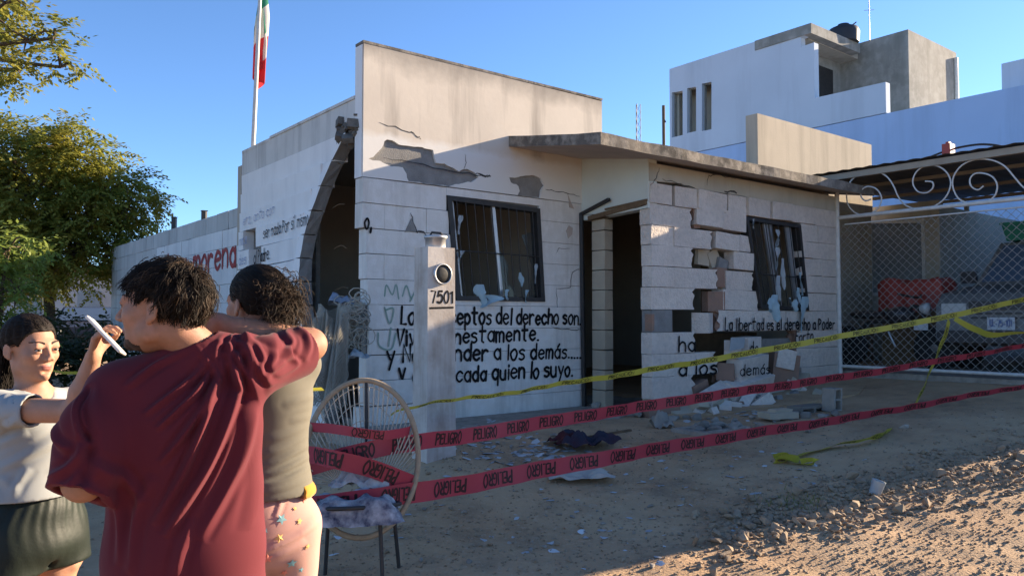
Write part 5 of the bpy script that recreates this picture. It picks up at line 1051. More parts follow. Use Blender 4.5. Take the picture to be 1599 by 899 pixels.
for n, cx, cy, sx, sy, lab, s0, s1 in ((48, 1140, 655, 70, 12, 'broken lump of block lying along the foot of the block wall', .05, .17), (22, 820, 690, 60, 16, 'broken lump of block between the meter post and the clothes heap', .03, .08), (40, 900, 800, 160, 50, 'small clod on the open dirt of the yard', .02, .06)):
    scatter(n, cx, cy, sx, sy, 'chunk', 'rubble_lump', lab, 'debris', RL, s0, s1)
L3, G3 = 'scrap of white paper lying on the ground', 'paper scraps'
for px, py, s in ((690, 790, .07), (910, 828, .10), (1030, 882, .10), (475, 690, .1), (530, 840, .09), (1022, 697, .17), (1365, 770, .08), (880, 715, .12), (840, 712, .12), (1145, 822, .06), (1240, 648, .12), (520, 870, .08), (1080, 790, .06), (865, 858, .08), (700, 835, .06), (610, 800, .07)):
    lay('paper', 'paper_scrap', L3, 'paper', G3, onground(px, py), s, .25)
# loose stones of the dirt road: the large ones singly, the fine gravel as one mass
L4, G4 = 'fist-sized stone in the sunlit gravel at the lower right', 'stones in the gravel'
for i in range(120):
    px = rd.uniform(1080, 1700); py = min(897, (842 - (px - 1080) * 0.235) + rd.gauss(6, 26)); lay('stone', 'stone', L4, 'stone', G4, onground(px, py), rd.uniform(.05, .13), .5)
L5 = 'small stone on the bare dirt of the yard'
for i in range(70):
    lay('stone', 'stone', L5, 'stone', 'stones in the yard', onground(rd.uniform(520, 1400), rd.uniform(730, 899)), rd.uniform(.02, .05), .5)
b = MB(); hulls = [([Vector(v.co) for v in me.vertices], [tuple(f.vertices) for f in me.polygons]) for me in RS_['stone']]
def gravel(n, box, s0, s1, dens=None):
    k = 0
    while k < n:
        px, py = rd.uniform(box[0], box[2]), rd.uniform(box[1], box[3])
        if dens and rd.random() > dens(px, py): continue
        r = ray(px, py); kk = -1
        p = onground_fast(px, py)
        if p is None: continue
        vs, fs = rd.choice(hulls); s = rd.uniform(s0, s1) * rd.uniform(.6, 1); m3 = Matrix.Rotation(rd.uniform(0, 6.28), 3, 'Z') @ Matrix.Rotation(rd.gauss(0, .5), 3, 'X'); q = Vector((p.x, p.y, rough(p.x, p.y) + s * .15)); b.add([q + m3 @ v * s for v in vs], fs); k += 1
def onground_fast(px, py):
    r = ray(px, py)
    if r.z > -0.03: return None
    k = (0.2 - EYE.z) / r.z
    for _ in range(6): p = EYE + r * k; k = (gz(p.x, p.y) - EYE.z) / r.z
    p = EYE + r * k
    return p if p.y < 14 else None
band = lambda x, y: math.exp(-((y - (842 - (x - 1080) * 0.235)) / 34.0) ** 2) * sstep(1020, 1250, x)
gravel(2300, (1040, 600, 1900, 899), .022, .07, band)
gravel(1100, (1000, 660, 1900, 899), .010, .035, lambda x, y: 0.15 + 0.85 * sstep(-60, 90, y - (870 - (x - 1000) * 0.30)))
gravel(5200, (500, 640, 1599, 899), .008, .030)
gravel(500, (0, 640, 520, 899), .01, .035)
tag(b.build('gravel', M['stone']), 'fine loose gravel scattered over the dirt', 'gravel', kind='stuff')
# single things in the yard
def solid_block(name, label, p, ax, ay, az, mt='chunk', cells=2):
    """hollow concrete block: shell with cores"""
    t = thing(name, label, 'block', p, 'fallen blocks'); p = Vector(p); b = MB(); L_, W_, H_ = ax.length, ay.length, az.length
    fn = lambda a, c, o: p + ax * a + ay * c + az * o
    loop = [(-1, -1), (1, -1), (1, 1), (-1, 1)]; holes = [[(-.86, -.62), (-.08, -.62), (-.08, .62), (-.86, .62)], [(.08, -.62), (.86, -.62), (.86, .62), (.08, .62)]]
    b.prism([loop] + holes, fn, 0.0, 2.0); b.build('shell', M[mt], t); b = MB(); b.obox(p + az * 0.95, ax * 0.06, ay * 0.60, az * 0.9); b.build('web', M[mt], t); return t
q = onground(1250, 642); solid_block('concrete_block', 'fallen hollow concrete block lying flat in front of the right window', q + Vector((0, 0, .0)), DR * 0.23 + NF * .02, Vector((0, 0, .075)), NF * 0.085, 'chunk')
q = onground(1290, 640); solid_block('concrete_block', 'fallen concrete block standing on end beside the flat one', q + Vector((0, 0, .12)), Vector((0, 0, .12)) + DR * .01, DR * 0.08, NF * 0.07, 'chunk')
q = onground(1215, 655); b = MB(); b.obox(q + Vector((0, 0, .05)), (DR * .16 + NF * .06), (NF * .10 - DR * .04), Vector((0, 0, .03))); b.obox(q + Vector((.02, 0, .09)), (DR * .10 + NF * .03), (NF * .06 - DR * .02), Vector((.01, 0, .02))); tag(b.build('rubble_lump', M['jamb_block']), 'flat yellowish slab of plaster leaning below the right wall', 'debris')
q = onground(1035, 668); b = MB(); crumple(b, q, .10, .07, .16, 12.5, .3, 10); tag(b.build('rubble_lump', M['chunk']), 'pointed lump of plaster by the corner of the entrance', 'debris')
q = onground(905, 748); b = MB(); crumple(b, q + Vector((0, 0, .02)), .25, .15, .07, 4.2, .1, 26); tag(b.build('white_sack', M['white_cloth']), 'crumpled off-white cloth sack lying on the dirt in the middle of the yard', 'sack')
q = onground(925, 700); b = MB(); crumple(b, q + Vector((-.05, .0, .03)), .24, .14, .17, 7.7, .2, 24); tag(b.build('clothes_heap', M['dark_cloth']), 'heap of dark blue clothes on the ground before the doorway', 'clothes')
M['dark_red_cloth'] = mat('dark_red_cloth', (0.07, 0.014, 0.018), .95, (0.03, 0.01, 0.012), 6, .6)
q = onground(885, 700); b = MB(); crumple(b, q + Vector((0, .05, .03)), .15, .10, .12, 9.9, .5, 18); tag(b.build('clothes_heap', M['dark_red_cloth']), 'dark red garment beside the heap of blue clothes', 'clothes')
q0, q1 = onground(850, 702), onground(985, 685); b = MB(); b.bar(q0 + Vector((0, 0, .05)), q1 + Vector((0, 0, .08)), .03, .02); tag(b.build('wooden_stick', M['wood']), 'long wooden stick lying under the heap of clothes', 'stick')
q = onground(1110, 672); dr = thing('open_drain', 'low concrete surround of an open drain before the broken wall', 'drain', q); b = MB(); b.prism([[(-.35, -.2), (.35, -.22), (.38, .2), (-.33, .22)], [(-.26, -.12), (.27, -.13), (.28, .12), (-.25, .13)]], lambda a, c, o: q + DR * a + NF * c + Vector((0, 0, o)), -.05, .03); b.build('surround', M['concrete'], dr)
b = MB(); b.prism([[(-.25, -.115), (.26, -.12), (.27, .115), (-.24, .12)]], lambda a, c, o: q + DR * a + NF * c + Vector((0, 0, o)), -.06, .012); b.build('sunken_cover', M['dark_paint'], dr)
q = onground(1365, 772); b = MB(); b.lathe(q + Vector((0, 0, .0)), [(.035, 0), (.038, .01), (.045, .10), (.047, .105), (.043, .10), (.033, .01)], 16, axis=(.3, -.1, .95)); cup = tag(b.build('plastic_cup', M['pale_cloth']), 'pale translucent plastic cup standing at the edge of the gravel', 'cup')
q = onground(1060, 820); b = MB()
for i in range(130):
    a = rd.uniform(0, 6.28); p = onground_fast(rd.gauss(1250, 35), rd.gauss(785, 8)); d = Vector((math.cos(a), math.sin(a), rd.uniform(.6, 1.6))).normalized() * rd.uniform(.03, .08); w_ = Vector((-d.y, d.x, 0)).normalized() * .003; z_ = Vector((p.x, p.y, rough(p.x, p.y))); b.add([z_ - w_, z_ + w_, z_ + d], [(0, 1, 2)])
tag(b.build('grass_tuft', M['leaf_b']), 'thin yellowing grass at the edge of the shadow in the yard', 'grass', kind='stuff')

# ---------------------------------------------------------------- people: smooth blended bodies meshed from a distance field
class Sdf:
    def __init__(s): s.p = []
    def cap(s, a, b, ra, rb=None, k=0.02, op='u'):
        s.p.append(('c', np.array(a, float), np.array(b, float), ra, ra if rb is None else rb, k, op)); return s
    def ell(s, c, r, rot=None, k=0.02, op='u'):
        s.p.append(('e', np.array(c, float), np.array(r, float), np.array(rot if rot is not None else np.eye(3), float), None, k, op)); return s
    def cut(s, c, n): s.p.append(('p', np.array(c, float), np.array(n, float) / np.linalg.norm(n), None, None, 0, 'i')); return s
    def mesh(s, h):
        lo = np.full(3, 9e9); hi = -lo; bb = []
        for q in s.p:
            if q[0] == 'c': r = max(q[3], q[4]); a = np.minimum(q[1], q[2]) - r; b = np.maximum(q[1], q[2]) + r
            elif q[0] == 'e': r = np.sqrt(((q[3] * q[2]) ** 2).sum(1)); a = q[1] - r; b = q[1] + r
            else: bb.append(None); continue
            bb.append((a, b))
            if q[6] == 'u': lo = np.minimum(lo, a); hi = np.maximum(hi, b)
        lo -= 0.03; hi += 0.03; n = np.ceil((hi - lo) / h).astype(int) + 1; F = np.full(n, 0.25, np.float32)
        ax = [lo[i] + h * np.arange(n[i]) for i in range(3)]
        for q, b_ in zip(s.p, bb):
            if b_ is None:
                X = (ax[0] - q[1][0])[:, None, None] * q[2][0] + (ax[1] - q[1][1])[None, :, None] * q[2][1] + (ax[2] - q[1][2])[None, None, :] * q[2][2]
                F = np.maximum(F, X.astype(np.float32)); continue
            pad = q[5] + 0.03; i0 = np.clip(np.floor((b_[0] - pad - lo) / h).astype(int), 0, n - 1); i1 = np.clip(np.ceil((b_[1] + pad - lo) / h).astype(int) + 1, 1, n)
            if (i1 <= i0).any(): continue
            sl = tuple(slice(i0[i], i1[i]) for i in range(3))
            X = ax[0][sl[0]][:, None, None]; Y = ax[1][sl[1]][None, :, None]; Z = ax[2][sl[2]][None, None, :]
            if q[0] == 'c':
                d = q[2] - q[1]; L2 = max(1e-12, (d * d).sum()); x, y, z = X - q[1][0], Y - q[1][1], Z - q[1][2]
                t = np.clip((x * d[0] + y * d[1] + z * d[2]) / L2, 0, 1); D = np.sqrt((x - d[0] * t) ** 2 + (y - d[1] * t) ** 2 + (z - d[2] * t) ** 2) - (q[3] + (q[4] - q[3]) * t)
            else:
                x, y, z = X - q[1][0], Y - q[1][1], Z - q[1][2]; R_ = q[3]
                u = [(x * R_[0, i] + y * R_[1, i] + z * R_[2, i]) for i in range(3)]
                k0 = np.sqrt(sum((u[i] / q[2][i]) ** 2 for i in range(3))); k1 = np.sqrt(sum((u[i] / q[2][i] ** 2) ** 2 for i in range(3))); D = k0 * (k0 - 1) / np.maximum(k1, 1e-6)
            A_ = F[sl]; k = max(q[5], 1e-4)
            if q[6] == 'u': hh = np.clip(0.5 + 0.5 * (A_ - D) / k, 0, 1); F[sl] = A_ * (1 - hh) + D * hh - k * hh * (1 - hh)
            else: hh = np.clip(0.5 - 0.5 * (A_ + D) / k, 0, 1); F[sl] = A_ * (1 - hh) - D * hh + k * hh * (1 - hh)
        return nets(F, lo, h)
def nets(F, lo, h):
    I = F < 0; n = np.array(F.shape); C = [(i, j, k) for i in (0, 1) for j in (0, 1) for k in (0, 1)]
    cnt = sum(I[i:n[0] - 1 + i, j:n[1] - 1 + j, k:n[2] - 1 + k].astype(np.int8) for i, j, k in C)
    act = (cnt > 0) & (cnt < 8); idx = np.argwhere(act); num = np.full(act.shape, -1, np.int64); num[act] = np.arange(len(idx))
    V = np.stack([F[idx[:, 0] + i, idx[:, 1] + j, idx[:, 2] + k] for i, j, k in C], 1); acc = np.zeros((len(idx), 3)); m = np.zeros(len(idx))
    for a in range(8):
        for b in range(a + 1, 8):
            ca, cb = np.array(C[a]), np.array(C[b])
            if abs(ca - cb).sum() != 1: continue
            s = (V[:, a] < 0) != (V[:, b] < 0); t = np.where(s, V[:, a] / np.where(s, V[:, a] - V[:, b], 1), 0)
            acc += s[:, None] * (ca + (cb - ca) * t[:, None]); m += s
    P = lo + (idx + acc / m[:, None]) * h; faces = []
    for axis in range(3):
        o = [1, 2, 0] if axis == 0 else ([2, 0, 1] if axis == 1 else [0, 1, 2]); u, v = [(1, 2), (2, 0), (0, 1)][axis]
        s0 = [slice(None)] * 3; s1 = [slice(None)] * 3; s0[axis] = slice(0, -1); s1[axis] = slice(1, None)
        ch = I[tuple(s0)] != I[tuple(s1)]; e = np.argwhere(ch)
        e = e[(e[:, u] > 0) & (e[:, v] > 0) & (e[:, u] < n[u] - 1) & (e[:, v] < n[v] - 1)]
        ins = I[e[:, 0], e[:, 1], e[:, 2]]; du = np.zeros(3, int); dv = np.zeros(3, int); du[u] = 1; dv[v] = 1
        q = np.stack([num[tuple((e - du * a - dv * b).T)] for a, b in ((1, 1), (0, 1), (0, 0), (1, 0))], 1)
        q[~ins] = q[~ins][:, ::-1]; faces.append(q[(q >= 0).all(1)])
    return P, np.concatenate(faces)
def vnormals(V, Q):
    N = np.zeros_like(V); fn = np.cross(V[Q[:, 2]] - V[Q[:, 0]], V[Q[:, 3]] - V[Q[:, 1]])
    for i in range(4): np.add.at(N, Q[:, i], fn)
    return N / np.maximum(1e-12, np.linalg.norm(N, axis=1))[:, None]
def relax(V, Q, it):
    E = np.concatenate([Q[:, [0, 1]], Q[:, [1, 2]], Q[:, [2, 3]], Q[:, [3, 0]]]); deg = np.zeros(len(V)); np.add.at(deg, E[:, 0], 1); np.add.at(deg, E[:, 1], 1)
    for _ in range(it):
        S = np.zeros_like(V); np.add.at(S, E[:, 0], V[E[:, 1]]); np.add.at(S, E[:, 1], V[E[:, 0]]); V = V * 0.4 + 0.6 * S / deg[:, None]
    return V
def skinmesh(name, V, Q, mats, parent, pick=None):
    me = bpy.data.meshes.new(name); org = WORG[parent.name]; me.from_pydata((V - np.array(org)).tolist(), [], Q.tolist())
    for m in mats: me.materials.append(m)
    if pick is not None: me.polygons.foreach_set('material_index', pick.astype(np.int32))
    me.polygons.foreach_set('use_smooth', [True] * len(Q)); me.update(); return link(name, me, parent, org)
class Fr:                                                         # local frame: l = person's left, f = facing, z up (with pitch)
    def __init__(s, o, facing, pitch=0.0, roll=0.0, sc=1.0):
        f = Vector((*facing, 0)).normalized(); l = Vector((-f.y, f.x, 0)); u = Vector((0, 0, 1))
        if pitch: q = Matrix.Rotation(pitch, 3, l); f, u = q @ f, q @ u
        if roll: q = Matrix.Rotation(roll, 3, f); l, u = q @ l, q @ u
        s.o = Vector(o); s.l, s.f, s.u, s.sc = l, f, u, sc; s.R = np.array([list(l), list(f), list(u)]).T
    def __call__(s, l, f, z): return s.o + (s.l * l + s.f * f + s.u * z) * s.sc
    def inv(s, V): return ((V - np.array(s.o)) @ s.R) / s.sc
def head(S, H, fem=0.0):
    k = H.sc
    E = lambda c, r, kk=0.02, op='u', rot=None: S.ell(H(*c), [x * k for x in r], H.R if rot is None else H.R @ rot, kk * k, op)
    E((0, -.014, .036), (.073, .092, .080)); E((0, .028, -.03), (.058 - .004 * fem, .062, .078), .03); E((0, .034, -.074), (.046 - .006 * fem, .046, .034), .03); E((0, .076, -.096), (.019 - .004 * fem, .015, .015), .02)
    for s in (-1, 1):
        E((s * .038, .058, -.022), (.022, .024, .020), .025); E((s * (.056 - .012 * fem), .0, -.06), (.012, .02, .02), .03)
        E((s * .032, .101, -.001), (.021, .017, .013), .014, 's'); E((s * .031, .076, -.001), (.0145, .0145, .0125), .006)
        E((s * .032, .089, .0075), (.015, .0035, .003), .004); E((s * .032, .0885, -.0095), (.013, .003, .0022), .005)
        c_, s_ = math.cos(0.28), math.sin(0.28); rot = np.array([[c_, -s_ * s, 0], [s_ * s, c_, 0], [0, 0, 1]])
        E((s * .0755, -.012, -.006), (.0060, .017, .027), .008, 'u', rot); E((s * .0825, -.009, -.002), (.005, .009, .015), .004, 's'); E((s * .072, -.004, -.030), (.0055, .008, .008), .008)
    S.cap(H(-.036, .080, .021), H(.036, .080, .021), .011 * k, None, .016 * k)
    S.cap(H(0, .088, .014), H(0, .112 - .009 * fem, -.030 + .003 * fem), (.0075 - .001 * fem) * k, (.0115 - .0022 * fem) * k, .012 * k)
    for s in (-1, 1): E((s * (.0125 - .002 * fem), .100, -.034), (.0085 - .0015 * fem, .011, .0075), .008)
    E((0, .0905 - .003 * fem, -.0585), (.020 - .002 * fem, .0075, .0040), .006); E((0, .0885 - .003 * fem, -.0680), (.0170 - .002 * fem, .0075, .0046), .006); S.cap(H(-.022, .094, -.063), H(.022, .094, -.063), .0014 * k, None, .003 * k, 's')
    E((0, .086, -.080), (.014, .008, .005), .01, 's')
def hand(S, w, d, n, side, curl=0.5, sc=1.0, spread=0.10, tc=0.4):
    """w wrist, d direction of the fingers, n palm normal (palm faces n), side +1 if the thumb lies on d x n."""
    w, d, n = Vector(w), Vector(d).normalized(), Vector(n); n = (n - d * n.dot(d)).normalized(); t = d.cross(n) * side
    kn = w + d * 0.085 * sc
    for i, L in enumerate((0.070, 0.078, 0.073, 0.058)):
        x = (0.030 - 0.0195 * i) * sc; base = kn + t * x - d * (0.004 if i in (0, 2) else (0.012 if i == 3 else 0)) * sc; S.cap(w + t * x * 0.65, base, 0.014 * sc, 0.0105 * sc, 0.012)
        dd = (d + t * spread * (1.2 - 0.8 * i)).normalized(); p = base; a = 0.0
        for j, fr in enumerate((0.45, 0.32, 0.25)):
            a += curl * (0.75, 0.95, 0.6)[j] * (1.0 if isinstance(curl, float) else 1); q = p + (dd * math.cos(a) + n * math.sin(a)) * L * fr * sc; S.cap(p, q, (0.0092 - 0.0010 * j) * sc, (0.0085 - 0.0010 * j) * sc, 0.004); p = q
    p0 = w + d * 0.020 * sc + t * 0.024 * sc + n * 0.006 * sc; p1 = p0 + (d * 0.7 + t * 0.75 + n * 0.35).normalized() * 0.040 * sc; p2 = p1 + (d * 0.95 + t * (0.35 - tc * 0.8) + n * (0.3 + tc * 0.5)).normalized() * 0.032 * sc; p3 = p2 + (d * 0.9 - t * tc * 0.7 + n * (0.2 + tc * 0.5)).normalized() * 0.026 * sc
    S.cap(p0, p1, 0.0145 * sc, 0.011 * sc, 0.012).cap(p1, p2, 0.0108 * sc, 0.0098 * sc, 0.004).cap(p2, p3, 0.0096 * sc, 0.0078 * sc, 0.003)
M['skin_m'] = mat('skin_m', (0.31, 0.155, 0.095), 0.62, (0.27, 0.125, 0.075), 14, 0.6, 0.3, 300, sss=(0.05,), spec=0.3, bdist=0.002, var2=(0.42, 0.20, 0.14), scale2=40, amount2=0.35); M['skin_g'] = mat('skin_g', (0.37, 0.195, 0.125), 0.62, (0.35, 0.165, 0.10), 14, 0.6, 0.25, 300, sss=(0.05,), spec=0.3, bdist=0.002, var2=(0.47, 0.24, 0.17), scale2=40, amount2=0.35)
M['lip'] = mat('lip', (0.30, 0.115, 0.095), 0.5, spec=0.3); M['hair'] = mat('hair', (0.010, 0.0075, 0.006), 0.65, (0.020, 0.013, 0.009), 30, 0.7, spec=0.15); M['hair_brown'] = mat('hair_brown', (0.035, 0.021, 0.013), 0.6, (0.065, 0.041, 0.025), 22, 0.9, spec=0.15)
M['beard'] = mat('beard', (0.03, 0.018, 0.013), 0.7, (0.10, 0.055, 0.036), 90, 0.8)
M['eye_white'] = mat('eye_white', (0.36, 0.33, 0.31), 0.35, spec=0.3); M['iris'] = mat('iris', (0.014, 0.008, 0.005), 0.3, spec=0.3)
def cloth(name, c, c2, rough=0.9, sheen=0.3, b=0.12): return mat(name, c, rough, c2, 5, 0.5, b, 420, sheen=sheen, spec=0.2, bdist=0.003)
M['maroon'] = cloth('maroon', (0.105, 0.0135, 0.02), (0.085, 0.011, 0.017), sheen=0.05); M['olive'] = cloth('olive', (0.135, 0.125, 0.098), (0.11, 0.103, 0.08), sheen=0.05); M['pale_tee'] = cloth('pale_tee', (0.29, 0.305, 0.31), (0.25, 0.265, 0.27), sheen=0.05)
M['pink'] = cloth('pink', (0.43, 0.245, 0.205), (0.38, 0.215, 0.18), sheen=0.05); M['satin'] = mat('satin', (0.012, 0.017, 0.014), 0.55, (0.016, 0.024, 0.018), 9, 0.5, 0.1, 60, spec=0.22); M['denim'] = cloth('denim', (0.035, 0.042, 0.065), (0.05, 0.06, 0.085)); M['shoe'] = mat('shoe', (0.05, 0.048, 0.045), 0.6); M['mustard'] = cloth('mustard', (0.42, 0.20, 0.015), (0.36, 0.17, 0.015)); M['flipflop'] = mat('flipflop', (0.08, 0.07, 0.09), 0.7)
def eyes(H, parent, look=0.0, down=0.0, V=None):
    loc = H.inv(V); loc = loc[(loc[:, 1] > 0) & (loc[:, 1] < .13) & (np.abs(loc[:, 0]) < .075) & (np.abs(loc[:, 2]) < .06)]
    def surf(l, z):
        d = (loc[:, 0] - l) ** 2 + (loc[:, 2] - z) ** 2; return float(loc[np.argsort(d)[:3], 1].mean())
    for s in (-1, 1):
        b = MB(); n = 10; R_ = .0156; c = (s * .031, .0762, -.001)
        def pt(x, y, o=0.0): return H(c[0] + x, c[1] + math.sqrt(max(1e-9, (R_ + o) ** 2 - x * x - y * y)), c[2] + y)
        vs = []; fs = []
        for i in range(n + 1):
            x = -.0138 + .0276 * i / n; hgt = max(0.0, 1 - (x / .0140) ** 2) ** 0.7; vs += [pt(x, .0050 * hgt, .0004), pt(x, 0.0004, .0004), pt(x, -.0040 * hgt, .0004)]
        for i in range(n): fs += [(3 * i, 3 * i + 1, 3 * i + 4, 3 * i + 3), (3 * i + 1, 3 * i + 2, 3 * i + 5, 3 * i + 4)]
        b.add(vs, fs, 0, True); k = 14; vs = [pt(look + .0062 * math.cos(6.283 * j / k), min(.0045, max(-.0036, down + .0060 * math.sin(6.283 * j / k))), .0008) for j in range(k)]; b.add(vs + [pt(look, down, .0012)], [(j, (j + 1) % k, k) for j in range(k)], 1, True)
        vs = []                                                   # upper lash line
        for i in range(n + 1):
            x = -.0146 + .0292 * i / n; hgt = max(0.0, 1 - (x / .0150) ** 2) ** 0.7; vs += [pt(x, .0044 * hgt, .0012), pt(x, .0044 * hgt + .0026, .0016)]
        b.add(vs, [(2 * i, 2 * i + 1, 2 * i + 3, 2 * i + 2) for i in range(n)], 2)
        b.build('eye', [M['eye_white'], M['iris'], M['hair']], parent)
        b = MB(); vs = []
        for i in range(n + 1):
            a = i / n; x = s * (.013 + .036 * a); z = .0215 + .006 * math.sin(a * 2.4); th = .0042 * (1 - a * 0.6); f = surf(x, z) + .0012; vs += [H(x, f, z - th), H(x, f + .0022, z), H(x, f - .002, z + th)]
        b.add(vs, [(3 * i + j, 3 * i + 1 + j, 3 * i + 4 + j, 3 * i + 3 + j) for i in range(n) for j in (0, 1)], 0, True); b.build('eyebrow', M['hair'], parent)
SKC, SKR = (0, -.014, .036), (.073, .092, .080)
def hairline(f, front): return interp(f, [-.11, -.06, -.03, -.012, .01, .03, .05, .07, .085], [-.060, -.055, -.035, .028, .030, .012, .045, .070, front])
def scalp(H, rg, front, grow=1.03):
    while True:
        v = Vector((rg.gauss(0, 1), rg.gauss(0, 1), rg.gauss(0.2, 1))).normalized(); p = (SKC[0] + v.x * SKR[0] * grow, SKC[1] + v.y * SKR[1] * grow, SKC[2] + v.z * SKR[2] * grow)
        if p[2] > hairline(p[1], front): return Vector(p), Vector((v.x / SKR[0], v.y / SKR[1], v.z / SKR[2])).normalized()
def haircap(H, parent, front, grow, mt='hair'):
    b = MB(); nu, nv = 128, 96; P_ = []
    for j in range(nv + 1):
        th = math.pi * j / nv
        for i in range(nu):
            ph = 2 * math.pi * i / nu; v = (math.sin(th) * math.cos(ph), math.sin(th) * math.sin(ph), math.cos(th)); g = grow * (1 + 0.012 * math.sin(ph * 17 + th * 3))
            P_.append((SKC[0] + v[0] * SKR[0] * g, SKC[1] + v[1] * SKR[1] * g, SKC[2] + v[2] * SKR[2] * g))
    ok = [p[2] > hairline(p[1], front) - .004 for p in P_]; fs = []
    P_ = [p if k else (SKC[0] + (p[0] - SKC[0]) * .93, SKC[1] + (p[1] - SKC[1]) * .93, SKC[2] + (p[2] - SKC[2]) * .93) for p, k in zip(P_, ok)]
    for j in range(nv):
        for i in range(nu):
            q = (j * nu + i, (j + 1) * nu + i, (j + 1) * nu + (i + 1) % nu, j * nu + (i + 1) % nu)
            if any(ok[k] for k in q): fs.append(q)
    b.add([H(*p) for p in P_], fs, 0, True); return b.build('hair', M[mt], parent)
def outside(p, g):                                                # keep a point outside the grown skull
    v = Vector(((p.x - SKC[0]) / SKR[0], (p.y - SKC[1]) / SKR[1], (p.z - SKC[2]) / SKR[2])); L = v.length
    if L < g: v *= g / max(L, 1e-6); return Vector((SKC[0] + v.x * SKR[0], SKC[1] + v.y * SKR[1], SKC[2] + v.z * SKR[2]))
    return p
def strands(H, parent, front, n, seed, flow, length, r0, lift, mt, seg=6, grow=1.05):
    rg = random.Random(seed); b = MB()
    for _ in range(n):
        p, nn = scalp(H, rg, front); L = rg.uniform(*length); d = flow(p, nn, rg); pth = [p.copy()]; g = grow; lf = rg.uniform(*lift)
        for k in range(seg):
            d = (d + flow(p, nn, rg) * 0.5 + Vector((0, 0, -0.12))).normalized(); p = outside(p + d * (L / seg), grow + lf * (k + 1) / seg); pth.append(p.copy())
        b.tube([H(*q) for q in pth], [r0 * H.sc * (1 - 0.85 * k / seg) for k in range(seg + 1)], 3, cap=False)
    return tag(b.build('hair_strands', M[mt], parent), kind='stuff')
def foldfield(V, N, folds, axes):
    """folds: (polyline in the (a, b) plane, amplitude, width); axes: function V -> (a, b), weight."""
    ab, wt = axes(V); D = np.zeros(len(V))
    for pts, amp, w in folds:
        P_ = np.array([[p.x, p.y] for p in crom([Vector((x, y, 0)) for x, y in pts], 5)]); best = np.full(len(V), 9.0); sgn = np.zeros(len(V)); tt = np.zeros(len(V)); m = len(P_) - 1
        for i in range(m):
            d = P_[i + 1] - P_[i]; L2 = (d * d).sum(); q = ab - P_[i]; t = np.clip((q @ d) / L2, 0, 1); e = q - t[:, None] * d; dist = np.sqrt((e * e).sum(1)); c = d[0] * q[:, 1] - d[1] * q[:, 0]
            mk = dist < best; best = np.where(mk, dist, best); sgn = np.where(mk, np.sign(c), sgn); tt = np.where(mk, (i + t) / m, tt)
        x = best * sgn / w; prof = np.exp(-np.abs(x) ** 1.6) - 0.45 * np.exp(-((np.abs(x) - 1.9) / 0.8) ** 2); D += amp * prof * np.sin(np.pi * np.clip(tt * 0.96 + 0.04, 0, 1)) ** 0.5 * wt
    return V + N * D[:, None]
def vnoise(V, s, seed): return np.array([noise.noise(Vector((v[0] * s[0], v[1] * s[1], v[2] * s[2] + seed))) for v in V])
def shoe(S, ankle, f, sc=1.0):
    a = Vector(ankle); f = Vector((f[0], f[1], 0)).normalized(); g = a.z - 0.075 * sc; q = Vector((a.x, a.y, g + 0.045))
    S.cap(q - f * 0.05 * sc, q + f * 0.13 * sc - Vector((0, 0, 0.012)), 0.042 * sc, 0.036 * sc, 0.03).cap(a, q, 0.045 * sc, 0.045 * sc, 0.03).cut((a.x, a.y, g + 0.004), (0, 0, -1))

def locks(H, parent, front, nclump, per, seed, flow, length, r0, lift, mts, seg=7, grow=1.05, grav=0.12, curl=0.5, rad=0.008):
    """hair in tousled locks: guide curves with strands gathered towards the tip."""
    rg = random.Random(seed); b = MB()
    for c in range(nclump):
        p, nn = scalp(H, rg, front); L = rg.uniform(*length); lf = rg.uniform(*lift); g = [p.copy()]; d = flow(p, nn, rg)
        if abs(p.x) > .05 and p.z < .065 and p.y > -.07: L = min(L, .026)
        if p.z < -.01: L = min(L, .032)
        ph = Vector((c * 1.7, seed, 0))
        for k in range(seg):
            w = noise.noise_vector(ph + p * 22) * curl; d = (d + flow(p, nn, rg) * 0.25 + w + Vector((0, 0, -grav * (k + 1) / seg * 3))).normalized(); p = outside(p + d * (L / seg), grow + lf * (k + 1) / seg); g.append(p.copy())
        m = 1 if (len(mts) > 1 and rg.random() < 0.22) else 0
        for _ in range(per):
            o = Vector((rg.gauss(0, 1), rg.gauss(0, 1), rg.gauss(0, 1))) * rad; o2 = Vector((rg.gauss(0, 1), rg.gauss(0, 1), rg.gauss(0, 1))) * rad * 0.35; e = rg.uniform(.75, 1.0); n_s = max(3, int(seg * e))
            P_ = [outside(g[k] + o * (1 - k / seg) ** 0.8 + o2 * (k / seg), grow * 0.985) for k in range(n_s + 1)]
            b.tube([H(*q) for q in P_], [r0 * H.sc * (1 - 0.8 * k / n_s) for k in range(n_s + 1)], 3, cap=False, mat=m)
    return tag(b.build('hair_locks', [M[x] for x in mts], parent), kind='stuff')

# --- the man in the maroon T-shirt, back to us, arm round the woman
MO = Vector((-0.845, 2.05, 0)); gm_ = gz(MO.x, MO.y)
man = thing('person', 'man with dark tousled hair in a maroon T-shirt, back turned, arm round the woman', 'person', Vector((MO.x, MO.y, gm_)))
T = Fr(MO, (-0.34, 0.94)); H = Fr((-0.893, 2.0, 1.474), (-0.995, 0.06), pitch=-0.08)
LS, RS = T(.165, -.02, 1.262), T(-.160, 0.0, 1.325)
LE = A(130, 752, 1.87); LW = T(.10, .30, 1.16)
RE = A(484, 538, 2.33); RW = A(345, 508, 2.20)
S = Sdf(); head(S, H)
nb_ = T(-.025, -.005, 1.365)
S.cap(H(0, -.035, -.05), nb_, .052, .055, .02)
S.ell(T(0, .01, 1.14), (.145, .095, .17), T.R, .05).ell(T(0, .03, 1.0), (.155, .13, .2), T.R, .05).ell(T(0, 0, .86), (.165, .13, .14), T.R, .05)
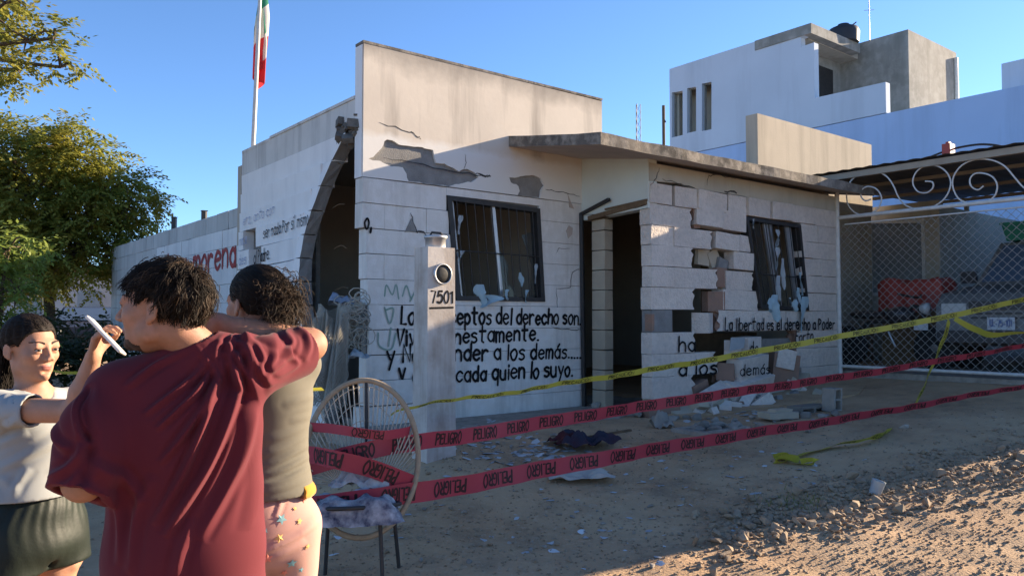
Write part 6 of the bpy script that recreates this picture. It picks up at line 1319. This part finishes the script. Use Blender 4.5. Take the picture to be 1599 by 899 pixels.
S.cap(T(.11, .01, 1.25), T(-.11, .01, 1.28), .035, .035, .03).cap(nb_ - Vector((0, 0, .035)), LS, .030, .040, .02).cap(nb_ - Vector((0, 0, .035)), RS, .030, .040, .02)
S.cap(LS, LE, .046, .044, .02).cap(LE, LW, .043, .029, .02); hand(S, LW, T(.02, 1, .1) - T(0, 0, 0), T(-1, .2, 0) - T(0, 0, 0), 1, .5, 1.05)
S.cap(RS, RE, .046, .046, .02).cap(RE, RE + (RW - RE) * .4, .046, .045, .02).cap(RE + (RW - RE) * .4, RW, .045, .030, .02); hand(S, RW, RW - RE + Vector((-.02, .1, -.03)), Vector((0.2, 1, -.2)), 1, .45, 1.05)
for s in (-1, 1): S.cap(T(.095 * s, 0, .86), T(.10 * s, .02, .48 + gm_), .085, .058, .04).cap(T(.10 * s, .02, .48 + gm_), T(.105 * s, -.02, .08 + gm_), .056, .036, .02).cap(T(.105 * s, -.02, .07 + gm_), T(.11 * s, .12, .03 + gm_), .036, .028, .02)
V, Q = S.mesh(.0042); V = relax(V, Q, 1); fc = H.inv(V[Q].mean(1))
lip = (np.abs(fc[:, 0]) < .021) & (fc[:, 1] > .086) & (np.abs(fc[:, 2] + .063) < .0115) & (fc[:, 1] < .11)
brd = ((fc[:, 1] > .03) & (fc[:, 2] < -.040) & (fc[:, 2] > -.125) & (np.abs(fc[:, 0]) < .045) & (fc[:, 1] < .12) & ~lip & ((fc[:, 2] < -.082) | (fc[:, 2] > -.055) & (np.abs(fc[:, 0]) < .026) & (fc[:, 1] > .085) | ((np.abs(fc[:, 0]) > .02) & (np.abs(fc[:, 0]) < .034) & (fc[:, 1] > .07))))
body = skinmesh('body', V, Q, [M['skin_m'], M['lip'], M['beard']], man, lip * 1 + brd * 2); eyes(H, man, V=V)
hr = haircap(H, man, .074, 1.06)
WH = Vector((0.0, -.06, .113))
def flow_m(p, nn, rg):
    d = (p - WH); d = d - nn * d.dot(nn); d = d.normalized() if d.length > 1e-4 else Vector((0, 1, 0))
    return (d + Vector((rg.gauss(0, .35), rg.gauss(0, .35), rg.gauss(-.1, .3))) + (Vector((.25, .35, 0)) if p.y > .02 else Vector())).normalized()
locks(H, hr, .070, 420, 16, 3, flow_m, (.030, .060), .0013, (.03, .22), ['hair', 'hair_brown'], 7, 1.06, .10, .55)
locks(H, hr, .070, 80, 8, 5, flow_m, (.045, .075), .0012, (.15, .36), ['hair', 'hair_brown'], 7, 1.08, .16, .8)
# T-shirt
LSe = LS + (LE - LS) * 1.13; RSe = RS + (RE - RS) * 0.80; dl = (LE - LS).normalized(); dr_ = (RE - RS).normalized()
S = Sdf(); S.cap(LS, LSe + dl * .08, .068, .076, .035).ell(LS + (LE - LS) * .62 + Vector((-.012, -.012, 0)), (.078, .078, .13), None, .03).cap(LS + (LE - LS) * .5, LE + dl * .2, .050, .062, .004, 's').cut(LSe, dl)
S.cap(RS, RSe + dr_ * .05, .066, .066, .04).cap(RS + Vector((0, 0, -.03)), RSe + dr_ * .05 + Vector((0, 0, -.024)), .060, .056, .03).cap(RS + (RE - RS) * .55, RE + dr_ * .1, .054, .057, .004, 's').cut(RSe, dr_)
S.ell(T(0, -.005, 1.17), (.188, .135, .17), T.R, .05).ell(T(0, .025, 1.0), (.192, .165, .22), T.R, .06).ell(T(0, .005, .84), (.200, .160, .17), T.R, .06).ell(T(0, .005, .72), (.203, .158, .12), T.R, .05)
S.cap(T(.13, -.005, 1.265), T(-.13, 0, 1.315), .062, .062, .05).cap(nb_ + Vector((0, 0, -.012)), LS, .062, .060, .05).cap(nb_ + Vector((0, 0, -.012)), RS, .064, .062, .05)
S.cap(nb_ + Vector((0, 0, .015)), H(0, -.03, -.02), .057, .060, .004, 's')
S.cut((MO.x, MO.y, .70), (0, 0, -1))
V, Q = S.mesh(.0040)
keep = np.ones(len(V), bool)
V = relax(V, Q, 1)
def axm(V):
    # back of the shirt seen from behind, in centimetre-true (x, z) coordinates of the standing figure
    n = vnormals(V, Q); w = np.clip((-n[:, 1] + .25) / .6, 0, 1) * np.clip((np.linalg.norm(V - np.array(nb_), axis=1) - .065) / .06, .1, 1); return np.stack([V[:, 0], V[:, 2]], 1), w
def pxz(x, y, d=1.93): p = A(x, y, d); return (p.x, p.z)
def c1(x, y, d=1.93): return pxz(x / 1.733, 380 + y / 1.733, d)
folds = [([(612, 300), (612, 380), (600, 480), (560, 600), (500, 715), (462, 785)], .011, .011), ([(575, 330), (560, 420), (545, 500), (500, 620), (430, 752)], .010, .010), ([(640, 330), (650, 430), (635, 560), (590, 690), (540, 800)], .008, .013),
         ([(555, 240), (545, 300), (500, 375), (400, 462)], .009, .009), ([(560, 270), (530, 390), (485, 450), (435, 500)], .008, .008), ([(565, 300), (548, 430), (500, 520), (445, 590)], .008, .009), ([(548, 235), (480, 290), (410, 330), (350, 390)], .007, .010),
         ([(575, 240), (592, 320), (625, 420)], .009, .009), ([(600, 240), (640, 300), (690, 400)], .008, .010), ([(560, 245), (556, 300), (553, 360)], .008, .007), ([(670, 400), (680, 520), (660, 660), (640, 800)], .006, .014),
         ([(256, 390), (262, 440), (285, 490), (310, 520)], -.006, .006), ([(262, 395), (290, 470), (305, 560), (290, 640)], -.008, .013), ([(300, 520), (260, 580), (200, 610)], .007, .012), ([(300, 560), (350, 620), (400, 700)], .006, .014), ([(180, 480), (220, 520), (270, 540)], .006, .012), ([(310, 640), (330, 740), (340, 860)], .006, .016), ([(420, 640), (380, 740), (370, 880)], .006, .016), ([(520, 760), (500, 830), (490, 899)], .006, .014)]
folds = [([c1(*p) for p in pl], a * 1.75, w * .78) for pl, a, w in folds]
def c3(x, y): return pxz(320 + x / 4.495, 390 + y / 4.495, 2.16)
sl = [[(60, 600), (150, 700), (220, 800), (260, 899)], [(150, 600), (290, 660), (380, 780), (430, 900)], [(230, 600), (340, 640), (420, 740), (450, 860)], [(330, 590), (430, 640), (500, 740), (490, 850)], [(430, 580), (520, 640), (560, 730), (540, 830)], [(520, 560), (600, 640), (600, 720), (640, 800), (570, 880)], [(590, 545), (660, 600), (690, 690), (670, 790)], [(480, 600), (580, 690), (600, 760), (520, 880)]]
folds += [([c3(*p) for p in pl], .0085, .0052) for pl in sl]
V = foldfield(V, vnormals(V, Q), folds, axm)
V += vnormals(V, Q) * (.0035 * vnoise(V, (9, 9, 4), 2.0))[:, None]
sh = skinmesh('t_shirt', V, Q, [M['maroon']], man)
# collar rib
b = MB(); cn = nb_ + Vector((0, 0, .016)); ax_ = ((H(0, -.03, -.05) - nb_).normalized() + Vector((0, 0, 1.6))).normalized(); e1_ = ax_.orthogonal().normalized(); e2_ = ax_.cross(e1_)
b.tube([cn + (e1_ * math.cos(a) + e2_ * math.sin(a)) * .064 for a in np.linspace(0, 6.283, 36)[:-1]], .0085, 8, closed=True); b.build('collar', M['maroon'], sh)
S = Sdf(); S.ell(T(0, 0, .86), (.18, .145, .13), T.R, .05)
for s in (-1, 1): S.cap(T(.095 * s, 0, .82), T(.10 * s, .02, .48 + gm_), .10, .078, .04).cap(T(.10 * s, .02, .48 + gm_), T(.105 * s, -.015, .09 + gm_), .077, .066, .03)
S.cut(T(0, 0, .07 + gm_), (0, 0, -1)); V, Q = S.mesh(.009); V += vnormals(V, Q) * (.006 * vnoise(V, (7, 7, 16), 4.0))[:, None]; skinmesh('trousers', V, Q, [M['denim']], man)
for s in (-1, 1):
    S = Sdf(); shoe(S, T(.105 * s, -.02, .085 + gm_), T.f); V, Q = S.mesh(.006); skinmesh('shoe', V, Q, [M['shoe']], man)

# --- the woman in the grey-olive top, facing away
WO = Vector((-0.765, 2.42, 0)); gw_ = gz(WO.x, WO.y)
wom = thing('person', 'woman with curly tied-back hair, grey-olive top and pink star trousers, facing away', 'person', Vector((WO.x, WO.y, gw_)))
T = Fr(WO, (-0.50, 0.87)); H = Fr((-0.775, 2.37, 1.492), (-0.80, 0.60), pitch=-0.04, sc=0.98)
LS, RS = T(.140, .01, 1.305), T(-.130, .02, 1.305)
S = Sdf(); head(S, H, 1.0); nb_ = T(0, 0, 1.37)
S.cap(H(0, -.03, -.05), nb_, .046, .052, .03)
S.ell(T(0, 0, 1.2), (.14, .10, .18), T.R, .05).ell(T(0, .01, 1.0), (.13, .105, .16), T.R, .05).ell(T(0, 0, .86), (.125, .10, .14), T.R, .05).cap(T(.10, 0, 1.31), T(-.10, 0, 1.31), .040, .040, .04)
for s, sh_ in ((1, LS), (-1, RS)):
    el = T(.13 * s, .22, 1.18); wr_ = T(.07 * s, .36, 1.32); S.cap(sh_, el, .044, .037, .03).cap(el, wr_, .036, .024, .02); hand(S, wr_, T(-.2 * s, .6, .6) - T(0, 0, 0), T(-1. * s, .1, 0) - T(0, 0, 0), -s, .5, .9)
    S.cap(T(.070 * s, 0, .82), T(.085 * s, .02, .47 + gw_), .065, .05, .04).cap(T(.085 * s, .02, .47 + gw_), T(.085 * s, -.01, .08 + gw_), .05, .032, .02).cap(T(.085 * s, -.01, .06 + gw_), T(.09 * s, .13, .03 + gw_), .032, .024, .02)
V, Q = S.mesh(.0045); V = relax(V, Q, 1); fc = H.inv(V[Q].mean(1)); lip = (np.abs(fc[:, 0]) < .02) & (fc[:, 1] > .086) & (np.abs(fc[:, 2] + .063) < .0115) & (fc[:, 1] < .11)
skinmesh('body', V, Q, [M['skin_m'], M['lip']], wom, lip * 1); eyes(H, wom, V=V)
hr = haircap(H, wom, .068, 1.10); TIE = Vector((0, -.108, .012))
def flow_w(p, nn, rg): d = TIE - p; return (d.normalized() + Vector((rg.gauss(0, .06), rg.gauss(0, .06), .12))).normalized() if d.length > .02 else Vector((0, -1, 0))
strands(H, hr, .066, 1700, 7, flow_w, (.05, .13), .0017, (.0, .03), 'hair', 6, 1.105)
b = MB(); rg = random.Random(8)
for i in range(900):                                              # curly ponytail
    a = Vector((rg.gauss(0, .022), -.105 + rg.gauss(0, .012), rg.gauss(.02, .028))); d = Vector((rg.gauss(-.1, .7), rg.uniform(-1.3, -.25), rg.gauss(.15, .65))).normalized(); L = rg.uniform(.04, .115); r = rg.uniform(.006, .013); ph = rg.uniform(0, 6.28); tw = rg.uniform(3.5, 7.5)
    x = d.orthogonal().normalized(); y = d.cross(x); P_ = []
    for k in range(21):
        q = k / 20; c = a + d * L * q * (1 - .2 * q) + Vector((0, 0, -.075 * q * q * (L / .1))); P_.append(H(*(c + (x * math.cos(ph + tw * 6.28 * q * .5) + y * math.sin(ph + tw * 6.28 * q * .5)) * r * min(1, 2.5 * q))))
    b.tube(P_, [.0013 * (1 - .6 * k / 20) for k in range(21)], 3, cap=False, mat=int(rg.random() < .75))
tag(b.build('ponytail', [M['hair'], M['hair_brown']], hr), kind='stuff')
b = MB(); b.ellipsoid(H(.088, -.012, -.044), (.006, .006, .006), 10, 6); b.build('earring', M['lamp_glass'], wom)
# top
S = Sdf(); S.ell(T(0, 0, 1.2), (.150, .116, .18), T.R, .05).ell(T(0, .005, 1.02), (.138, .116, .17), T.R, .05).ell(T(0, -.008, .93), (.148, .126, .10), T.R, .04).cap(T(.11, 0, 1.305), T(-.11, 0, 1.305), .052, .052, .05)
S.cap(LS, T(.14, .10, 1.24), .052, .052, .03).cap(RS, T(-.13, .10, 1.24), .052, .052, .03).cap(T(0, 0, 1.36), H(0, -.03, -.02), .068, .06, .004, 's').cut(T(0, 0, .915), (0, 0, -1))
V, Q = S.mesh(.0055); V = relax(V, Q, 1); n_ = vnormals(V, Q)
def axw(V): return np.stack([V[:, 0], V[:, 2]], 1), np.clip(.4 - n_[:, 1], 0, 1)
def wz(x, y): p = A(x, y, 2.30); return (p.x, p.z)
def c5(x, y): return wz(380 + x / 2.82, 580 + y / 2.82)
folds = [([(50, 430), (150, 400), (230, 360), (285, 350)], .007, .010), ([(50, 465), (160, 440), (250, 400), (290, 385)], .007, .009), ([(50, 500), (170, 490), (260, 450), (295, 430)], .006, .009), ([(60, 530), (180, 515), (280, 480)], .005, .008), ([(60, 380), (160, 350), (270, 300)], .005, .012), ([(200, 230), (250, 220), (300, 205)], .004, .009), ([(180, 150), (240, 130), (310, 130)], .004, .01), ([(100, 310), (180, 290), (250, 250)], .004, .012)]
V = foldfield(V, n_, [([c5(*p) for p in pl], a, w) for pl, a, w in folds], axw); V += vnormals(V, Q) * (.002 * vnoise(V, (8, 8, 14), 7.0))[:, None]; skinmesh('top', V, Q, [M['olive']], wom)
S = Sdf(); S.ell(T(-.008, -.01, .915), (.151, .130, .07), T.R, .03).cut(T(-.10, 0, .9), T.l).cut(T(0, 0, .905), (0, 0, -1)).cut(T(0, 0, .95), (0, 0, 1)); V, Q = S.mesh(.007); skinmesh('yellow_waistband', V, Q, [M['mustard']], wom)
# trousers with printed stars
S = Sdf(); S.ell(T(0, -.005, .85), (.148, .130, .105), T.R, .05).ell(T(-.03, -.06, .80), (.115, .075, .10), T.R, .05).ell(T(.05, -.06, .80), (.105, .075, .10), T.R, .05)
for s in (-1, 1): S.cap(T(.083 * s, 0, .80), T(.085 * s, .02, .47 + gw_), .098, .078, .04).cap(T(.085 * s, .02, .47 + gw_), T(.085 * s, -.01, .08 + gw_), .076, .075, .03)
S.cut(T(0, 0, .925), (0, 0, 1)).cut(T(0, 0, .06 + gw_), (0, 0, -1)); V, Q = S.mesh(.0065); V = relax(V, Q, 1); n_ = vnormals(V, Q)
folds = [([(60, 800), (130, 775), (220, 740), (285, 700)], .009, .010), ([(140, 540), (150, 590), (140, 650)], .004, .006), ([(100, 830), (180, 800), (250, 770)], .005, .012)]
def axw(V): return np.stack([V[:, 0], V[:, 2]], 1), np.clip(.4 - n_[:, 1], 0, 1)
V = foldfield(V, n_, [([c5(*p) for p in pl], a, w) for pl, a, w in folds], axw); V += vnormals(V, Q) * (.003 * vnoise(V, (8, 8, 12), 5.0))[:, None]; pants = skinmesh('trousers', V, Q, [M['pink']], wom); n_ = vnormals(V, Q)
SC_ = [mat('star_blue', (0.20, 0.38, 0.40), .9), mat('star_peach', (0.62, 0.22, 0.16), .9), mat('star_yellow', (0.60, 0.40, 0.14), .9)]
eye_ = np.array(EYE); vd = V - eye_; vd /= np.linalg.norm(vd, axis=1)[:, None]
stars = [(165, 648, .0165, 0), (262, 560, .015, 1), (210, 842, .0165, 0), (248, 660, .010, 2), (75, 605, .013, 1), (155, 728, .014, 2), (105, 818, .016, 1), (278, 765, .010, 2), (180, 880, .012, 1), (90, 700, .010, 0), (225, 600, .007, 2), (255, 870, .010, 0), (215, 512, .012, 1)]
for i, (x, y, r, c) in enumerate(stars):
    d = np.array(ray(380 + x / 2.82, 580 + y / 2.82).normalized()); k = (vd @ d) - 10 * ((n_ * vd).sum(1) > -.05); j = int(np.argmax(k)); nn = Vector(n_[j]); p = Vector(V[j]); ux = nn.cross(Vector((0, 0, 1))).normalized(); uy = ux.cross(nn) * -1; a0 = .3 * i; loop = []
    near = np.argsort(((V - V[j]) ** 2).sum(1))[:400]; Vn, Nn = V[near], n_[near]
    for m_ in range(10):
        rr = 1.05 * r * (1 if m_ % 2 == 0 else .45); q = p + (ux * math.sin(a0 + m_ * math.pi / 5) + uy * math.cos(a0 + m_ * math.pi / 5)) * rr; jj = int(np.argmin(((Vn - np.array(q)) ** 2).sum(1))); off = np.dot(Vn[jj] - np.array(q), np.array(nn)); loop.append(q + nn * (off + .0030))
    b = MB(); b.add(loop + [sum(loop, Vector()) / 10 + nn * .0008], [(k_, (k_ + 1) % 10, 10) for k_ in range(10)]); b.build('printed_star', SC_[c], pants)
for s in (-1, 1):
    S = Sdf(); a = T(.085 * s, -.02, gw_); S.cap(a + Vector((0, 0, .012)), T(.09 * s, .16, .012 + gw_), .040, .042, .01).cut(a + Vector((0, 0, .002)), (0, 0, -1)).cut(a + Vector((0, 0, .022)), (0, 0, 1)); V, Q = S.mesh(.006); skinmesh('sandal', V, Q, [M['flipflop']], wom)

# --- the girl holding something up
GO = Vector((-1.585, 2.60, 0)); gg_ = gz(GO.x, GO.y)
girl = thing('person', 'girl with pulled-back dark hair, pale T-shirt and dark shorts, holding something up', 'person', Vector((GO.x, GO.y, gg_)))
T = Fr(GO, (0.92, -0.39)); H = Fr((-1.590, 2.585, 1.352), (0.92, -0.39), pitch=0.04, roll=0.03, sc=0.93)
LS, RS = T(.145, 0, 1.155), T(-.145, .01, 1.165)
RE = A(120, 642, 2.40); RW = A(146, 556, 2.37)
S = Sdf(); head(S, H, 1.0); nb_ = T(0, -.005, 1.215)
S.cap(H(0, -.03, -.05), nb_, .038, .046, .03)
S.ell(T(0, 0, 1.06), (.125, .09, .16), T.R, .05).ell(T(0, .01, .9), (.125, .095, .14), T.R, .05).ell(T(0, 0, .78), (.145, .11, .12), T.R, .05).cap(T(.11, 0, 1.16), T(-.11, 0, 1.165), .042, .042, .04)
LE = T(.17, -.06, .92); LW = T(.15, .02, .72)
S.cap(LS, LE, .040, .034, .03).cap(LE, LW, .033, .022, .02); hand(S, LW, T(-.05, .2, -1) - T(0, 0, 0), T(-1, 0, 0) - T(0, 0, 0), -1, .5, .85)
S.cap(RS, RE, .041, .036, .03).cap(RE, RE.lerp(RW, .35), .037, .035, .02).cap(RE.lerp(RW, .35), RW, .035, .0225, .02)
PA, PB = A(139, 496, 2.335), A(192, 552, 2.335); pd = (PB - PA).normalized(); hold = PA.lerp(PB, .42)
# right hand: knuckles up and forward, fingers bent over the upper edge, thumb below
hd = (A(153, 528, 2.36) - RW).normalized(); hand(S, RW, hd, Vector((.75, .15, -.62)), 1, .82, .86, .06, .75)
for s in (-1, 1): S.cap(T(.08 * s, 0, .76), T(.085 * s, .01, .44 + gg_), .088, .052, .04).cap(T(.085 * s, .01, .44 + gg_), T(.085 * s, -.015, .08 + gg_), .052, .031, .02).cap(T(.085 * s, -.015, .06 + gg_), T(.09 * s, .11, .03 + gg_), .031, .023, .02)
V, Q = S.mesh(.0038); V = relax(V, Q, 1); fc = H.inv(V[Q].mean(1)); lip = (np.abs(fc[:, 0]) < .0205) & (fc[:, 1] > .086) & (np.abs(fc[:, 2] + .063) < .0105) & (fc[:, 1] < .11)
skinmesh('body', V, Q, [M['skin_g'], M['lip']], girl, lip * 1); eyes(H, girl, -.001, .0005, V=V)
hr = haircap(H, girl, .070, 1.085); TIE = Vector((0, -.112, .01))
strands(H, hr, .069, 1900, 27, flow_w, (.06, .15), .0015, (.0, .015), 'hair', 6, 1.088)
b = MB(); b.ellipsoid(H(0, -.125, .0), (.034, .034, .036), 16, 12); bn = b.build('hair_bun', M['hair'], hr)
b = MB(); rg = random.Random(4)                                  # hair hanging behind the neck
for i in range(420):
    a = rg.uniform(-1, 1); p0 = Vector((a * .045, -.10 + rg.gauss(0, .008), -.01 + rg.gauss(0, .02))); L_ = rg.uniform(.12, .20); P_ = [H(p0.x * (1 - .3 * k / 8) + .004 * math.sin(k + i), p0.y - .022 * math.sin(2.4 * k / 8), p0.z - L_ * k / 8) for k in range(9)]
    b.tube(P_, [.0022 * (1 - .7 * k / 8) for k in range(9)], 3, cap=False)
tag(b.build('hair_locks', M['hair'], hr), kind='stuff')
# T-shirt
RSe = RS + (RE - RS) * .50; LSe = LS + (LE - LS) * .50; dr_ = (RE - RS).normalized(); dl = (LE - LS).normalized()
S = Sdf(); S.cap(LS, LSe + dl * .04, .050, .054, .03).cap(LS + (LE - LS) * .3, LE, .043, .045, .003, 's').cut(LSe, dl)
L_ = list(S.p); S = Sdf(); S.cap(RS, RSe + dr_ * .04, .050, .054, .03).cap(RS + (RE - RS) * .3, RE, .044, .047, .003, 's').cut(RSe, dr_)
S.ell(T(0, 0, 1.06), (.138, .108, .16), T.R, .05).ell(T(0, .02, 1.07), (.10, .098, .08), T.R, .05).ell(T(0, .01, .9), (.142, .112, .15), T.R, .06).ell(T(0, .005, .84), (.152, .12, .10), T.R, .05).cap(T(.12, 0, 1.16), T(-.12, 0, 1.165), .050, .050, .05)
S.cap(LS, LSe, .050, .053, .03)
S.cap(nb_ + Vector((0, 0, .0)), H(0, -.03, -.03), .058, .062, .006, 's').cap(T(0, .07, 1.23), T(0, .10, 1.24), .045, .045, .006, 's').cut(T(0, 0, .872), (0, 0, -1))
V, Q = S.mesh(.0055); V = relax(V, Q, 1); n_ = vnormals(V, Q)
def gzx(x, y): p = A(x / 2.65, 560 + y / 2.65, 2.50); return (p.x, p.z)
def axw(V): return np.stack([V[:, 0], V[:, 2]], 1), np.clip(.4 - n_[:, 1], 0, 1)
folds = [([(20, 450), (100, 410), (180, 360), (230, 310)], .008, .012), ([(30, 300), (110, 260), (170, 235)], .007, .010), ([(0, 350), (60, 330), (130, 300)], .006, .013), ([(85, 550), (100, 500), (130, 450)], .006, .010), ([(20, 480), (60, 500), (80, 540)], .005, .012), ([(200, 470), (250, 440), (300, 430)], .005, .012), ([(110, 60), (80, 110), (90, 190)], .004, .009), ([(30, 80), (10, 140), (0, 200)], .005, .01), ([(60, 230), (40, 290), (0, 330)], .006, .01)]
V = foldfield(V, n_, [([gzx(*p) for p in pl], a, w) for pl, a, w in folds], axw); V += vnormals(V, Q) * (.003 * vnoise(V, (8, 8, 8), 9.0))[:, None]; tee = skinmesh('t_shirt', V, Q, [M['pale_tee']], girl)
b = MB(); q = A(105, 642, 2.42); n2 = vnormals(V, Q); j = int(np.argmin(((V - np.array(q)) ** 2).sum(1))); p = Vector(V[j]); nn = Vector(n2[j]); ux = nn.cross(Vector((0, 0, 1))).normalized(); uz = Vector((0, 0, 1))
b.tube([p + nn * .004 + ux * (.022 * math.cos(a)) + uz * (.012 * math.sin(a)) for a in np.linspace(.2, 4.2, 12)], .0035, 5); b.build('pink_print', mat('pink_print', (.55, .03, .25), .8), tee)
# shorts
S = Sdf(); S.ell(T(0, 0, .81), (.152, .124, .13), T.R, .04).ell(T(0, .01, .72), (.165, .128, .09), T.R, .04)
for s in (-1, 1): S.cap(T(.078 * s, .0, .76), T(.092 * s, .012, .60), 0.104, .104, .03)
for s in (-1, 1): S.cap(T(.085 * s, .005, .66), T(.09 * s, .012, .50), .078, .088, .004, 's')
S.cap(T(.0, .2, .60), T(.0, -.2, .60), .022, .022, .02, 's').cap(T(.0, .2, .66), T(.0, -.2, .66), .008, .008, .015, 's').cut(T(0, 0, .635), (0, 0, -1)).cut(T(0, 0, .893), (0, 0, 1)); V, Q = S.mesh(.006); V = relax(V, Q, 1); loc = T.inv(V)
ang = np.arctan2(loc[:, 1], loc[:, 0]); V += vnormals(V, Q) * (0.0012 * np.sin(ang * 26 + 3 * np.sin(loc[:, 2] * 22)) * np.clip((loc[:, 2] - .70) / .12, .15, 1) + .006 * vnoise(V, (9, 9, 5), 3.0))[:, None]; skinmesh('shorts', V, Q, [M['satin']], girl)
for s in (-1, 1):
    S = Sdf(); shoe(S, T(.085 * s, -.015, .082 + gg_), T.f, .9); V, Q = S.mesh(.006); skinmesh('shoe', V, Q, [M['shoe']], girl)
b = MB(); up_ = Vector((0, 0, 1)); nx2 = pd.cross(Vector((0, 1, 0))).normalized(); dep = Vector((-0.42, 0.90, 0.05)); dep = (dep - pd * dep.dot(pd)).normalized(); b.obox((PA + PB) / 2, pd * (PB - PA).length / 2, dep * .034, pd.cross(dep) * .0048)
ph_ = b.build('white_phone', mat('white_plastic', (.62, .60, .57), .4, spec=.5)); md = ph_.modifiers.new('bevel', 'BEVEL'); md.width = .004; md.segments = 2
tag(ph_, "slim white object held up in the girl's raised hand", 'phone')
